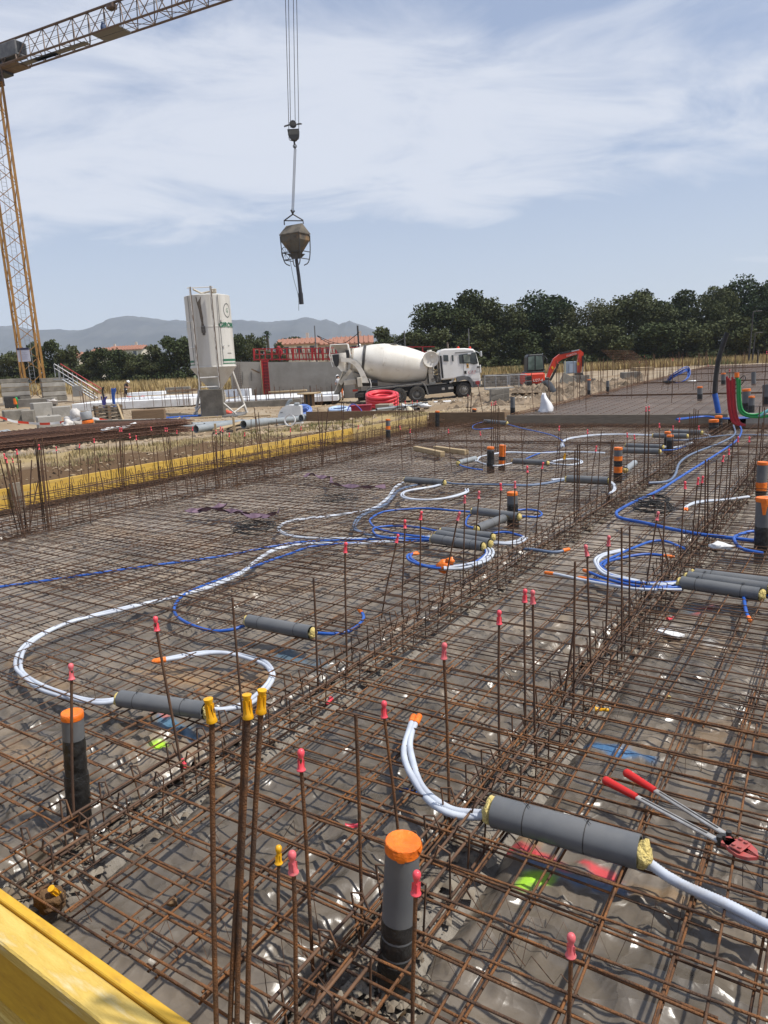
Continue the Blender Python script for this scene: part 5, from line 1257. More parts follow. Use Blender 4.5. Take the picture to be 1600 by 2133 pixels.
sling([(633, 994, .04), (650, 990, .07), (670, 996, .05), (692, 998, .06), (690, 1008, .05), (720, 1014, .05), (760, 1017, .06), (803, 1016, .05)], 'purple sling stretched out behind the white loops', .06)
for a, c_, lab in (((865, 934), (922, 946), 'short timber offcut lying before the corner of the boards, left'), ((906, 934), (972, 943), 'short timber offcut lying before the corner of the boards, right')):
    p, q = G(*a, .05), G(*c_, .05); v = q - p; b = MB(); b.bbox((p + q) / 2, (v.length, .09, .09), .005, math.atan2(v.y, v.x)); solo('timber_offcut', b, wood_l, lab, 'timber offcut')
b = MB(); b.blob(G(102, 1872, -.045), .048, 3, 14, 10, .22, (1.25, .9, .75)); solo('stone', b, mat('brown_clod', (.17, .095, .04), .95, 0, (.10, .055, .025), 14, 6, bump=1, bscale=40), 'brown lump of earth beside the near yellow beam', 'stone')
for px, py, r, lab in ((462, 1632, .03, 'crumbled clod under the mesh by the four thick bars'), (360, 1878, .014, 'small earth crumb on the near plastic, left of the four bars'), (1390, 1452, .012, 'tiny yellow foam crumb right of the bent conduit')):
    b = MB(); b.blob(G(px, py, -.06), r, px, 10, 7, .4, (1.3, 1, .7)); solo('clod', b, foam_y if 'foam' in lab else mat('tan_clod', (.24, .155, .08), .95, 0, (.15, .09, .045), 20, 5), lab, 'clod')
p = G(1500, 1137, .07); b = MB(); b.blob(p, .06, 12, 10, 7, .4, (1.3, 1, .4)); solo('paper_scrap', b, poly_w, 'crumpled white paper left of the big right edge pipe', 'paper scrap')
p = G(1395, 1318, -.04); b = MB(); b.box(p, (.16, .07, .012), -.5); solo('plastic_scrap', b, poly_w, 'white flat scrap under the mesh below the right sleeves', 'plastic scrap')
# ------------------------------------------------------------ mixer truck
K = 47 / FPX
def tx(px): return (px - 835) * K
def tz(px, py): return (843.5 - .1 * (px - 835) - py) * K
tr, tf = PL['truck_r'], PL['truck_f']
pit = math.atan2(tf.z - tr.z, (tf - tr).dot(RIGHT))
T = thing('mixer_truck', 'cream concrete mixer truck with white cab parked before the concrete wall', 'mixer truck', tr, 0, None, (0, -pit, YAW))
YC = 1.25
ax0, ax1 = Vector((tx(742), YC, tz(742, 753))), Vector((tx(897), YC, tz(897, 769)))
dv = (ax1 - ax0); DL = dv.length; MD = Matrix(((dv / DL), Vector((0, 1, 0)), (dv / DL).cross(Vector((0, 1, 0))))).transposed() @ Matrix.Rotation(PI / 2, 3, 'Y')
def drum_s(px): return (px - 742) / (897 - 742) * DL
pr = []
for px, dm in ((742, 1.42), (744, 1.46), (766, 1.88), (768, 1.96), (782, 2.22), (800, 2.44), (806, 2.50), (812, 2.52), (830, 2.50), (848, 2.42), (852, 2.40), (872, 2.14), (890, 1.86), (897, 1.70), (899, 1.5)): pr.append((dm / 2, drum_s(px)))
b = MB(); b.lathe([(.62, .05)] + pr + [(.05, drum_s(900))], 40, ax0, MD); drum = part('drum', b, cream_p, T)
for px in (767,):
    b = MB(); s = drum_s(px); b.lathe([(.95, s - .09), (1.03, s - .07), (1.03, s + .07), (.98, s + .09)], 40, ax0, MD); part('track_ring', b, steel_d, drum)
for px in (806, 849):
    b = MB(); s = drum_s(px); r_ = 1.255 if px == 806 else 1.208; b.lathe([(r_ - .02, s - .02), (r_ + .008, s - .01), (r_ + .008, s + .01), (r_ - .02, s + .02)], 40, ax0, MD); part('weld_seam', b, cream_p, drum)
b = MB(); b.lathe([(.55, .0), (.73, -.01), (.75, .03), (.75, .12), (.7, .14)], 32, ax0, MD); part('mouth_ring', b, dirty_p, drum)
b = MB(); s = drum_s(825); M2 = MD @ Matrix.Rotation(R_(158), 3, 'Z'); b.lathe([(.0, .02), (.26, .02), (.26, .0)], 14, ax0 + MD @ Vector((0, 0, s)) + (MD @ Vector((-1.26, -.15, 0))) * 1.0, MD @ Matrix.Rotation(-PI / 2, 3, 'Y')); part('hatch', b, cream_p, drum)
# loading hopper
b = MB(); c = Vector((tx(722), YC, tz(722, 736)))
tp = [(-.55, -.55, .42), (.45, -.55, .38), (.45, .55, .38), (-.55, .55, .42)]; bt = [(.05, -.3, -.32), (.5, -.3, -.32), (.5, .3, -.32), (.05, .3, -.32)]
b.add([c + Vector(p) for p in tp + bt], [(0, 1, 5, 4), (1, 2, 6, 5), (2, 3, 7, 6), (3, 0, 4, 7), (4, 5, 6, 7)]); part('hopper', b, dirty_p, T)
b = MB()
for y in (-.6, .6): b.tube([c + Vector((-.6, y, .45)), c + Vector((.5, y, .4)), c + Vector((.62, y, -.5))], .03, 6)
b.tube([c + Vector((-.62, -.6, .45)), c + Vector((-.62, .6, .45))], .03, 6); b.tube([c + Vector((-.62, -.62, .45)), c + Vector((-.75, -.62, -.2)), c + Vector((-.62, -.62, -.95))], .03, 6); part('hopper_rail', b, white_p, T)
b = MB(); b.box(Vector((tx(735), YC, tz(735, 746))), (.18, 1.3, .75)); part('drum_mouth', b, black_p, T)
# discharge funnel, with a black plate painting the shade inside its opening
c = Vector((tx(720), YC - .35, tz(720, 760)))
b = MB(); vs = []
n = 16
for (dx, z, ra, rb) in ((-.05, .62, .52, .5), (-.02, .15, .5, .45), (.12, -.38, .25, .28), (.18, -.55, .2, .24)):
    for j in range(n): a = 2 * PI * j / n; vs.append(c + Vector((dx + ra * math.cos(a) * 1.1, rb * math.sin(a), z)))
b.add(vs, [(i * n + j, i * n + (j + 1) % n, (i + 1) * n + (j + 1) % n, (i + 1) * n + j) for i in range(3) for j in range(n)], True)
fun = part('discharge_funnel', b, cream_p, T)
b = MB(); vs = [c + Vector((-.28 + .21 * x, -.52 - .02 * abs(x), .15 + z)) for x, z in ((-1, .4), (1, .4), (.95, .05), (.6, -.28), (0, -.4), (-.6, -.28), (-.95, .05))]; b.add(vs + [v + Vector((0, .12, 0)) for v in vs], [tuple(range(6, -1, -1)), tuple(range(7, 14))] + [(i, (i + 1) % 7, (i + 1) % 7 + 7, i + 7) for i in range(7)]); part('opening_shade', b, black_p, fun)
# chute
p0, p1 = Vector((tx(722), YC - .3, tz(722, 778))), Vector((tx(699), YC - .45, tz(699, 824))); d_ = (p1 - p0); n_ = d_.cross(Vector((0, 1, 0))).normalized()
if n_.z < 0: n_ = -n_
b = MB(); vs = []
m = 9
for k, f in enumerate((0, .5, 1.)):
    for j in range(m): a = PI * (j / (m - 1)); w = .38 - .03 * f; vs.append(p0 + d_ * f + Vector((0, 1, 0)) * (w * math.cos(a)) - n_ * (w * math.sin(a)))
o = len(vs); vs2 = [v + n_ * .0 + (v - (p0 + d_ * (i // m) * .5)).normalized() * -.02 for i, v in enumerate(vs)]
b.add(vs + vs2, [(k * m + j, k * m + j + 1, (k + 1) * m + j + 1, (k + 1) * m + j) for k in range(2) for j in range(m - 1)] + [(o + k * m + j + 1, o + k * m + j, o + (k + 1) * m + j, o + (k + 1) * m + j + 1) for k in range(2) for j in range(m - 1)], True)
ch = part('chute', b, mat('concrete_coated_steel', (.23, .215, .185), .8, 0, (.13, .12, .10), 3, 6), T)
for y in (-.38, .38):
    b = MB(); b.tube([p0 + Vector((0, y, 0)), p1 + Vector((0, y * .9, 0))], .035, 6); part('chute_lip', b, dirty_p, ch)
# second chute half standing: pale side plate
b = MB(); b.prism([(tx(737), tz(737, 772)), (tx(742), tz(742, 776)), (tx(716), tz(716, 806)), (tx(711), tz(711, 800))], YC - .85, YC - .78); part('chute_arm', b, dirty_p, T)
# curved rear frame
def arc_band(y0, y1):
    out, inn = [], []
    for px, py, qx, qy in ((722, 751, 722, 758), (738, 750, 738, 759), (750, 755, 745, 763), (760, 765, 752, 771), (766, 777, 757, 783), (772, 794, 760, 795), (774, 800, 758, 800)): out.append((tx(px), tz(px, py))); inn.append((tx(qx), tz(qx, qy)))
    b = MB(); n = len(out); vs = [(x, y, z) for y in (y0, y1) for x, z in out + inn]; f = []
    for i in range(n - 1):
        f += [(i, i + 1, n + i + 1, n + i), (2 * n + i + 1, 2 * n + i, 3 * n + i, 3 * n + i + 1), (i, 2 * n + i, 2 * n + i + 1, i + 1), (n + i, n + i + 1, 3 * n + i + 1, 3 * n + i)]
    return b.add(vs, f)
part('rear_arch', arc_band(.05, .28), cream_p, T); part('rear_arch', arc_band(2.22, 2.45), cream_p, T)
b = MB(); b.bbox((tx(735), YC - .3, tz(735, 799)), (.8, 1.5, .34), .03); b.bbox((tx(755), YC - .5, tz(755, 799)), (.3, 1.5, .62), .03); part('rear_crossbeam', b, dirty_p, T)
b = MB(); b.cyl(Vector((tx(760), .35, tz(760, 800))), Vector((tx(792), .35, tz(792, 800))), .21, 14); tank = part('air_tank', b, black_p, T)
b = MB(); b.tube([Vector((tx(776), .1, tz(776, 792))), Vector((tx(778), .08, tz(778, 802))), Vector((tx(777), .1, tz(777, 810)))], .025, 6); part('hose', b, white_p, tank)
b = MB(); b.prism([(tx(742), tz(742, 778)), (tx(756), tz(756, 784)), (tx(756), tz(756, 818)), (tx(744), tz(744, 812))], YC - .4, YC + .4); part('rear_plate', b, dirty_p, T)
b = MB(); b.bbox((tx(744), .5, tz(744, 816)), (.35, .1, .14), .02); part('tail_lamp', b, redo_p, T)
b = MB(); b.bbox((tx(752), YC, tz(752, 826)), (.6, 2.3, .3), .03); part('underrun_bar', b, steel_d, T)
# chassis
b = MB(); b.bbox((tx(868), YC, .92), (7.6, .9, .26), .03); b.box((tx(820), YC, .55), (4.6, .25, .3)); part('chassis', b, steel_d, T)
grey_st = mat('dusty_grey_steel', (.19, .185, .175), .6, .1, (.12, .115, .105), 3, 5)
b = MB(); pts = [(tx(765), tz(765, 824)), (tx(769), tz(769, 816)), (tx(775), tz(775, 813)), (tx(884), tz(884, 801)), (tx(889), tz(889, 806)), (tx(893), tz(893, 824))]
for y in (-.02, 1.9):
    for i in range(len(pts) - 1):
        a, c = Vector((pts[i][0], y, pts[i][1])), Vector((pts[i + 1][0], y, pts[i + 1][1])); u = c - a; M_ = Matrix(((u.normalized()), Vector((0, 1, 0)), u.normalized().cross(Vector((0, 1, 0))))).transposed(); b.bbox((a + c) / 2 + Vector((0, .3, 0)), (u.length + .03, .62, .09), .015, M=M_)
part('mudguard', b, grey_st, T)
b = MB(); b.prism([(tx(763), .38), (tx(763), 1.0), (tx(780), 1.0), (tx(772), .38)], .05, .12); part('mud_flap', b, black_r, T)
def wheel(px, y, r, w, front=False):
    x = tx(px); b = MB(); M_ = Matrix.Rotation(PI / 2, 3, 'X'); c0 = Vector((x, y, r))
    b.lathe([(r * .58, -w / 2), (r * .80, -w / 2 - .01), (r * .95, -w / 2 + .02), (r, -w / 2 + .06), (r, w / 2 - .06), (r * .95, w / 2 - .02), (r * .8, w / 2), (r * .58, w / 2)], 28, c0, M_); tw = part('wheel', b, tyre, T)
    b = MB()
    if front: b.lathe([(r * .58, w / 2), (r * .55, w / 2 + .01), (r * .42, w / 2 - .02), (r * .3, w / 2 + .04), (.0, w / 2 + .06)], 20, c0, M_)
    else: b.lathe([(r * .58, w / 2), (r * .55, w / 2 - .01), (r * .5, w / 2 - .14), (r * .24, w / 2 - .12), (r * .2, w / 2 + .0), (.0, w / 2 + .01)], 20, c0, M_)
    part('rim', b, mat('dusty_rim', (.24, .23, .21), .6, .2, (.16, .15, .13), 6, 4) if front else grey_st, tw)
    b = MB()
    for k in range(10): a = 2 * PI * k / 10; q = c0 + Vector((r * .38 * math.cos(a), -w / 2 - .01 if front else -w / 2 + .12, r * .38 * math.sin(a))); b.cyl(q, q - Vector((0, .04, 0)), .02, 6)
    part('wheel_nuts', b, steel_d, tw, None, 'stuff')
for px, fr in ((784, False), (832, False), (870, False), (967, True)):
    wheel(px, .22, .53 if not fr else .5, .55 if not fr else .34, fr); wheel(px, 2.28, .53 if not fr else .5, .55 if not fr else .34, fr)
# side box, steps
b = MB(); b.bbox((tx(919), .5, .72), (1.66, .7, .56), .03); sb = part('side_box', b, black_p, T)
b = MB(); b.bbox((tx(941), .13, .72), (.34, .03, .14), .01); b.bbox((tx(925), .13, .72), (.18, .03, .16), .01); part('plate', b, mat('pale_dusty_plate', (.42, .40, .36), .7), sb)
b = MB(); b.box((tx(912), .3, 1.06), (1.3, .5, .05)); part('catwalk', b, grey_st, T)
# front drum bearing and machinery
b = MB(); b.prism([(tx(898), 1.1), (tx(912), 1.1), (tx(903), tz(903, 772)), (tx(898), tz(898, 772))], .35, .55); b.prism([(tx(898), 1.1), (tx(912), 1.1), (tx(903), tz(903, 772)), (tx(898), tz(898, 772))], 1.95, 2.15); b.bbox((tx(903), YC, tz(903, 772)), (.25, 1.9, .5), .03); part('drum_bearing', b, dirty_p, T)
b = MB(); b.bbox((tx(916), YC + .1, 1.35), (.6, 1.4, .5), .05); b.cyl((tx(910), .6, 1.7), (tx(921), .5, 1.85), .07, 8); b.tube(cr([(tx(905), .5, 2.0), (tx(912), .4, 1.9), (tx(920), .45, 1.75), (tx(924), .6, 1.3)], 4), .04, 6); b.bbox((tx(906), .5, 1.35), (.18, .4, .2), .02); b.tube([(tx(914), .3, 1.15), (tx(918), .35, 1.55)], .03, 6); b.tube([(tx(922), .3, 1.15), (tx(918), .35, 1.55)], .03, 6); part('gearbox', b, mat('oily_dusty_metal', (.30, .27, .22), .6, .2, (.12, .105, .09), 5, 5, .4, .6), T)
b = MB(); c = Vector((tx(905), 0, tz(905, 752))); b.lathe([(0, .3), (.30, .27), (.5, .2), (.52, .24), (.52, 2.1), (.5, 2.16), (.3, 2.22), (0, 2.25)], 26, c, Matrix.Rotation(-PI / 2, 3, 'X')); wt = part('water_tank', b, cream_p, T)
b = MB()
for dx, dz in ((.06, .25), (.09, -.12)): b.cyl(c + Vector((dx, .2, dz)), c + Vector((dx, .3, dz)), .06, 8)
b.cyl(c + Vector((0, 1.0, .5)), c + Vector((0, 1.0, .6)), .15, 10); part('tank_fitting', b, cream_p, wt)
# cab
prof_c = [(tx(922), 1.28), (tx(922), tz(922, 738)), (tx(926), tz(926, 733)), (tx(934), tz(934, 731)), (tx(975), tz(975, 729.5)), (tx(992), tz(992, 731)), (tx(996), tz(996, 735)), (tx(1001), tz(1001, 757)), (tx(1003), tz(1003, 775)), (tx(1003), .95), (tx(987), .95), (tx(982), 1.18), (tx(972), 1.34), (tx(958), 1.30)]
b = MB(); b.prism(prof_c, .06, 2.44); cab = part('cab', b, white_p, T)
md = cab.modifiers.new('bevel', 'BEVEL'); md.width = .09; md.segments = 3; md.limit_method = 'ANGLE'; md.angle_limit = R_(50)
def pane(name, pts, m, par, y=.055, th=.02):
    b = MB(); b.prism([(tx(x), tz(x, z)) for x, z in pts], y - th, y); return part(name, b, m, par)
pane('cab_roof_gap', [(954, 738.5), (992, 735.5), (992, 736.5), (954, 739.6)], black_p, cab)
door = pane('door', [(970, 762), (983, 762), (989, 765), (1000.5, 762), (1002, 790), (986, 791), (980, 787), (970, 785)], white_p, cab, .06, .012)
pane('window', [(961.5, 743), (996, 737.5), (1000, 760), (991, 762.5), (983, 760), (962, 760.5)], glass_d, door, .046, .01)
pane('seat_back', [(971, 743), (984, 742), (984, 758), (972, 758)], mat('pale_cab_lining', (.20, .225, .19), .7), cab, .034, .003)
pane('window_pillar', [(968, 742), (970, 741.6), (970.5, 760.5), (968.5, 760.5)], black_p, door, .034, .004)
pane('rear_window', [(930, 743.5), (940, 743.5), (940, 756), (930, 756)], glass_d, cab, .05)
pane('rear_window', [(947, 743.5), (950.5, 743.5), (950.5, 756), (947, 756)], glass_d, cab, .05)
pane('rear_strip', [(922.5, 745), (926.5, 745), (927.5, 790), (923.5, 790)], black_p, cab, .05)
pane('door_handle', [(970.5, 775), (975, 775), (975, 781), (970.5, 781)], black_p, door, .045)
pane('sticker', [(976, 760.5), (980.5, 760.5), (980.5, 769), (976, 769)], mat('orange_sticker', (.62, .34, .06), .5), door, .045, .005)
pane('sticker_arrow', [(977, 762), (980, 765), (977, 767.5)], black_p, door, .038, .002)
pane('seam', [(969.4, 762), (969.8, 762), (969.8, 785), (969.4, 785)], grey_p, cab, .055, .006)
v, f = text_mesh('C.B.S', .20, 1.15, 0, .35); y_ = .04
b = MB(); b.add([(tx(977.3) + x, y_, tz(977.3, 780) + z + x * .03) for x, z in v], f); part('door_lettering', b, red_p, door)
v, f = text_mesh('Sud', .17, 1.0, 0, .45)
b = MB(); b.add([(tx(992.5) + x, y_ - .001, tz(992.5, 779) + z + x * .03) for x, z in v], f); part('door_lettering', b, mat('grey_lettering', (.22, .23, .24), .5), door)
pane('lettering_underline', [(979, 780.8), (992.5, 780.5), (992.5, 781), (979, 781.3)], red_p, door, .042, .003)
fender = [(954, 787), (966, 785), (978, 786), (984, 791), (987, 800), (987.5, 809), (984, 809), (982, 801), (978, 795), (970, 793), (958, 796), (954, 797)]
b = MB(); b.prism([(tx(x), tz(x, z)) for x, z in fender], .0, .5); part('front_fender', b, grey_p, T)
b = MB(); b.bbox((tx(995), YC, .82), (.5, 2.4, .42), .05); bp = part('bumper', b, grey_p, T)
b = MB(); b.bbox((tx(996), .03, .9), (.26, .04, .2), .02); part('headlight', b, mat('red_reflector', (.3, .05, .05), .2), bp)
b = MB(); b.bbox((tx(996), 2.46, .9), (.26, .04, .2), .02); part('headlight', b, mat('red_reflector', (.3, .05, .05), .2), bp)
b = MB(); b.bbox((tx(1004), .1, 1.75), (.08, .12, .5), .02); part('corner_deflector', b, white_p, cab)
b = MB(); b.tube(cr([(tx(996), .15, tz(996, 735)), (tx(1003), -.05, tz(1003, 739)), (tx(1004), -.1, tz(1004, 744))], 4), .02, 6); b.bbox((tx(1006.5), -.12, tz(1006, 741)), (.1, .22, .36), .04); part('mirror', b, mat('pale_mirror', (.5, .52, .53), .4), cab)
b = MB(); b.bbox((tx(983), -.02, tz(983, 741)), (.22, .08, .1), .02); part('wide_mirror', b, mat('pale_mirror', (.5, .52, .53), .4), cab)
b = MB(); b.bbox((tx(1000), .03, tz(1000, 767)), (.2, .06, .1), .02); part('black_trim', b, black_p, cab)
for px in (964, 988): b = MB(); b.lathe([(.09, 0), (.09, .08), (.06, .14), (0, .16)], 10, (tx(px), .7, tz(px, 730.5))); part('beacon', b, redo_p, cab)
b = MB(); b.tube([(tx(941), .2, tz(941, 718)), (tx(942), .2, tz(942, 745)), (tx(943), .2, tz(943, 785))], .085, 10, True, [.05, .1, .115]); ex_ = part('exhaust_stack', b, mat('rusty_exhaust', (.21, .175, .14), .7, .3, (.13, .10, .075), 6, 4), T)
b = MB(); b.tube(cr([(tx(945), .25, tz(945, 786)), (tx(947), .2, tz(947, 793)), (tx(944), .15, tz(944, 797)), (tx(939), .15, tz(939, 799))], 4), .075, 8); part('exhaust_elbow', b, mat('pale_pipe', (.42, .41, .39), .5, .4), ex_)
b = MB(); b.box((tx(936), YC + .2, 1.7), (.5, 2, 1.3)); part('air_filter', b, black_p, T)

# ------------------------------------------------------------ mortar silo
K2 = 37.6 / FPX
S = thing('mortar_silo', 'tall white mortar silo with green stripes on legs at left', 'silo', PL['silo'], YAW + .05)
Rs = 1.165; z0, z1 = 2.66, 6.22; CY = 1.35
silo_m = mat('dirty_white_silo_paint', (.60, .585, .54), .5, 0, (.44, .415, .36), .9, 7, .42, .75, stretch=(3, 3, .5), col3=(.40, .365, .31), scale3=2.2, lo3=.68, hi3=.85)
cx0 = .02
b = MB(); b.lathe([(0, z1 + .12), (Rs * .6, z1 + .1), (Rs - .03, z1 + .02), (Rs, z1), (Rs, z1 - 1.55), (Rs + .012, z1 - 1.56), (Rs + .012, z1 - 1.6), (Rs, z1 - 1.61), (Rs, z0), (Rs + .03, z0 - .02), (Rs + .03, z0 - .06), (.28, 1.38), (.22, 1.15), (.0, 1.15)], 48, (cx0, CY, 0)); body = part('tank', b, silo_m, S)
green_p = mat('green_paint', (.02, .14, .07), .5); dark_t = mat('dark_lettering', (.06, .065, .06), .5)
def around(v, f, a0, z, r=Rs + .006):
    b = MB(); b.add([(cx0 + r * math.sin(a0 + x / r), CY - r * math.cos(a0 + x / r), z + y) for x, y in v], [tuple(reversed(q)) for q in f]); return b
def stripe(a0, a1, za, zb, name='green_stripe', m=None):
    n = 24; v = [((a0 + (a1 - a0) * i / n) * (Rs + .005), z) for z in (0, zb - za) for i in range(n + 1)]; f = [(i + 1, i, n + 1 + i, n + 2 + i) for i in range(n)]
    part(name, around(v, f, 0, za, Rs + .005), m or green_p, body)
for (za, zb) in ((z0 + .22, z0 + .33), (z0 + .08, z0 + .13)): stripe(R_(35), R_(160), za, zb); stripe(R_(-160), R_(-42), za, zb)
for a0 in (R_(33), R_(-152)):
    v, f = text_mesh('GIROMIX', .34, 1.0, 0, 0, .012); part('lettering', around(v, f, a0, z1 - 1.62, Rs + .02), green_p, body)
    v, f = text_mesh('97', .13); part('lettering', around(v, f, a0 + R_(22), z1 - 2.62), dark_t, body)
    v, f = text_mesh('www.', .15); part('lettering', around(v, f, a0 + R_(18), z1 - 2.98), dark_t, body)
    n = 28; ring = [(.27 * math.cos(2 * PI * i / n) * k, .36 * math.sin(2 * PI * i / n) * k) for k in (1, .88) for i in range(n)]
    part('emblem_ring', around(ring, [((i + 1) % n, i, n + i, n + (i + 1) % n) for i in range(n)], a0 + R_(31), z1 - .78), dark_t, body)
    v, f = text_mesh('G', .3, .9); part('emblem_letter', around([(x - .1, y - .1) for x, y in v], f, a0 + R_(31), z1 - .78), green_p, body)
# stain and plate on the front
v, f = [], []
st = [(-.26, 6.12, .13), (-.24, 5.8, .11), (-.2, 5.45, .08), (-.17, 5.1, .07), (-.15, 4.85, .06), (-.15, 4.68, .07)]
for i, (x, z, w) in enumerate(st): v += [(x - w * (1 + .2 * math.sin(i * 3)), z), (x + w * (1 + .2 * math.cos(i * 4)), z)]
f = [(2 * i, 2 * i + 2, 2 * i + 3, 2 * i + 1) for i in range(len(st) - 1)]
part('mortar_stain', around(v, [tuple(reversed(q)) for q in f], 0, 0, Rs + .004), mat('brown_mortar_stain', (.11, .09, .07), .9, 0, (.17, .14, .11), 6, 4), body)
b = MB(); b.bbox((-.13 + cx0, CY - Rs - .02, 4.5), (.2, .08, .34), .02); b.bbox((-.13 + cx0, CY - Rs - .02, 4.28), (.13, .06, .12), .02); part('inspection_plate', b, mat('dark_sooty_plate', (.06, .055, .05), .7, 0, (.12, .11, .1), 12, 4), S)
# front rails
for s, nm in ((-.56, 0), (.46, 1)):
    b = MB(); b.bbox((s, CY - Rs - .16, 4.0), (.06, .12, 5.2), .01); r_ = part('rail', b, mat('scuffed_rail_paint', (.55, .53, .49), .6, .1, (.10, .07, .05), 5, 5, .5, .62, stretch=(4, 4, .6)), S)
    b = MB(); b.box((s + .045, CY - Rs - .19, 4.0), (.03, .05, 5.2)); part('rail_edge', b, mat('rusty_rail_edge', (.10, .065, .045), .8, .2, (.2, .15, .11), 5, 4), r_)
for z in (2.1, 1.62, 6.55): b = MB(); b.bbox((-.05, CY - Rs - .16, z), (1.0 if z < 6 else 1.3, .05, .05), .008); part('rung', b, white_p, S)
for z in (4.95, 3.65):
    for x0, x1 in ((-.95, -.56), (.46, .85)): b = MB(); b.box(((x0 + x1) / 2, CY - Rs * .78, z), (x1 - x0, .05, .05)); part('bracket', b, white_p, S)
b = MB()
for x in (-.78, .72): b.tube([(x, CY - Rs * .85, 6.2), (x + .02, CY - Rs * .9, 2.8)], .018, 5)
part('cable_run', b, grey_p, S)
b = MB(); b.tube([(-.45, CY - 1.1, 6.5), (-.1, CY - .8, 6.32), (.5, CY - .9, 6.4)], .05, 6); b.bbox((.5, CY - .7, 6.42), (.3, .2, .22), .03); part('top_fitting', b, dirty_p, S)
for x, y in ((-.95, 2.45), (.98, 2.45)): 
    b = MB(); b.tube([(x * .82, y - .2, 2.5), (x * 1.45, y, .05)], .075, 8); part('leg', b, mat('pale_leg_paint', (.56, .54, .50), .55, 0, (.40, .37, .32), 3, 5), S)
for s in (-1, 1):
    b = MB(); b.tube([(s * .52, CY - Rs - .08, 1.4), (s * .56 - .05, CY - Rs - .05, .05)], .07, 8); part('leg', b, MATS['pale_leg_paint'], S)
    b = MB(); b.tube([(s * .55, .1, .75), (s * 1.15, .2, .12)], .05, 7); b.tube([(s * 1.35, 2.3, .5), (s * .9, .6, .15)], .045, 6); part('brace', b, MATS['pale_leg_paint'], S)
b = MB(); b.bbox((0, .95, .06), (2.9, 2.9, .12), .02); part('skid_frame', b, grey_st, S)
b = MB(); b.bbox((0, .25, .78), (1.16, .75, 1.4), .02); part('front_panel', b, conc_s, S)
b = MB(); b.bbox((.15, 1.3, 1.0), (.7, .6, .4), .05); b.cyl((-.2, .9, .9), (.5, .9, 1.35), .16, 10); part('mixing_pump', b, dirty_p, S)
hose('hose', [on(455, 872, 37) + Vector((0, 0, .1)), on(420, 870, 36.5) + Vector((0, 0, .08)), on(380, 872, 35) + Vector((0, 0, .08)), on(345, 874, 33) + Vector((0, 0, .07)), on(318, 862, 34) + Vector((0, 0, .07))], .05, blue_c, 'blue hose lying on the ground left of the silo foot', 7, None, 'hose')
hose('hose', [on(430, 868, 38) + Vector((0, 0, .1)), on(400, 866, 37) + Vector((0, 0, .2)), on(365, 874, 34) + Vector((0, 0, .08)), on(325, 876, 32) + Vector((0, 0, .08))], .05, blue_c, 'second blue hose lying beside the first near the silo', 7, None, 'hose')
p = on(474, 862, 39); b = MB(); b.blob(p + Vector((0, 0, .12)), .32, 6, 10, 7, .3, (1.2, .8, .5)); solo('red_sack', b, mat('red_plastic_film', (.62, .10, .06), .5), 'red plastic sack under the right leg of the silo', 'sack')

# ------------------------------------------------------------ tower crane
base = PL['crane']; zt = D(-8, 172, 60).z; H = zt - base.z; hw = .72
C_ = thing('tower_crane', 'ochre lattice tower crane with its jib reaching over the site', 'tower crane', base, YAW + .62)
def lattice(b, A, B, n, r, zig=True):
    P = [[a.lerp(c, i / n) for i in range(n + 1)] for a, c in zip(A, B)]
    m = len(A)
    for k in range(m):
        p, q = P[k], P[(k + 1) % m]
        for i in range(n):
            if (i + k) % 2: b.tube([p[i], q[i + 1]], r, 4, False)
            else: b.tube([q[i], p[i + 1]], r, 4, False)
            if not zig: b.tube([p[i], q[i]], r * .8, 4, False)
cor = [Vector((x * hw, y * hw, 0)) for x, y in ((-1, -1), (1, -1), (1, 1), (-1, 1))]
for c in cor: b = MB(); b.box(c + Vector((0, 0, H / 2)), (.17, .17, H)); part('mast_leg', b, crane_p, C_)
b = MB(); lattice(b, cor, [c + Vector((0, 0, H)) for c in cor], int(H / 1.15), .035); part('mast_lattice', b, crane_p, C_)
b = MB()
for x in (-.18, .18): b.tube([(x, .1, .5), (x, .1, H)], .025, 4, False)
for i in range(int(H / .3)): b.tube([(-.18, .1, .5 + i * .3), (.18, .1, .5 + i * .3)], .014, 4, False)
part('ladder', b, steel_g, C_)
sl = thing('x', '', '') ; bpy.data.objects.remove(sl)
# banner facing the viewer
b = MB(); q = Vector((math.cos(-.62), math.sin(-.62), 0)); nn = Vector((-q.y, q.x, 0)); zc = (838 - 752) * 60 / FPX + .35
Mb = Matrix((q, nn, UP)).transposed(); b.box(nn * -1.08 + Vector((0, 0, zc)) + q * .05, (.98, .03, 1.05), M=Mb); ban = part('banner', b, mat('pale_banner', (.52, .52, .60), .7, 0, (.44, .44, .52), 2, 3), C_)
b = MB(); b.box(nn * -1.10 + Vector((0, 0, zc + .47)) + q * .05, (.98, .02, .16), M=Mb); part('banner_header', b, mat('navy_header', (.02, .02, .06), .6), ban)
b = MB()
for i, w in enumerate((.6, .7, .5, .62)): b.box(nn * -1.10 + Vector((0, 0, zc + .2 - i * .17)) + q * .05, (w, .014, .025), M=Mb)
part('banner_print', b, mat('grey_print', (.36, .37, .44), .7), ban)
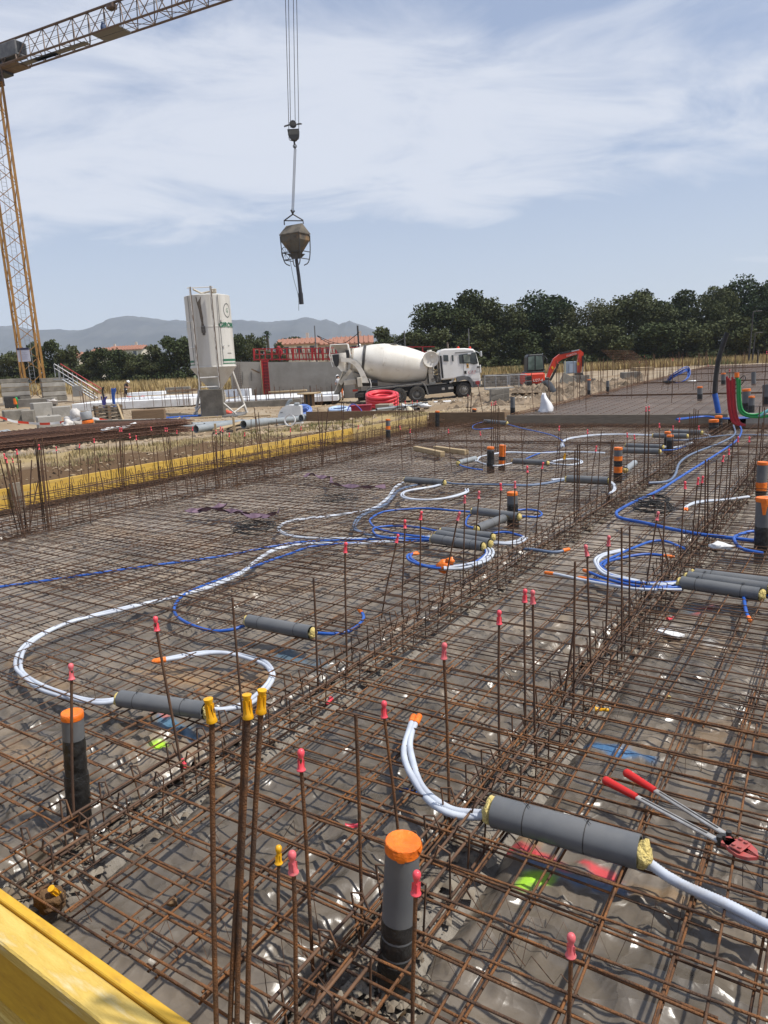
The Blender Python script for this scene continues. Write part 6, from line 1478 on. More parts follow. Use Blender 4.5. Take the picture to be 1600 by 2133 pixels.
# jib
M0 = base + Vector((0, 0, H)); zb = M0.z + .55
r = ray(436, 0); Q = CAMP + r * ((zb - CAMH) / r.z); jd = Vector((Q.x - M0.x, Q.y - M0.y, 0)); JL = jd.length; jd.normalize(); js = Vector((-jd.y, jd.x, 0))
J = part('slewing_ring', MB().lathe([(0, 0), (1.0, 0), (1.0, .35), (.9, .5), (0, .5)], 20), crane_d, C_); J.location = (0, 0, H)
JT = thing('jib_frame', '', ''); bpy.data.objects.remove(JT)
inv = Matrix.Rotation(-(YAW + .62), 3, 'Z')
def jp(s, side, h): return inv @ (jd * s + js * side) + Vector((0, 0, H + .55 + h))
r2 = ray(606, -42); TRp = CAMP + r2 * ((zb - CAMH) / r2.z); TS = (TRp - M0).dot(jd)
s0, s1 = -14., max(TS + 14, JL + 8); jw, jh = .65, 1.75
for sd_ in (-jw, jw): b = MB(); b.tube([jp(s0, sd_, 0), jp(s1, sd_, 0)], .075, 6); part('jib_chord', b, crane_d, C_)
b = MB(); b.tube([jp(s0, 0, jh), jp(s1, 0, jh)], .085, 6); part('jib_chord', b, crane_d, C_)
n = int((s1 - s0) / 1.5); b = MB()
for i in range(n):
    a, c, m = s0 + i * 1.5, s0 + (i + 1) * 1.5, s0 + (i + .5) * 1.5
    for sd_ in (-jw, jw): b.tube([jp(a, sd_, 0), jp(m, 0, jh)], .038, 4, False); b.tube([jp(m, 0, jh), jp(c, sd_, 0)], .038, 4, False)
    b.tube([jp(a, -jw, 0), jp(a, jw, 0)], .03, 4, False); b.tube([jp(a, -jw if i % 2 else jw, 0), jp(c, jw if i % 2 else -jw, 0)], .026, 4, False)
part('jib_lattice', b, crane_d, C_)
b = MB()
for sd_, h in ((-.2, .9), (.2, .95), (0, 1.35), (-.5, -.25)): b.tube([jp(s0 + 12, sd_, h), jp(TS, sd_ * .3, h if h > 0 else -.2)], .014, 4, False)
part('hoist_cable', b, steel_d, C_)
def jpx(px, py):                             # distance along the jib under a pixel column
    best = min(((abs((proj(M0 + jd * (k * .25) + Vector((0, 0, 1.3))) or (9e9, 0, 0))[0] - px), k * .25) for k in range(-60, 200))); return best[1]
def jbox(px, side, h, dims, nm, m, bev=.05):
    b = MB(); c = jp(jpx(px, 0), side, h); lx = inv @ jd; ly = inv @ js; b.bbox(c, dims, bev, M=Matrix((lx, ly, UP)).transposed()); return part(nm, b, m, C_)
jbox(22, 0, .95, (2.3, 1.0, 1.0), 'winch_housing', mat('dark_grey_housing', (.10, .105, .11), .6, 0, (.16, .16, .16), 2, 4))
jbox(42, 0, 1.0, (.35, .8, .8), 'winch_motor', black_p)
jbox(-2, .2, .1, (1.0, .9, .8), 'control_box', mat('blue_black_box', (.03, .035, .05), .5))
jbox(12, 0, -.08, (3.2, 1.35, .08), 'service_platform', crane_d, .01)
jbox(232, 0, -.02, (2.4, 1.35, .1), 'trolley_platform', mat('grey_platform', (.13, .12, .11), .7), .01)
jbox(238, 0, 1.55, (.6, .5, .35), 'pulley_block', crane_d)
b = MB(); c = jp(jpx(208, 0), .3, 0); b.blob(c + Vector((0, 0, .55)), .3, 4, 10, 8, .2, (.7, .7, 1.5)); part('blue_cover', b, mat('blue_cover', (.03, .06, .14), .7), C_)
for px in (120, 60): b = MB(); a = jpx(px, 0); lx = inv @ jd; ly = inv @ js; b.bbox(jp(a, jw * .1, -.03), (5.2, .5, .05), .01, M=Matrix((lx, ly, UP)).transposed()); part('walkway', b, mat('grey_platform', (.13, .12, .11), .7), C_)
b = MB(); b.tube([jp(2.2, -.6, -.1), jp(2.35, -.65, -1.4)], .06, 5); part('hanging_rod', b, crane_d, C_)
# trolley
b = MB(); lx = inv @ jd; ly = inv @ js; b.bbox(jp(TS, 0, -.3), (1.6, 1.5, .3), .03, M=Matrix((lx, ly, UP)).transposed()); part('trolley', b, crane_d, C_)
# hook block on four falls
hk = CAMP + ray(611, 268) * ((TRp - CAMP).dot(FWD) / ray(611, 268).dot(FWD)); kd = (TRp - CAMP).dot(FWD) / FPX
HB = thing('hook_block', 'striped hook block hanging on four thin crane cables', 'hook block', hk, YAW)
Trl = Matrix.Rotation(-YAW, 3, 'Z') @ (TRp - hk)
b = MB()
for a, c in ((-11, -9), (-5, -5), (4, 4), (10, 10)): b.tube([(c * kd, 0, -10 * kd if abs(c) > 6 else 2 * kd), Trl + Vector((a * kd, 0, 0))], .024, 4, False)
part('cable', b, steel_d, HB)
stri = mat('dark_block_paint', (.03, .03, .03), .6); stp = mat('pale_stripe', (.19, .185, .16), .6)
b = MB(); M_ = Matrix.Rotation(PI / 2, 3, 'X'); b.lathe([(0, -.12), (.19, -.12), (.22, -.06), (.22, .06), (.19, .12), (0, .12)], 20, (0, 0, 8 * kd), M_); sh = part('upper_sheave', b, stri, HB)
b = MB()
for i in range(-2, 3): b.box((i * .09, -.125, 8 * kd), (.025, .01, .32 - abs(i) * .08), M=Matrix.Rotation(R_(-30), 3, 'Y'))
part('stripe', b, stp, sh)
b = MB(); b.tube([(-17 * kd, 0, 4 * kd), (-8 * kd, 0, 6.5 * kd), (9 * kd, 0, 7 * kd), (17 * kd, 0, 7.5 * kd)], .03, 5); b.tube(cr([(-17 * kd, 0, 4 * kd), (-16 * kd, 0, 6 * kd), (-7 * kd, 0, 8 * kd)], 3), .02, 5); b.tube(cr([(17 * kd, 0, 7.5 * kd), (14 * kd, 0, 9 * kd), (8 * kd, 0, 8.5 * kd)], 3), .02, 5); part('guide_bar', b, steel_d, HB)
b = MB(); pl_ = [(-11, -2), (10, -2), (11, -4), (10, -13), (5, -20), (2, -21.5), (-5, -20), (-10, -13)]; b.prism([(x * kd, z * kd) for x, z in pl_], -.2, .2); lo = part('lower_block', b, stri, HB)
b = MB()
for i in range(6):
    x = -8 + i * 3.6; b.prism([((x - 3) * kd, -12 * kd), ((x - 1.5) * kd, -12 * kd), ((x + 4) * kd, -4 * kd), ((x + 2.5) * kd, -4 * kd)] if i < 5 else [((x - 3) * kd, -12 * kd), ((x - 2) * kd, -12 * kd), ((x + 1) * kd, -8 * kd), ((x) * kd, -8 * kd)], -.21, -.203)
part('stripe', b, stp, lo)
b = MB(); b.tube(cr([(-10 * kd, 0, -14 * kd), (-8 * kd, 0, -20 * kd), (-2 * kd, 0, -21 * kd)], 3), .02, 5); b.tube(cr([(9 * kd, 0, -14 * kd), (9 * kd, 0, -18 * kd), (5 * kd, 0, -20 * kd)], 3), .02, 5); part('guard_loop', b, steel_d, HB)
b = MB(); b.tube([(0, 0, -20 * kd), (.3 * kd, 0, -27 * kd)], .06, 6); b.lathe([(.1, -.03), (.13, 0), (.1, .03), (.07, 0)], 10, (.6 * kd, 0, -31 * kd), M_); b.tube([(.4 * kd, 0, -30 * kd), (.8 * kd, 0, -36 * kd)], .05, 6); part('hook', b, steel_d, HB)
# slings and concrete skip
bk = CAMP + ray(615, 500) * ((TRp - CAMP).dot(FWD) / ray(615, 500).dot(FWD))
sl0 = hk + (RIGHT * .8 * kd) + Vector((0, 0, -36 * kd))
SK = thing('concrete_skip', 'dirty hanging concrete skip with hand wheel and long black spout', 'concrete skip', bk, YAW - .0)
inv2 = Matrix.Rotation(-YAW, 3, 'Z')
yaw2 = Matrix.Rotation(-.55, 3, 'Z')
def sp(px, py): return Vector(((px - 615) * kd, 0, (500 - py) * kd))
b = MB(); s_top = inv2 @ (sl0 - bk); s_bot = sp(614, 447)
for dx in (-.06, .0, .06): b.tube([s_top + Vector((dx, 0, 0)), s_bot + Vector((dx, 0, 0))], .022, 4, False)
part('sling', b, mat('grey_sling', (.13, .13, .14), .8), SK)
b = MB(); b.tube([s_bot + Vector((-.1, 0, .1)), s_bot + Vector((0, 0, -.15)), sp(614, 451)], .06, 5); b.tube([s_bot + Vector((.12, 0, .05)), s_bot + Vector((0, 0, -.1))], .05, 5); part('shackle', b, steel_d, SK)
ty = sp(614, 452)
skd = mat('dirty_skip_paint', (.10, .088, .065), .75, 0, (.24, .14, .05), 1.6, 6, .48, .66, col3=(.05, .045, .04), scale3=1.2, lo3=.5, hi3=.64)
b = MB(); L0_, R0_ = sp(596, 471), sp(633, 471)
for y in (-.0,): b.tube([ty, sp(596, 463), L0_], .04, 6); b.tube([ty, sp(633, 464), R0_], .04, 6); b.tube([sp(596, 463), sp(633, 465)], .035, 6)
part('bail', b, steel_d, SK)
wx, wy = .80, .60
def Y2(x, y, z): q = yaw2 @ Vector((x, y, 0)); return Vector((q.x, q.y, z))
zr, ze, zm, zb_ = (500 - 471) * kd, (500 - 489) * kd, (500 - 502) * kd, (500 - 527) * kd
b = MB(); ro = [(-wx * .75, -.0), (wx * .75, .0)]
v = [Y2(-wx, -wy, ze), Y2(wx, -wy, ze), Y2(wx, wy, ze), Y2(-wx, wy, ze), Y2(-wx * .8, 0, zr), Y2(wx * .8, 0, zr)]; b.add(v + [p - Vector((0, 0, .06)) for p in v[:4]], [(0, 1, 5, 4), (2, 3, 4, 5), (3, 0, 4), (1, 2, 5), (0, 6, 7, 1), (1, 7, 8, 2), (2, 8, 9, 3), (3, 9, 6, 0), (9, 8, 7, 6)]); part('lid', b, mat('mortar_coated_lid', (.15, .13, .10), .85, 0, (.085, .075, .06), 2, 5), SK)
b = MB(); w2 = .93; v = [Y2(sx * wx * w2, sy * wy * w2, z) for z in (ze - .06, zm) for sx, sy in ((-1, -1), (1, -1), (1, 1), (-1, 1))] + [Y2(sx * .24, sy * .24, zb_) for sx, sy in ((-1, -1), (1, -1), (1, 1), (-1, 1))]
b.add(v, [(i + k, (i + 1) % 4 + k, (i + 1) % 4 + k + 4, i + k + 4) for k in (0, 4) for i in range(4)] + [(11, 10, 9, 8)]); part('hopper_body', b, skd, SK)
b = MB(); v = [Y2(sx * .42, sy * .42, zb_ + .02) for sx, sy in ((-1, -1), (1, -1), (1, 1), (-1, 1))] + [Y2(sx * .2, sy * .2, zb_ - .25) for sx, sy in ((-1, -1), (1, -1), (1, 1), (-1, 1))]; b.add(v, [(i, (i + 1) % 4, (i + 1) % 4 + 4, i + 4) for i in range(4)] + [(3, 2, 1, 0)] + [(0, 1, 2, 3)]); part('gate', b, steel_d, SK)
b = MB()
for (x, y) in ((-wx, -wy), (wx, -wy), (wx, wy), (-wx, wy)):
    b.tube(cr([Y2(x * .95, y * .95, ze - .1), Y2(x * .9, y * .9, zb_ + .1), Y2(x * .75, y * .75, zb_ - .5), Y2(x * .45, y * .45, zb_ - .68)], 3), .035, 5)
for (p, q) in (((-wx, -wy), (wx, -wy)), ((wx, -wy), (wx, wy)), ((-wx, wy), (-wx, -wy))): b.tube([Y2(p[0] * .9, p[1] * .9, zb_ + .12), Y2(q[0] * .9, q[1] * .9, zb_ + .12)], .03, 5); b.tube([Y2(p[0] * .8, p[1] * .8, zb_ - .32), Y2(q[0] * .8, q[1] * .8, zb_ - .32)], .03, 5)
part('frame', b, steel_d, SK)
b = MB(); wc = sp(594, 525); k = MB()
Mw = Matrix.Rotation(R_(60), 3, 'Z') @ Matrix.Rotation(PI / 2, 3, 'X')
ring = [wc + Mw @ Vector((.42 * math.cos(a), .42 * math.sin(a), 0)) for a in np.linspace(0, 2 * PI, 25)]; b.tube(ring, .022, 5)
for i in range(4): a = i * PI / 4; b.tube([wc + Mw @ Vector((.42 * math.cos(a), .42 * math.sin(a), 0)), wc - Mw @ Vector((.42 * math.cos(a), .42 * math.sin(a), 0))], .014, 4)
b.tube([wc, sp(612, 527)], .03, 5); part('hand_wheel', b, steel_d, SK)
b = MB(); b.tube([sp(614.5, 536), sp(617, 570), sp(618, 600)], .12, 10, True, [.105, .11, .125]); b.tube([sp(618, 600), sp(618.5, 622)], .15, 10); part('spout', b, mat('black_spout_rubber', (.018, .018, .024), .55), SK)
b = MB(); b.tube(cr([sp(602, 535), sp(606, 570), sp(613, 604), sp(613, 620), sp(612, 634)], 4), .018, 4); part('rope', b, steel_d, SK)

# ------------------------------------------------------------ excavator
K3 = 48 / FPX
def ex(px): return (px - 1118) * K3
def ez_(py): return (806 - py) * K3
E_ = thing('mini_excavator', 'orange red mini excavator with its arm bent over a block pile', 'excavator', PL['excavator'], YAW + .0)
b = MB(); b.bbox((ex(1114), .75, ez_(790)), (44 * K3, 1.5, 26 * K3), .12); bd = part('body', b, redo_p, E_)
b = MB(); b.bbox((ex(1101), -.02, ez_(787)), (14 * K3, .06, 9 * K3), .03); part('vent', b, black_p, bd)
b = MB(); b.bbox((ex(1101), -.03, ez_(797)), (15 * K3, .1, 9 * K3), .04); part('counterweight_panel', b, black_p, bd)
v, f = text_mesh('U27-4', .26, 1.0, 0, .2); b = MB(); b.add([(ex(1110) + x, -.012, ez_(795) + z) for x, z in v], f); part('body_lettering', b, mat('pale_lettering', (.75, .72, .68), .5), bd)
b = MB(); b.bbox((ex(1117), .75, ez_(776)), (40 * K3, 1.3, 4 * K3), .04); part('deck', b, mat('dark_green_grey', (.05, .06, .055), .5), E_)
pc = [(1099, 774), (1100, 744), (1103, 740), (1131, 740), (1134, 744), (1136, 774)]
b = MB(); b.prism([(ex(x), ez_(z)) for x, z in pc], .12, 1.15); cb = part('cab', b, black_p, E_)
cb.modifiers.new('bevel', 'BEVEL').width = .05
cg = mat('cab_glass', (.07, .10, .085), .1, 0, (.15, .20, .17), 1.2, 2, spec=.6)
for pts in ([(1101.5, 771), (1102, 745), (1114.5, 743), (1114.5, 771.5)], [(1117, 771.5), (1117, 743), (1130, 744), (1133, 770)]):
    b = MB(); b.prism([(ex(x), ez_(z)) for x, z in pts], .09, .115); part('window', b, cg, cb)
b = MB(); b.tube([(ex(1136), .2, ez_(744)), (ex(1139), .1, ez_(750))], .02, 5); b.bbox((ex(1140), .1, ez_(754)), (.1, .12, .3), .02); part('mirror', b, black_p, cb)
def arm(pts, wd, y, nm, m):
    b = MB(); n = len(pts); up_, lo_ = [], []
    for i, (px, py, w) in enumerate(pts):
        a = Vector((ex(px), ez_(py))); p = Vector((ex(pts[max(i - 1, 0)][0]), ez_(pts[max(i - 1, 0)][1]))); q = Vector((ex(pts[min(i + 1, n - 1)][0]), ez_(pts[min(i + 1, n - 1)][1]))); t_ = (q - p).normalized(); nn = Vector((-t_.y, t_.x)); up_.append(a + nn * w * K3); lo_.append(a - nn * w * K3)
    b.prism([(p.x, p.y) for p in up_ + lo_[::-1]], y, y + wd); return part(nm, b, m, E_)
bo = arm([(1146, 790, 3), (1153, 772, 5), (1162, 755, 6), (1172, 748, 6), (1190, 743, 5.2), (1211, 739, 4)], .28, .6, 'boom', redo_p)
arm([(1209, 736, 2.5), (1215, 743, 5), (1214, 755, 5), (1212, 770, 3.6), (1211, 783, 3)], .26, .62, 'stick', redo_p)
for pts, m in (([(1150, 795, 2), (1158, 781, 2), (1168, 762, 1.2)], black_p), ([(1170, 741.5, 1.6), (1194, 738, 1.6)], black_p), ([(1194, 738, 1.0), (1210, 735.5, 1.0)], steel_g), ([(1218, 748, 1.6), (1218, 770, 1.6)], black_p), ([(1218, 770, .8), (1217, 782, .8)], steel_g)): arm(pts, .14, .52, 'ram', m)
b = MB(); b.bbox((ex(1143), .75, ez_(795)), (.35, .5, .45), .05); part('boom_bracket', b, steel_d, E_)
b = MB(); b.prism([(ex(1204), ez_(782)), (ex(1217), ez_(782)), (ex(1220), ez_(792)), (ex(1212), ez_(799)), (ex(1204), ez_(795))], .45, 1.05); part('bucket', b, steel_d, E_)
v, f = text_mesh('KUBOTA', .17); b = MB(); b.add([(ex(1184) + x, .59, ez_(748.5) + z + x * .2) for x, z in v], f); part('boom_lettering', b, MATS['pale_lettering'], bo)
for px, py in ((1155, 769), (1209, 764)): b = MB(); b.box((ex(px), .595, ez_(py)), (.12, .01, .18), M=Matrix.Rotation(R_(-25 if px < 1200 else 0), 3, 'Y')); part('warning_sticker', b, cap_y, bo)
for y in (.15, 1.35):
    b = MB(); b.prism([(ex(1092), .1), (ex(1096), 0), (ex(1138), 0), (ex(1142), .1), (ex(1142), .3), (ex(1138), .42), (ex(1096), .42), (ex(1092), .3)], y - .15, y + .15); part('track', b, black_r, E_)

# ------------------------------------------------------------ concrete walls and red shutter railing
wl, wm, wr = PL['wall_l'], PL['wall_m'], PL['wall_r']
def wallpiece(px0, px1, py_t0, py_t1, base0, base1, d0, d1, lab, th=.25, grp=None):
    a, c = D(px0, base0, d0), D(px1, base1, d1); ta, tc_ = D(px0, py_t0, d0), D(px1, py_t1, d1); u = c - a; u.z = 0; ang = math.atan2(u.y, u.x)
    t = thing('concrete_wall', lab, 'concrete wall', (a.x, a.y, min(a.z, c.z) - .3), ang, grp); L = u.length; z0_ = min(a.z, c.z) - .3; h0, h1 = ta.z - z0_, tc_.z - z0_
    b = MB(); b.prism([(0, 0), (L, 0), (L, h1), (0, h0)], 0, th); part('wall', b, mat('fresh_concrete_wall', (.34, .315, .275), .9, 0, (.26, .24, .205), .8, 7, .36, .66, bump=.15, bscale=18, col3=(.20, .185, .16), scale3=.35, lo3=.56, hi3=.72), t)
    return t, L, h0, h1
W1, L1_, a1, a2 = wallpiece(484, 547, 753, 753.5, 822, 823, 57.5, 57.5, 'short grey concrete wall left of the red shutter strip')
W2, L2_, b1, b2 = wallpiece(564, 905, 754, 752, 824, 838, 57, 53, 'long grey concrete wall behind the mixer truck')
for x in (.9, 1.6): b = MB(); b.tube([(x, -.04, .8 + x * .4), (x + .05, -.04, 2.2)], .02, 4); part('rebar', b, steel_d, W1)
b = MB(); b.box((2.0, -.06, 2.2), (.7, .05, .09), M=Matrix.Rotation(R_(28), 3, 'Y')); part('plank', b, wood_b, W1)
b = MB()
for i in range(5): b.tube([(.2 + i * .14, -.03, .6), (.2 + i * .14, -.03, 2.9)], .008, 3, False)
for i in range(14): b.tube([(.15, -.03, .7 + i * .15), (.85, -.03, .7 + i * .15)], .008, 3, False)
part('mesh', b, rust_far, W1, None, 'stuff')
for x in (3.4, 6.1): b = MB(); b.tube([(x, -.05, .3), (x, -.05, 1.9)], .035, 5); part('rebar', b, steel_d, W2)
# red shutter strip between the walls
a = D(548, 824, 57.3); c = D(563, 824, 57.1); u = c - a
t = thing('shutter_column', 'narrow red steel shutter strip between the two grey walls', 'shutter', (a.x, a.y, a.z - .2), YAW); w_ = u.length; h_ = D(548, 752, 57.3).z - a.z + .25
b = MB(); b.box((w_ * .5, .15, h_ / 2), (w_ - .16, .1, h_)); part('panel', b, mat('dark_red_paint', (.22, .012, .018), .5), t)
for x in (.03, .12, w_ - .03): b = MB(); b.box((x, -.0, h_ / 2), (.07, .14, h_)); part('upright', b, wood_l if x < .05 else red_p, t)
for i in range(12): b = MB(); b.box((w_ / 2, .05, .15 + i * h_ / 12), (w_ - .2, .08, .05)); part('rung', b, red_p, t)
# red railing on the wall top
t = thing('guard_railing', 'red steel guard railing along the top of the concrete walls', 'railing')
def rl(px, py): 
    d = 57.6 - (px - 530) / 370 * 3.4
    return D(px, py, d + .5)
def rail_bar(p0, p1, r, nm='rail', m=None):
    b = MB(); b.tube([rl(*p0), rl(*p1)], r, 4); part(nm, b, m or red_p, t)
rail_bar((528, 727), (705, 724.5), .05); rail_bar((528, 738), (705, 736), .045); rail_bar((528, 749), (705, 747.5), .07)
for i, px in enumerate((529, 540, 552, 566, 582, 597, 610, 623, 637, 650, 657, 663, 672, 686, 700)):
    rail_bar((px, 726), (px + 1, 751), .055 if i % 3 else .09, 'post')
for px in (598, 606, 615, 628, 640, 653, 668, 680, 692): rail_bar((px, 727), (px + 5, 750), .035, 'brace')
rail_bar((530, 728), (575, 733), .04, 'plank', wood_l)
for px in (745, 758, 772, 800, 830, 860, 880): rail_bar((px, 722), (px + 1, 748), .05, 'post')
rail_bar((705, 724), (905, 722), .045); rail_bar((705, 736), (905, 733), .045)
b = MB(); rr = random.Random(4)
for k in range(90): px = rr.uniform(530, 700); p = rl(px, 753); b.tube([p, p + Vector((rr.uniform(-.1, .1), rr.uniform(-.1, .1), rr.uniform(.3, .9)))], .012, 3, False)
o = part('starter_bars', b, rust_far, t, None, 'stuff')
# poles with drooping cables
def pole(px, base, top, d, lab, r=.05, m=None, lean=0):
    p = D(px, base, d); h = (base - top) * d / FPX; b = MB(); b.tube([(0, 0, -.5), (lean, 0, h)], r, 6); return solo('pole', b, m or steel_d, lab, 'pole', None, p, YAW)
pole(660, 752, 682, 58, 'thin pole above the red railing with drooping cables', .05, grey_p); pole(749, 752, 682, 57, 'darker pole beside the standing worker on the wall', .07); pole(845, 752, 692, 60, 'thin grey pole behind the mixer drum', .05, grey_p); pole(978, 760, 688, 60, 'thin grey pole behind the cab roof', .04, grey_p)
P_ = lambda px, py, d: D(px, py, d)
for pts, lab in (([(661, 699, 58), (690, 712, 58), (715, 715, 57.5), (735, 703, 57), (748, 692, 57)], 'upper black cable drooping between the two poles'), ([(661, 700, 58), (680, 712, 58), (705, 719, 57.5), (740, 722, 57), (760, 724, 57)], 'lower black cable drooping from the left pole'), ([(750, 724, 58), (800, 722, 58), (844, 704, 60)], 'black cable rising to the pole behind the drum'), ([(845, 720, 60), (930, 728, 60), (978, 705, 60)], 'black cable running to the pole behind the cab')):
    hose('cable', [P_(*p) for p in pts], .03, black_r, lab, 4, None, 'cable')

# ------------------------------------------------------------ people
def person(loc, rz, J, cols, lab, helmet=None, s=1., extra=None):
    order = list(J.keys()); idx = {k: i for i, k in enumerate(order)}
    me = bpy.data.meshes.new('person'); E = [('pel', 'spi'), ('spi', 'che'), ('che', 'nec'), ('nec', 'hea'), ('hea', 'top'), ('che', 'shl'), ('shl', 'ell'), ('ell', 'hal'), ('hal', 'fil'), ('che', 'shr'), ('shr', 'elr'), ('elr', 'har'), ('har', 'fir'), ('pel', 'hil'), ('hil', 'knl'), ('knl', 'fol'), ('fol', 'tol'), ('pel', 'hir'), ('hir', 'knr'), ('knr', 'for'), ('for', 'tor')]
    me.from_pydata([J[k] for k in order], [(idx[a], idx[c]) for a, c in E], [])
    o = bpy.data.objects.new('person', me); COL.objects.link(o)
    rad = dict(pel=(.15, .11), spi=(.145, .105), che=(.165, .115), nec=(.06, .06), hea=(.092, .105), top=(.075, .085), shl=(.075, .075), ell=(.05, .05), hal=(.036, .036), fil=(.03, .02), hil=(.095, .1), knl=(.066, .066), fol=(.048, .048), tol=(.05, .035))
    for a in ('sh', 'el', 'ha', 'fi', 'hi', 'kn', 'fo', 'to'): rad[a + 'r'] = rad[a + 'l']
    o.modifiers.new('skin', 'SKIN')
    for k in order: sv = me.skin_vertices[0].data[idx[k]]; sv.radius = rad[k]; sv.use_root = (k == 'pel')
    ss = o.modifiers.new('sub', 'SUBSURF'); ss.levels = 2; ss.render_levels = 2
    bpy.context.view_layer.update(); dg = bpy.context.evaluated_depsgraph_get(); m2 = bpy.data.meshes.new_from_object(o.evaluated_get(dg)); bpy.data.objects.remove(o)
    names = ['skin', 'shirt', 'trousers', 'boots']; m2.materials.clear()
    for k in names: m2.materials.append(cols[k])
    seg = [(Vector(J[a]), Vector(J[c]), a, c) for a, c in E]
    for p in m2.polygons:
        c = p.center; best, bl = 9, None
        for a, d_, ka, kc in seg:
            t_ = max(0, min(1, (c - a).dot(d_ - a) / max((d_ - a).length_squared, 1e-9))); q = (c - (a + (d_ - a) * t_)).length
            if q < best: best, bl, bt = q, (ka, kc), t_
        k = bl[0][:2] + bl[1][:2]
        i = 0
        if k in ('pesp', 'spch', 'chsh', 'chne'): i = 1 if not (k == 'pesp' and bt < .35) else 2
        elif k == 'shel': i = 1 if (cols.get('sleeve') or bt < .55) else 0
        elif k == 'elha': i = 1 if cols.get('sleeve') else 0
        elif k in ('pehi', 'hikn'): i = 2
        elif k == 'knfo': i = (0 if bt < .7 else 3) if cols.get('shorts') else (2 if bt < .92 else 3)
        elif k == 'foto': i = 3
        p.material_index = i; p.use_smooth = True
    r = link('person', m2, None, loc); r.rotation_euler = (0, 0, rz); r.scale = (s, s, s); tag(r, lab, 'person')
    hd = Vector(J['hea']).lerp(Vector(J['top']), .5); hu = (Vector(J['top']) - Vector(J['nec'])).normalized(); Mh = hu.to_track_quat('Z', 'Y').to_matrix()
    f_ = J.get('_', None)
    if helmet:
        b = MB(); b.lathe([(.155, .0), (.15, .02), (.125, .025), (.122, .07), (.1, .115), (.05, .14), (0, .145)], 14, hd + hu * .015, Mh); part('helmet', b, helmet, r)
    b = MB(); fw = Vector((extra or (1, 0))[0:1] + (0, 0)) if False else Vector((1, 0, 0))
    fw = (fw - hu * fw.dot(hu)).normalized(); sd_ = hu.cross(fw); hc = Vector(J['hea'])
    b.blob(hc + fw * .105 - hu * .01, .022, 1, 6, 5, 0, (1, .7, 1.3)); part('nose', b, cols['skin'], r)
    b = MB()
    for s_ in (-1, 1): b.blob(hc + fw * .088 + sd_ * .035 * s_ + hu * .025, .012, 1, 6, 5, 0)
    part('eyes', b, black_p, r)
    b = MB(); b.blob(hc + fw * .09 - hu * .055, .018, 1, 6, 5, 0, (.4, 1.3, .4)); part('mouth', b, mat('lip_tone', (.33, .13, .1), .6), r)
    b = MB()
    for s_ in (-1, 1): b.blob(hc + sd_ * .098 * s_ + hu * .01, .026, 1, 6, 5, 0, (.8, .4, 1.3))
    part('ears', b, cols['skin'], r)
    b = MB(); b.lathe([(.105, -.02), (.112, .02), (.10, .07), (.06, .11), (0, .12)], 12, hc - fw * .012 + hu * .015, Mh); part('hair', b, mat('dark_hair', (.02, .015, .012), .8), r)
    return r
skin_m = mat('skin', (.36, .20, .13), .6); navy = mat('dark_navy_cloth', (.012, .013, .02), .9, 0, (.02, .02, .028), 8, 3); hel_w = mat('white_helmet', (.82, .82, .8), .35)
def pose(lean=0., bent=0., arms='down', step=.06):
    J = dict(pel=(0, 0, .93), spi=(.02 + lean * .3, 0, 1.12), che=(.05 + lean, 0, 1.34), nec=(.08 + lean * 1.3, 0, 1.50), hea=(.12 + lean * 1.5 + bent, 0, 1.61 - bent * .5), top=(.14 + lean * 1.6 + bent * 1.6, 0, 1.71 - bent * .8))
    for s_, k in ((1, 'l'), (-1, 'r')):
        J['sh' + k] = (.05 + lean, s_ * .19, 1.42)
        if arms == 'down': J['el' + k] = (.06 + lean * .8, s_ * .25, 1.15); J['ha' + k] = (.14 + lean, s_ * .24, .92); J['fi' + k] = (.17 + lean, s_ * .23, .83)
        else: J['el' + k] = (.14 + lean, s_ * .24, 1.17); J['ha' + k] = (.36 + lean, s_ * .14, 1.12); J['fi' + k] = (.44 + lean, s_ * .11, 1.13)
        J['hi' + k] = (0, s_ * .1, .88); J['kn' + k] = (.03 + s_ * step, s_ * .12, .49); J['fo' + k] = (-.02 + s_ * step, s_ * .13, .08); J['to' + k] = (.15 + s_ * step, s_ * .14, .04)
    return J
WK = PL['worker']; c_dark = dict(skin=skin_m, shirt=navy, trousers=navy, boots=black_r)
w = person(WK, YAW - .1, pose(.06, .07, 'fwd'), c_dark, 'worker in dark clothes and white helmet looking down, standing on the left', hel_w)
b = MB(); b.lathe([(.165, .98), (.168, 1.0), (.165, 1.05)], 14, (.0, 0, 0), Matrix(((1, 0, 0), (0, .9, 0), (0, 0, 1)))); part('belt', b, poly_w, w)
def onwall(px, py, d): return D(px, py, d)
person(onwall(747, 765, 57.4), YAW - PI / 2 + .6, pose(.05, .04, 'fwd'), dict(skin=skin_m, shirt=navy, trousers=navy, boots=black_r, sleeve=True), 'worker in black with white helmet standing on the wall beside the pole', hel_w)
person(onwall(585, 768, 58.6), YAW - PI / 2, pose(.12, .05, 'fwd'), dict(skin=skin_m, shirt=mat('red_jacket', (.42, .012, .03), .85), trousers=navy, boots=black_r, sleeve=True), 'worker in a red jacket bending behind the red railing', mat('dark_red_hood', (.3, .02, .03), .8))
person(onwall(836, 779, 59), YAW + .5, pose(.05, .06, 'down'), c_dark, 'worker behind the mixer drum, only the white helmet showing', hel_w)
person(on(711, 846, 50.5), YAW + PI / 2 + .5, pose(.06, .05, 'fwd', .05), dict(skin=skin_m, shirt=mat('pale_grey_shirt', (.5, .5, .52), .9), trousers=mat('orange_shorts', (.7, .16, .03), .8), boots=black_r, shorts=True), 'worker in orange shorts standing behind the mixer chute', hel_w)

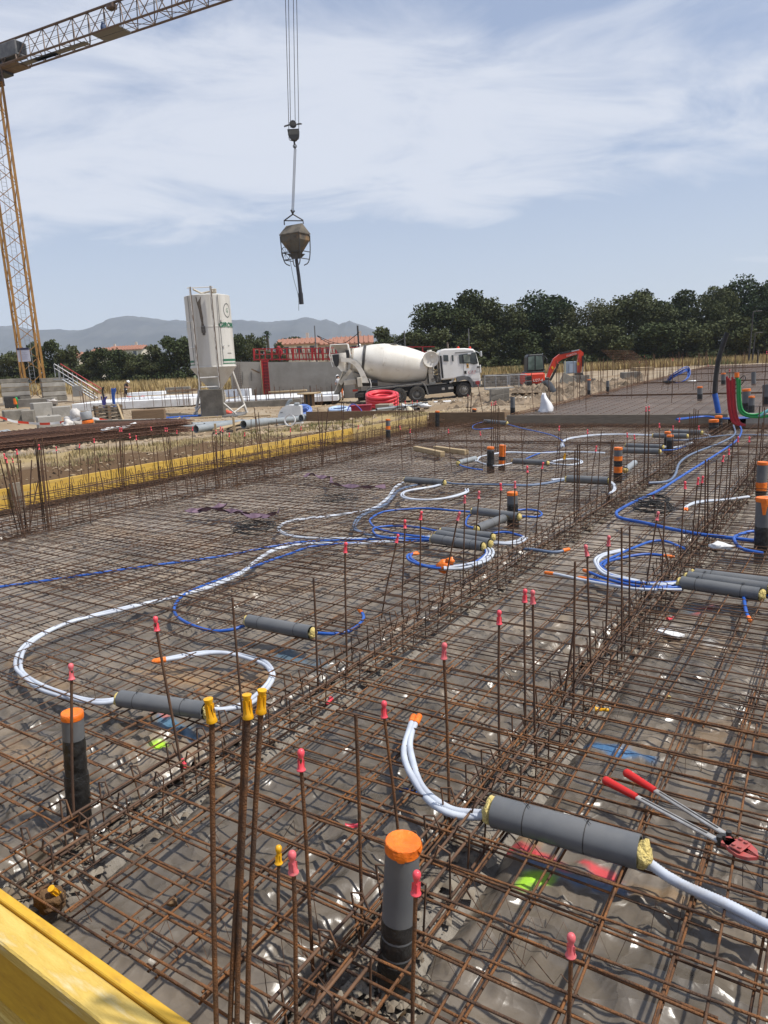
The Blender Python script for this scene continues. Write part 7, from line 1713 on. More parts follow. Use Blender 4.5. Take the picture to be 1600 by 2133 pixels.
# ------------------------------------------------------------ left middle ground
def block(px, py, d, w, h, dp, rz, lab, nm='concrete_block', m=None, bev=.03, grp=None):
    p = D(px, py, d); b = MB(); b.bbox((0, 0, h / 2 - .05), (w, dp, h + .1), bev); return solo(nm, b, m or conc, lab, 'concrete block', grp, p, YAW + rz)
block(36, 877, 32, 1.05, .5, .95, .55, 'low concrete block at the left edge with round marks', m=conc_d)
block(89, 866, 34, .85, .62, .85, .6, 'grey concrete block behind the nearest one')
block(131, 869, 33, .78, .5, .7, .35, 'concrete block right of the grey one, beside the bulk bag')
block(105, 899, 30, .92, .66, .92, .5, 'nearest concrete block with a lifting eye on top')
p = D(102, 868, 30); b = MB(); b.tube(cr([(-.05, 0, -.3), (-.05, 0, .02), (0, 0, .07), (.05, 0, .02), (.05, 0, -.3)], 3), .018, 5); solo('lifting_eye', b, steel_d, 'steel lifting eye on top of the nearest concrete block', 'lifting eye', None, p, YAW)
block(62, 884, 31.5, .5, .62, .5, .3, 'bluish slab edge left of the nearest concrete block', m=conc_d)
block(80, 845, 50, 2.5, .5, .5, .05, 'long low concrete kerb behind the blocks', m=conc_d)
def weights(px, py, d, w, n, h, lab, rz):
    p = D(px, py, d)
    for i in range(n):
        b = MB(); b.bbox((0, 0, h / 2), (w * (1 - .004 * i), w * .8, h - .025), .02); o = solo('ballast_slab', b, conc_d if i % 2 else conc, lab + ', ' + ['lowest', 'second', 'third', 'fourth', 'fifth', 'topmost'][i if i < n - 1 else 5], 'ballast slab', 'concrete ballast slabs at the crane foot', p + Vector((0, 0, i * h)), YAW + rz + .02 * math.sin(i * 2))
weights(37, 842, 56, 1.95, 6, .325, 'ballast slab of the stack left of the crane mast', .45)
weights(116, 843, 59, 1.75, 6, .36, 'ballast slab of the stack right of the crane mast', .5)
b = MB(); b.bbox((0, 0, .35), (1.0, .7, .8), .05); solo('steel_box', b, steel_d, 'dark box in front of the left ballast stack', 'box', None, D(28, 848, 50), YAW + .4)
b = MB(); b.lathe([(.03, 0), (.035, .3), (.055, .34), (.065, .44), (.03, .52), (0, .53)], 10); solo('green_cap_pipe', b, green_c, 'small green topped pipe standing on the left block', 'pipe', None, D(37, 851, 33), YAW)
b = MB(); b.lathe([(.09, 0), (.09, .25), (0, .26)], 8); solo('orange_cap_pipe', b, tape_o, 'small orange topped stub beside the green one on the left block', 'pipe', None, D(33, 842, 33), YAW)
# stairs
st = D(196, 833, 55); t = thing('site_stairs', 'steel site staircase with white and red handrails beside the ballast', 'stairs', st, YAW)
ks = 55 / FPX; A_ = lambda px, py, y=0: Vector(((px - 196) * ks, y, (833 - py) * ks))
for y in (0, .8):
    b = MB(); b.tube([A_(137, 789, y), A_(196, 831, y)], .06, 5); part('stringer', b, steel_g, t)
    m = white_p if y == 0 else red_p; b = MB(); off = 0 if y == 0 else 3
    b.tube([A_(125 + off, 757, y), A_(206 + off, 814, y)], .035, 5); b.tube([A_(125 + off, 766, y), A_(200 + off, 821, y)], .03, 5); part('handrail', b, m, t)
    for px, py in ((124, 757), (131, 762), (150, 775), (158, 780), (175, 792)): b = MB(); b.tube([A_(px, py, y), A_(px, py + 26, y)], .03, 5); part('baluster', b, steel_g, t)
for i in range(11): f = i / 10; p = A_(137 + 57 * f, 790 + 40 * f, .4); b = MB(); b.box(p, (.26, .8, .04)); part('tread', b, steel_g, t)
b = MB(); b.box(A_(128, 788, .4), (.6, .9, .08)); part('landing', b, steel_g, t)
b = MB(); b.bbox((0, 0, .4), (.75, .1, .8), .02); solo('site_board', b, conc, 'pale board leaning under the site stairs', 'board', None, D(163, 826, 55), YAW)
# white insulated slab with bars and blocks
def flatbox(px0, px1, py, d, h, dp, lab, nm, m, cat, z=0, rz=0):
    a, c = D(px0, py, d), D(px1, py, d); b = MB(); L = (c - a).dot(RIGHT); b.bbox((0, dp / 2, h / 2 + z), (L, dp, h), .02); return solo(nm, b, m, lab, cat, None, (a + c) / 2, YAW + rz)
flatbox(150, 400, 851, 45, .46, 9, 'white insulated slab edge behind the pallets and the silo', 'insulated_slab', poly_w, 'slab')
flatbox(455, 705, 841, 46, .34, 8, 'white insulated slab right of the silo before the concrete wall', 'insulated_slab', poly_w, 'slab')
flatbox(462, 628, 849, 44.5, .42, .3, 'grey concrete kerb along the right white slab', 'concrete_kerb', conc_d, 'kerb')
flatbox(468, 520, 826, 50, .48, 1.0, 'stack of white insulation boards behind the silo leg', 'insulation_stack', poly_w, 'insulation')
flatbox(268, 340, 844, 47, .22, 1.0, 'white insulation boards lying right of the worker', 'insulation_stack', poly_w, 'insulation', .62)
flatbox(345, 395, 820, 56, .5, .6, 'low concrete wall at the field edge left of the silo', 'concrete_block', conc_d, 'concrete block')
flatbox(135, 220, 843, 52, .2, .6, 'dark timber lying below the stairs', 'timber_board', wood_b, 'timber')
flatbox(350, 410, 836, 48, .15, .5, 'timber lying on the white slab left of the silo', 'timber_board', wood_b, 'timber', .62)
flatbox(560, 640, 838, 45.5, .1, .6, 'timber lying on the right white slab', 'timber_board', wood_l, 'timber', .62)
flatbox(905, 1010, 848, 38, .35, .5, 'long white insulation board below the truck side', 'insulation_board', poly_w, 'insulation')
for px, py, d in ((270, 836, 60), (298, 834, 60)): b = MB(); b.lathe([(.16, 0), (.17, .02), (.17, .42), (.12, .5), (.05, .54), (.05, .62), (0, .62)], 12); o = solo('red_can', b, redo_p, 'red can standing by the worker, ' + ('nearer him' if px < 280 else 'farther right'), 'can', None, D(px, py, d) + Vector((0, 0, .0)), YAW)
def bundle(px, py, top, d, m, lab, n, sp_):
    p = D(px, py, d); b = MB(); h = (py - top) * d / FPX; r2_ = random.Random(px)
    for i in range(n): a = r2_.uniform(0, 6.28); q = sp_ * r2_.random(); b.tube(cr([(q * .6 * math.cos(a), q * .6 * math.sin(a), 0), (q * .8 * math.cos(a), q * .8 * math.sin(a), h * .6), (q * 1.6 * math.cos(a) + .05, q * 1.6 * math.sin(a), h * r2_.uniform(.8, 1.05))], 3), .035, 5)
    return solo('conduit_bundle', b, m, lab, 'conduit bundle', None, p, YAW)
bundle(238, 850, 811, 36, blue_c, 'bundle of bright blue conduits standing upright by the pallets', 9, .2); bundle(218, 850, 824, 38, mat('violet_blue', (.05, .05, .22), .5), 'violet blue conduit bundle left of the bright blue one', 5, .12); bundle(216, 830, 806, 38, black_r, 'black conduit ends above the violet bundle', 3, .06)
# pallets
t0 = D(229, 884, 31)
def pallet(z, lab, rz):
    t = thing('pallet', lab, 'pallet', t0 + Vector((0, 0, z)), YAW + .45 + rz, 'stacked wooden pallets')
    for i in range(5): b = MB(); b.box((-.48 + i * .24, 0, .125), (.1, 1.0, .02)); part('board', b, wood_g, t)
    for i in range(3): b = MB(); b.box((0, -.45 + i * .45, .1), (1.1, .1, .02)); part('board', b, wood_g, t)
    for i in range(3):
        for j in range(3): b = MB(); b.box((-.48 + i * .48, -.45 + j * .45, .055), (.12, .1, .075)); part('block', b, wood_b, t)
        b = MB(); b.box((0, -.45 + i * .45, .008), (1.1, .1, .018)); part('board', b, wood_g, t)
for i in range(6): pallet(i * .14, 'wooden pallet in the stack left of the plank, ' + ['lowest', 'second', 'third', 'fourth', 'fifth', 'topmost'][i], .02 * math.sin(i * 3))
p0, p1 = D(259, 880, 29.5), D(245, 842, 30.5); v = p1 - p0; b = MB(); b.box((p0 + p1) / 2, (.07, .05, v.length), M=v.to_track_quat('Z', 'Y').to_matrix()); solo('plank', b, wood_l, 'pale plank leaning on the stack of pallets', 'plank')
# bulk bag, corrugated pipe, trough, tape, mesh stack
bag_m = mat('dirty_white_woven', (.58, .55, .52), .85, 0, (.42, .385, .35), 3, 5, bump=.8, bscale=8)
for (px, py, d, r, sq, lab) in ((160, 892, 29, .42, (1.0, .8, .85), 'bulging dirty white bulk bag beside the black pipe'), (143, 897, 28.5, .26, (1.1, .8, .8), 'smaller white sack slumped left of the bulk bag'), (110, 842, 50, .3, (1.4, 1, .6), 'pinkish sack behind the concrete blocks')):
    p = D(px, py, d); b = MB(); b.blob(p + Vector((0, 0, r * .7)), r, px, 18, 12, .30, sq); solo('bulk_bag', b, bag_m, lab, 'bag')
p = D(189, 905, 28); b = MB(); pr = [(.18, -.05)]
for i in range(18): pr += [(.205, i * .048), (.18, i * .048 + .024)]
pr += [(.2, .88), (.16, .88), (.16, .5)]; b.lathe(pr, 18); o = solo('corrugated_pipe', b, mat('black_corrugated', (.03, .033, .036), .5), 'black corrugated pipe end standing up with orange tape round it', 'pipe', None, p, YAW); o.rotation_euler = (0, -.1, YAW)
b = MB(); b.lathe([(.212, .44), (.218, .47), (.218, .53), (.212, .56)], 18); part('tape_band', b, tape_o, o)
b = MB(); b.lathe([(.205, .6), (.215, .62), (.212, .88), (.2, .9)], 18); part('film_wrap', b, mat('grey_film', (.3, .31, .32), .35), o)
a_, c_ = D(200, 896, 29), D(372, 882, 27.5); u = c_ - a_; b = MB(); M_ = Matrix.Rotation(math.atan2(u.y, u.x), 3, 'Z')
t = thing('steel_trough', 'long pale trough with a light rim lying before the pallets', 'trough', a_, math.atan2(u.y, u.x)); L = Vector((u.x, u.y, 0)).length
b = MB(); b.bbox((L / 2, 0, .15), (L, .06, .42), .01); b.bbox((L / 2, .5, .15), (L, .06, .42), .01); b.bbox((L / 2, .25, -.02), (L, .5, .06), .01); part('trough', b, mat('muddy_board', (.23, .20, .155), .85, 0, (.16, .13, .10), 2, 5), t)
b = MB(); b.bbox((L / 2, 0, .38), (L, .1, .04), .01); part('rim', b, conc, t)
p = D(312, 876, 30); b = MB(); b.bbox((0, 0, .22), (1.3, .6, .5), .03); solo('timber_box', b, wood_b, 'brown open box behind the pale trough', 'box', None, p, YAW + .2)
for i, (px, py, d, r, lab) in enumerate(((18, 893, 28, .16, 'broken concrete lump before the low left block'), (55, 897, 27.5, .2, 'rubble lump on the gravel left of the nearest block'), (72, 904, 27, .12, 'small rubble lump in front of the bluish slab edge'), (205, 846, 44, .25, 'rubble lump at the edge of the left white slab'), (330, 858, 36, .3, 'earth heap left of the silo, near the blue hoses'), (300, 862, 35, .22, 'small earth heap behind the brown box'))):
    p = on(px, py, d); b = MB(); b.blob(p + Vector((0, 0, r * .3)), r, px, 12, 8, .45, (1.7, 1.1, .7)); solo('rubble_lump', b, mat('earthy_rubble', (.27, .22, .16), .95, 0, (.15, .11, .075), 6, 5), lab, 'rubble lump')
for px, py, d, l, rz, lab in ((120, 836, 54, 2.6, .1, 'dark plank lying before the right ballast stack'), (60, 908, 25, 1.8, .12, 'thin dark board lying on the gravel at the left'), (150, 846, 48, 1.8, -.1, 'board lying at the foot of the stairs'), (430, 876, 33, 1.4, .1, 'short timber before the silo foot'), (530, 868, 34, 1.6, -.15, 'pale batten lying right of the silo')):
    p = on(px, py, d); b = MB(); b.bbox((0, 0, .06), (l, .2, .07), .008); solo('plank', b, wood_b if 'dark' in lab else wood_l, lab, 'plank', None, p, YAW + rz)
# barrier tape
tp = [(-5, 868, 29, 1), (3, 870, 29, 1), (30, 878, 29.2, 1), (60, 881, 29.3, 1), (90, 883, 29, 1), (118, 881, 29, 1), (145, 877, 28.8, 1), (175, 869, 28, 1), (200, 872, 29, 1), (230, 877, 29.5, 1), (262, 877, 30, 1), (295, 870, 31, 1), (335, 857, 33, 1)]
P = cr([D(a, c, d) for a, c, d, _ in tp], 8); t = thing('barrier_tape', 'red and white barrier tape strung past the concrete blocks and pallets', 'barrier tape')
for i in range(0, len(P) - 1, 6):
    seg = P[i:i + 7]; b = MB()
    if len(seg) < 2: continue
    vs = []
    for k, q in enumerate(seg): vs += [q + Vector((0, 0, .045)), q - Vector((0, 0, .045)), q + FWD * .004 + Vector((0, 0, .045)), q + FWD * .004 - Vector((0, 0, .045))]
    f = []
    for k in range(len(seg) - 1): o = 4 * k; f += [(o, o + 1, o + 5, o + 4), (o + 2, o + 6, o + 7, o + 3), (o, o + 4, o + 6, o + 2), (o + 1, o + 3, o + 7, o + 5)]
    b.add(vs, f); part('tape_length', b, redo_p if (i // 6) % 2 else poly_w, t)
# long stack of rusty mesh behind the bank
rr = random.Random(15)
a_, c_ = D(-30, 947, 19.5), D(330, 903, 22.5); u = c_ - a_; u.z = 0; L = u.length + 1.2; ang = math.atan2(u.y, u.x)
for k in range(8):
    p = a_ + Vector((0, 0, .04 + k * .055)) + FWD * rr.uniform(-.05, .2); b = MB(); w_ = 2.1
    for i in range(15): y = i * w_ / 14; b.tube([(x, y, .012 * math.sin(x * 1.3 + k + i * .2) + .03 * math.sin(x * .5 + k)) for x in np.linspace(0, L, 24)], .01, 4, False)
    for i in range(int(L / .16)): x = i * .16; b.tube([(x, -.05, .012 + .03 * math.sin(x * .5 + k)), (x, w_ + .05, .012 + .03 * math.sin(x * .5 + k))], .009, 4, False)
    o = solo('steel_mesh', b, mat('red_brown_rust', (.12, .065, .045), .9, 0, (.19, .10, .065), 4, 4), 'rusty mesh sheet in the long stack lying behind the grass bank', 'steel mesh', 'rusty mesh sheets stacked behind the bank', p, ang); o['kind'] = 'stuff'
p0, p1 = D(212, 906, 21.6), D(284, 893, 22.6); b = MB(); b.tube(cr([p0 + Vector((0, 0, .12)), p0.lerp(p1, .35) + Vector((0, 0, .15)), p0.lerp(p1, .6) + Vector((0, 0, .1)), p1 + Vector((0, 0, .16))], 4), .05, 7); solo('white_pipe', b, poly_w, 'bent white pipe lying on the rusty mesh stack', 'pipe')
for px, py, d, r, lab in ((35, 941, 15.5, .17, 'flat pale stone pile at the left on the bank'), (85, 938, 15.5, .2, 'crumpled sack like lump behind the column bars on the bank'), (105, 934, 15.8, .15, 'grey lump right of the crumpled one on the bank'), (170, 932, 17, .15, 'small lump on the bank before the mesh stack')):
    p = on(px, py, d); b = MB(); b.blob(p + Vector((0, 0, r * .3)), r, px, 12, 8, .4, (1.6, 1.1, .6)); solo('rubble_lump', b, mat('grey_brown_lump', (.30, .25, .19), .95, 0, (.18, .14, .10), 6, 5), lab, 'rubble lump')
for px, py, l, lab in ((40, 946, .9, 'weathered plank lying on the bank at the left'), (22, 899, 2.2, 'pale plank lying before the concrete blocks')):
    p = on(px, py, 15.5 if l < 1 else 27); b = MB(); b.bbox((0, 0, .04), (l, .12, .05), .005); solo('plank', b, wood_g if l < 1 else wood_l, lab, 'plank', None, p, YAW + .25)
p0, p1 = on(0, 896, 26), on(14, 893, 27); b = MB(); M_ = (p1 - p0).to_track_quat('Z', 'Y').to_matrix(); b.lathe([(.13, -2), (.15, -2), (.15, 0), (.13, 0), (.13, -1.5)], 16, p1 + Vector((0, 0, .15)), M_); solo('grey_pipe', b, pvc_light, 'short grey pipe end at the left edge before the blocks', 'pipe')

# ------------------------------------------------------------ stack of grey pipes on the bank
def lpipe(p, q, r, lab, m=None, grp='grey plastic pipes lying behind the bank', z=None):
    p, q = on(*p), on(*q); dz = z if z is not None else r + .11
    p = p + Vector((0, 0, dz)); q = q + Vector((0, 0, dz)); M_ = (q - p).to_track_quat('Z', 'Y').to_matrix(); L = (q - p).length; b = MB()
    b.lathe([(r * .9, .6), (r * .9, 0), (r, 0), (r, L), (r * .9, L), (r * .9, L - .5)], 16, p, M_); o = solo('grey_pipe', b, m or pvc_light, lab, 'pipe', grp)
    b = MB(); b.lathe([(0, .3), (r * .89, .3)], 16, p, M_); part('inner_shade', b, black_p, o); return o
lpipe((362, 893, 24.6), (470, 879, 26), .085, 'thin grey pipe end farthest left in the pipe pile')
lpipe((400, 885, 25.5), (548, 871, 28), .085, 'grey pipe in the back of the pile, left of the two'); lpipe((413, 885, 25.3), (570, 872, 28), .085, 'grey pipe in the back of the pile, right of the two')
lpipe((426, 887, 25), (600, 874, 27.5), .085, 'grey pipe in the middle of the pile', None); lpipe((408, 893, 24.6), (520, 884, 25.6), .08, 'dark grey pipe low in the pile', pvc); lpipe((416, 895, 24.3), (500, 886, 25.2), .08, 'second dark pipe low in the pile', pvc)
lpipe((409, 903, 22.6), (480, 891, 24), .125, 'thick grey pipe nearest the viewer in the pile'); lpipe((508, 894, 23.5), (556, 884, 24.6), .135, 'thick pale pipe with a black mouth in the pile middle'); lpipe((556, 885, 25), (640, 876, 26.5), .11, 'grey pipe running behind the white ring'); lpipe((628, 883, 26), (657, 880, 26.5), .13, 'grey pipe end sticking out right of the white ring')
lpipe((452, 888, 24.8), (520, 880, 26), .09, 'short grey pipe between the thick ones')
p0, p1 = on(452, 902, 22.8), on(532, 881, 25.5); v = p1 - p0; b = MB(); b.bbox((p0 + p1) / 2 + Vector((0, 0, .26)), (v.length, .3, .03), .004, M=Matrix.Rotation(math.atan2(v.y, v.x), 3, 'Z') @ Matrix.Rotation(-.04, 3, 'Y')); solo('plank', b, wood_l, 'wide pale plank lying across the grey pipes', 'plank')
for px, py, tpy, lab in ((452, 925, 896, 'timber stake driven in the bank under the plank'), (491, 925, 888, 'timber stake in the bank, right one')):
    p = on(px, py, 21); h = (py - tpy) * 21 / FPX; b = MB(); b.box((0, 0, h / 2), (.06, .05, h)); solo('stake', b, wood_l, lab, 'stake', None, p, YAW)
# manhole form and ring
p = on(604, 884, 27.5); t = thing('manhole_form', 'white half round manhole form with grey marks on the bank', 'manhole form', p, YAW)
b = MB(); pl_ = [(-.45, 0), (-.43, .38), (-.36, .55), (-.24, .68), (-.1, .74), (.08, .75), (.45, .7), (.45, 0)]; b.prism(pl_, 0, .75); part('shell', b, mat('pale_white_plastic', (.62, .63, .63), .5, 0, (.52, .53, .53), 2, 4), t)
b = MB(); b.tube(cr([(-.1, .2, .72), (.0, .2, .88), (.12, .2, .95)], 3), .06, 7); b.bbox((.3, .2, .78), (.2, .3, .1), .03); part('inlet_stub', b, pvc_light, t)
b = MB()
for x, z, w in ((-.28, .5, .1), (-.24, .3, .05), (.1, .35, .06), (.25, .33, .16)): b.box((x, -.004, z), (w, .006, .025))
part('print_marks', b, grey_p, t)
p = on(605, 886, 25.3); b = MB(); b.lathe([(.17, -.04), (.205, -.045), (.205, .045), (.17, .04), (.17, -.04)], 26, (0, 0, .22), Matrix.Rotation(PI / 2 - .1, 3, 'X')); o = solo('pipe_ring', b, poly_w, 'white pipe ring standing on edge before the manhole form', 'pipe ring', None, p, YAW - .2)
b = MB(); b.lathe([(.2, -.05), (.212, -.05), (.212, -.035)], 26, (0, 0, .22), Matrix.Rotation(PI / 2 - .1, 3, 'X')); part('rubber_seal', b, black_r, o)
p = on(630, 892, 23.5); b = MB(); b.blob(p + Vector((0, 0, .05)), .16, 9, 10, 7, .3, (1.4, 1, .5)); solo('white_sack', b, poly_w, 'small white sack in the grass before the ring', 'sack')
# cable drum
kd_ = 46 / FPX; p = on(645, 849, 42.8); t = thing('cable_drum', 'empty wooden cable drum lying on its side by the wall', 'cable drum', p, YAW)
for z, nm in ((.04, 'flange'), (.82, 'flange')): b = MB(); b.lathe([(0, z - .04), (.68, z - .04), (.7, z), (.68, z + .04), (0, z + .04)], 24); part(nm, b, wood_l, t)
b = MB(); b.lathe([(.33, .06), (.33, .8)], 16); part('core', b, wood_b, t)
for a in (-1.9, -1.2): b = MB(); b.box((.335 * math.cos(a), .335 * math.sin(a), .43), (.1, .1, .7), a); part('slot', b, black_p, t)
b = MB(); b.tube(cr([(.5, -.2, .88), (.72, -.25, .86), (.78, -.2, .6)], 3), .03, 5); part('loose_batten', b, wood_l, t)
# coils and crates
def coil(px, py, d, R0, r, n, m, lab, tilt=0., lay=3, sq=1.):
    p = on(px, py, d) + Vector((0, 0, abs(tilt) * R0 * .9)); b = MB(); rr = random.Random(px)
    for k in range(n):
        q = R0 - (k // lay) * r * 1.9; z = r + (k % lay) * r * 1.9
        b.tube([Vector((q * math.cos(a), q * sq * math.sin(a), z + .02 * math.sin(2 * a + k))) for a in np.linspace(0, 2 * PI, 29)], r, 7, False)
    o = solo('conduit_coil', b, m, lab, 'conduit coil', None, p, YAW); o.rotation_euler = Matrix.Rotation(YAW, 3, 'Z').to_euler() if not tilt else (Matrix.Rotation(YAW, 3, 'Z') @ Matrix.Rotation(tilt, 3, 'X')).to_euler(); return o
coil(797, 851, 37, .78, .082, 11, mat('bright_red_conduit', (.68, .05, .06), .42, 0, (.6, .035, .05), 3, 3), 'big coil of bright red corrugated conduit before the rear wheels', .2, 4)
coil(634, 868, 31, .34, .035, 14, mat('pale_blue_conduit', (.12, .22, .55), .45, 0, (.22, .32, .62), 3, 3), 'coil of blue conduit wrapped in film behind the manhole form', .55, 5)
coil(708, 866, 33, .5, .04, 15, mat('light_blue_white_conduit', (.45, .56, .72), .45, 0, (.36, .47, .66), 4, 3), 'flat coil of pale blue conduit left of the red crate', .12, 5)
p = on(752, 862, 33.5); b = MB(); b.bbox((0, .3, .22), (1.0, .6, .44), .03); b.bbox((0, .3, .45), (1.06, .66, .05), .02); solo('red_crate', b, mat('dark_red_plastic', (.30, .012, .03), .5, 0, (.24, .01, .025), 3, 3), 'dark red plastic crate right of the pale blue coil', 'crate', None, p, YAW)
hose('conduit', [on(722, 868, 32) + Vector((0, 0, .1)), on(728, 862, 32.2) + Vector((0, 0, .45)), on(738, 860, 32.3) + Vector((0, 0, .55)), on(750, 864, 32.3) + Vector((0, 0, .35)), on(758, 868, 32) + Vector((0, 0, .05))], .025, mat('violet_blue2', (.05, .06, .32), .5), 'violet conduit loop standing over the red crate', 6)
p = on(797, 858, 33.5); b = MB(); b.bbox((0, .3, .2), (.7, .6, .42), .02); solo('concrete_box', b, mat('tan_concrete', (.33, .28, .21), .9, 0, (.26, .22, .16), 3, 4), 'tan concrete box in front of the red conduit coil', 'box', None, p, YAW - .35)
rr = random.Random(31)
for i, (a, c, r, m, nm) in enumerate((((772, 868, 31), (838, 850, 33), .05, pvc_light, 'pale'), ((785, 867, 31), (830, 862, 32), .06, pvc_light, 'low pale'), ((812, 850, 33), (850, 868, 30.5), .05, pvc, 'dark slanting'), ((830, 845, 33.5), (872, 862, 31), .07, pvc, 'dark crossing'), ((838, 852, 33), (892, 850, 33), .09, black_r, 'thick black'), ((845, 868, 30.5), (878, 852, 32.5), .05, pvc_light, 'thin pale crossing'), ((800, 860, 32), (820, 856, 32.5), .11, pvc, 'short thick dark'))):
    lpipe(a, c, r, nm + ' pipe in the jumbled pile before the truck wheels', m, 'pipes in the jumbled pile before the truck', .12 + .07 * (i % 3))
p = on(852, 868, 30); b = MB(); b.blob(p + Vector((0, 0, .1)), .22, 41, 12, 8, .3, (1.0, .9, .7)); solo('cream_sack', b, mat('cream_sack', (.55, .49, .36), .9), 'cream sack at the end of the jumbled pipes', 'sack')
for px, lab in ((845, 'white plastic scrap in the pipe pile, left'), (885, 'white plastic scrap at the end of the board')): p = on(px, 850 if px < 860 else 862, 32); b = MB(); b.blob(p + Vector((0, 0, .15)), .2, px, 9, 6, .45, (1.3, .9, .6)); solo('plastic_scrap', b, poly_w, lab, 'plastic scrap')

# ------------------------------------------------------------ right middle ground
t = thing('site_fence', 'grey site fence panels between the truck and the excavator', 'fence')
fx = [1010, 1033, 1057, 1062, 1081, 1098]; 
for i in range(len(fx) - 1):
    a, c = D(fx[i], 783 - i * .6, 46), D(fx[i + 1], 782.5 - i * .6, 46); a2, c2 = D(fx[i], 812 - i * 1.2, 46), D(fx[i + 1], 811 - i * 1.2, 46)
    b = MB(); b.tube([a, a2], .03, 5); part('post', b, steel_g, t)
    b = MB(); b.tube([a, c], .025, 5); b.tube([a2, c2], .025, 5); part('rail', b, steel_g, t)
    b = MB()
    for k in range(1, 9): f = k / 9; b.tube([a.lerp(c, f), a2.lerp(c2, f)], .006, 3, False)
    for k in range(1, 5): f = k / 5; b.tube([a.lerp(a2, f), c.lerp(c2, f)], .006, 3, False)
    part('wire_mesh', b, steel_g, t, None, 'stuff')
rr = random.Random(9)
t = thing('block_wall', 'low grey rough wall behind the site fence', 'wall')
a, c = D(1005, 808, 50), D(1098, 803, 50); u = c - a; u.z = 0
for j in range(4):
    for i in range(9): b = MB(); L = u.length / 9; b.bbox((0, 0, 0), (L - .02, .25, .2), .015); o = part('block', b, conc_d if (i + j) % 3 else conc_s, t); o.location = a + u * ((i + .5 * (j % 2)) / 9) + Vector((0, 0, .15 + j * .21)); o.rotation_euler = (0, 0, YAW + rr.uniform(-.03, .03))
def cblock(p, rz, lab, grp):
    b = MB(); b.bbox((0, 0, .1), (.5, .2, .2), .01); o = solo('concrete_block', b, conc_d, lab, 'concrete block', grp, p, rz)
    for x in (-.14, .14): b = MB(); b.box((x, 0, .201), (.18, .1, .006)); part('hollow', b, black_p, o)  # black plates on a solid block, painting the shade in its hollows
    return o
c0 = D(1206, 813, 41)
for i, (dx, dz, rz, dy) in enumerate([(-.7, 0, .1, 0), (-.2, 0, 0, .1), (.3, 0, .1, 0), (.8, 0, -.1, .1), (-.4, .21, 0, .05), (.1, .21, .05, .1), (.6, .21, 0, .1), (-.3, .42, .03, .1), (.2, .42, 0, .1), (.7, .42, 0, .1), (-.2, .63, 0, .1), (.35, .63, .04, .1)]):
    cblock(c0 + RIGHT * dx + FWD * dy + Vector((0, 0, dz)), YAW + rz, 'grey hollow block in the pile under the excavator bucket', 'hollow blocks piled under the excavator bucket')
for px, py, rz, lab in ((1183, 801, .8, 'tilted grey slab piece left of the block pile'),): p = D(px, py, 40); b = MB(); b.bbox((0, 0, .2), (.9, .1, .6), .02, M=Matrix.Rotation(.5, 3, 'Y')); solo('slab_piece', b, conc_d, lab, 'slab piece', None, p, YAW + .3)
for px, py, d, lab in ((1035, 848, 27, 'short stack of grey blocks left of the white bag, front'), (1047, 845, 27.5, 'short stack of grey blocks left of the white bag, rear')):
    for k in range(3): cblock(on(px, py, d) + Vector((0, 0, .2 * k)), YAW + .1 * k, lab + ', ' + ['bottom', 'middle', 'top'][k], 'small block stack left of the white bag')
p = on(1040, 822, 28); b = MB(); b.bbox((0, 0, .62), (1.1, .5, .04), .01); solo('board', b, conc, 'pale board lying on the small block stack', 'board', None, p, YAW)
# white bag
p = G(1137, 857, Z2); b = MB(); prf = []
b.lathe([(.0, .47), (.045, .465), (.06, .42), (.09, .34), (.13, .22), (.16, .1), (.185, .02), (.18, -.02)], 24); b.v = [(x * (1 + .10 * math.sin(5 * math.atan2(y, x) + z * 9) + .06 * math.sin(11 * math.atan2(y, x) + z * 20)) - .05 * z + .03 * math.sin(z * 12), y * (1 + .10 * math.sin(4 * math.atan2(y, x) + z * 7)), z * (1 + .05 * math.sin(3 * math.atan2(y, x)))) for x, y, z in b.v]; o = solo('white_bag', b, mat('white_woven_bag', (.75, .75, .76), .7, 0, (.64, .64, .66), 5, 4, bump=1., bscale=5, stretch=(1, 1, .3)), 'white woven bag standing on the second slab edge', 'bag', None, p, YAW)
# pallet of white slats, pipe, mound rubble
t = thing('slatted_pallet', 'bleached slatted pallet lying on the rubble heap', 'pallet', on(1100, 828, 29), YAW + .2)
for i in range(8): b = MB(); b.box((-.6 + i * .17, 0, .12), (.1, .95, .02), -.45); part('slat', b, mat('bleached_wood', (.62, .56, .45), .8), t)
for y in (-.3, .3): b = MB(); b.box((0, y, .07), (1.5, .1, .07)); part('bearer', b, wood_g, t)
hose('corrugated_hose', [on(1132, 806, 36) + Vector((0, 0, .15)), on(1142, 814, 34) + Vector((0, 0, .2)), on(1153, 822, 32) + Vector((0, 0, .15)), on(1162, 826, 31) + Vector((0, 0, .12))], .14, black_r, 'thick black corrugated hose lying on the rubble heap', 10, None, 'hose')
hose('corrugated_hose', [on(1128, 818, 32) + Vector((0, 0, .12)), on(1140, 824, 31) + Vector((0, 0, .14)), on(1156, 830, 30) + Vector((0, 0, .1))], .08, grey_p, 'thinner grey hose beside the thick black one', 8, None, 'hose')
b = MB(); rr = random.Random(44)
for k in range(2600):
    px, d = rr.gauss(1150, 75), rr.uniform(24, 43); q = D(px, 815, d)
    if in_slab2(np.array(q.x), np.array(q.y)): continue
    q.z = TZ_f(q.x, q.y); b.rock(q, .05 + .3 * rr.random() ** 2.5, rr)
o = struct('rubble_heap', b, mat('sandy_rubble', (.27, .205, .14), .95, 0, (.10, .072, .045), .8, 5, .4, .6)); o['kind'] = 'stuff'
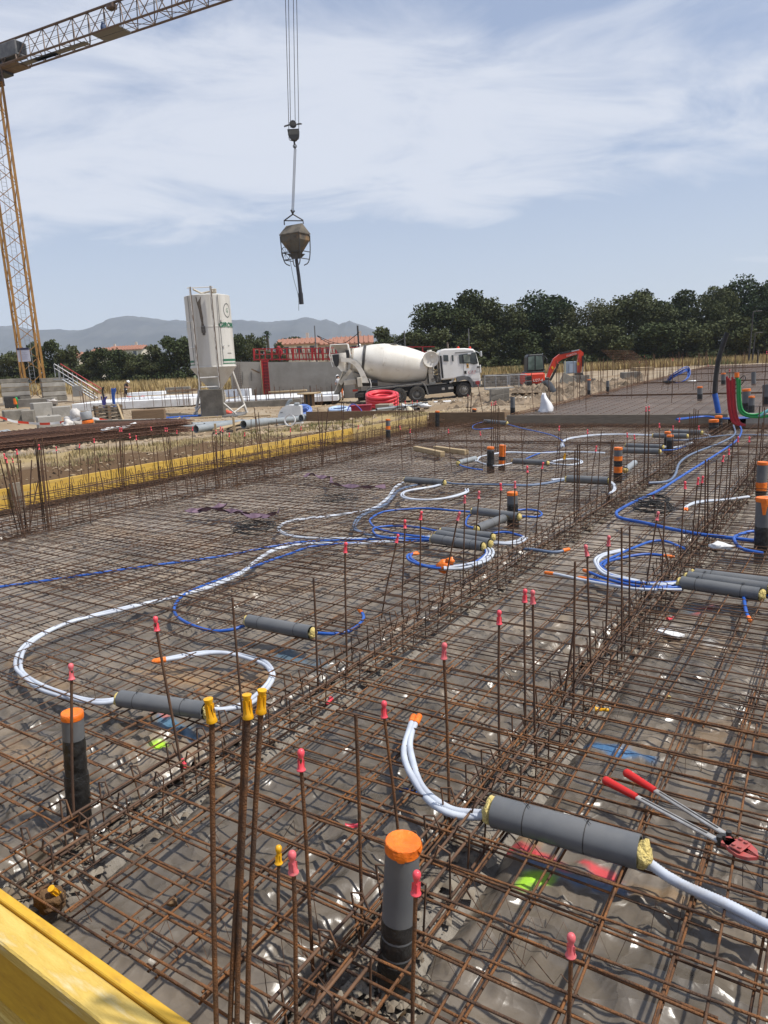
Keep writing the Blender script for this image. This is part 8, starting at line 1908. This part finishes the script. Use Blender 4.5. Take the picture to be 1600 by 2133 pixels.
# shed, leaning mesh, lamp posts
t = thing('site_cabinet', 'grey blue cabinet with yellow frame behind the excavator arm', 'cabinet', D(1190, 779, 62), YAW)
b = MB(); b.bbox((0, .3, .55), (1.0, .5, 1.0), .02); part('body', b, mat('grey_blue_panel', (.22, .27, .34), .6), t)
for x in (-.52, .52): b = MB(); b.box((x, .02, .55), (.06, .06, 1.2)); part('frame_post', b, mat('pale_yellow_frame', (.5, .47, .25), .6), t)
b = MB(); b.box((.05, .03, .5), (.42, .02, .75)); part('door', b, mat('pale_blue_door', (.3, .36, .45), .5), t)
a, c, e, g = D(1252, 729, 42), D(1318, 731, 44), D(1350, 755, 44.5), D(1285, 757, 42); b = MB()
for i in range(14): f = i / 13; b.tube([a.lerp(c, f), g.lerp(e, f)], .012, 3, False)
for i in range(9): f = i / 8; b.tube([a.lerp(g, f), c.lerp(e, f)], .012, 3, False)
o = solo('steel_mesh', b, rust_far, 'mesh sheet propped slanting against the dark wood', 'steel mesh'); o['kind'] = 'stuff'
for px0, px1, dd in ((1265, 1300, 43), (1310, 1345, 44)):
    for px in (px0, px1): pole(px, 795, 750, dd, 'thin rusty prop under the slanting mesh sheet', .02, rust_far)['group'] = 'props under the slanting mesh sheet'
flatbox(1325, 1362, 772, 55, .25, 1.2, 'low tan heap board before the dry field', 'timber_board', wood_l, 'timber')
flatbox(1300, 1335, 792, 40, .45, .7, 'grey brick stack between the excavator and the far slab', 'brick_stack', conc_d, 'bricks')
def lamp(px, base, top, d, lab, arm=True):
    p = D(px, base, d); h = (base - top) * d / FPX; t = thing('street_lamp', lab, 'street lamp', p, YAW); b = MB(); b.tube([(0, 0, -.4), (.25, 0, h)], .08, 7, True, [.1, .06]); part('post', b, mat('dark_lamp_post', (.03, .028, .03), .6), t)
    b = MB(); b.tube([(.25, 0, h), (.8, 0, h + .05)], .04, 5); part('arm', b, MATS['dark_lamp_post'], t); b = MB(); b.bbox((.85, 0, h + .03), (.45, .18, .08), .02); part('lamp_head', b, MATS['dark_lamp_post'], t)
lamp(1558, 768, 655, 74, 'taller dark street lamp before the tallest tree'); lamp(1565, 765, 697, 78, 'shorter dark street lamp just right of the taller one')
pole(1577, 776, 730, 66, 'dark post right of the street lamps', .08)
# temporary posts and wires along the field edge
for i, px in enumerate((1232, 1256, 1276, 1313, 1345, 1362, 1388, 1420, 1455, 1472, 1530, 1548)):
    p = D(px, 790 - (px - 1232) * .06, 50 + (px - 1232) * .045); h = 1.2 + .4 * ((i * 7) % 3) * .5; b = MB(); b.tube([(0, 0, -.3), (.03, 0, h)], .03, 4); solo('fence_post', b, rust_far, 'thin rusty post along the dry field edge', 'post', 'rusty posts along the field edge', p, YAW)
hose('wire', [D(1232, 770, 50), D(1313, 768, 53), D(1420, 763, 58), D(1548, 757, 64)], .012, steel_d, 'fence wire strung along the dry field edge', 3, None, 'wire', 3)
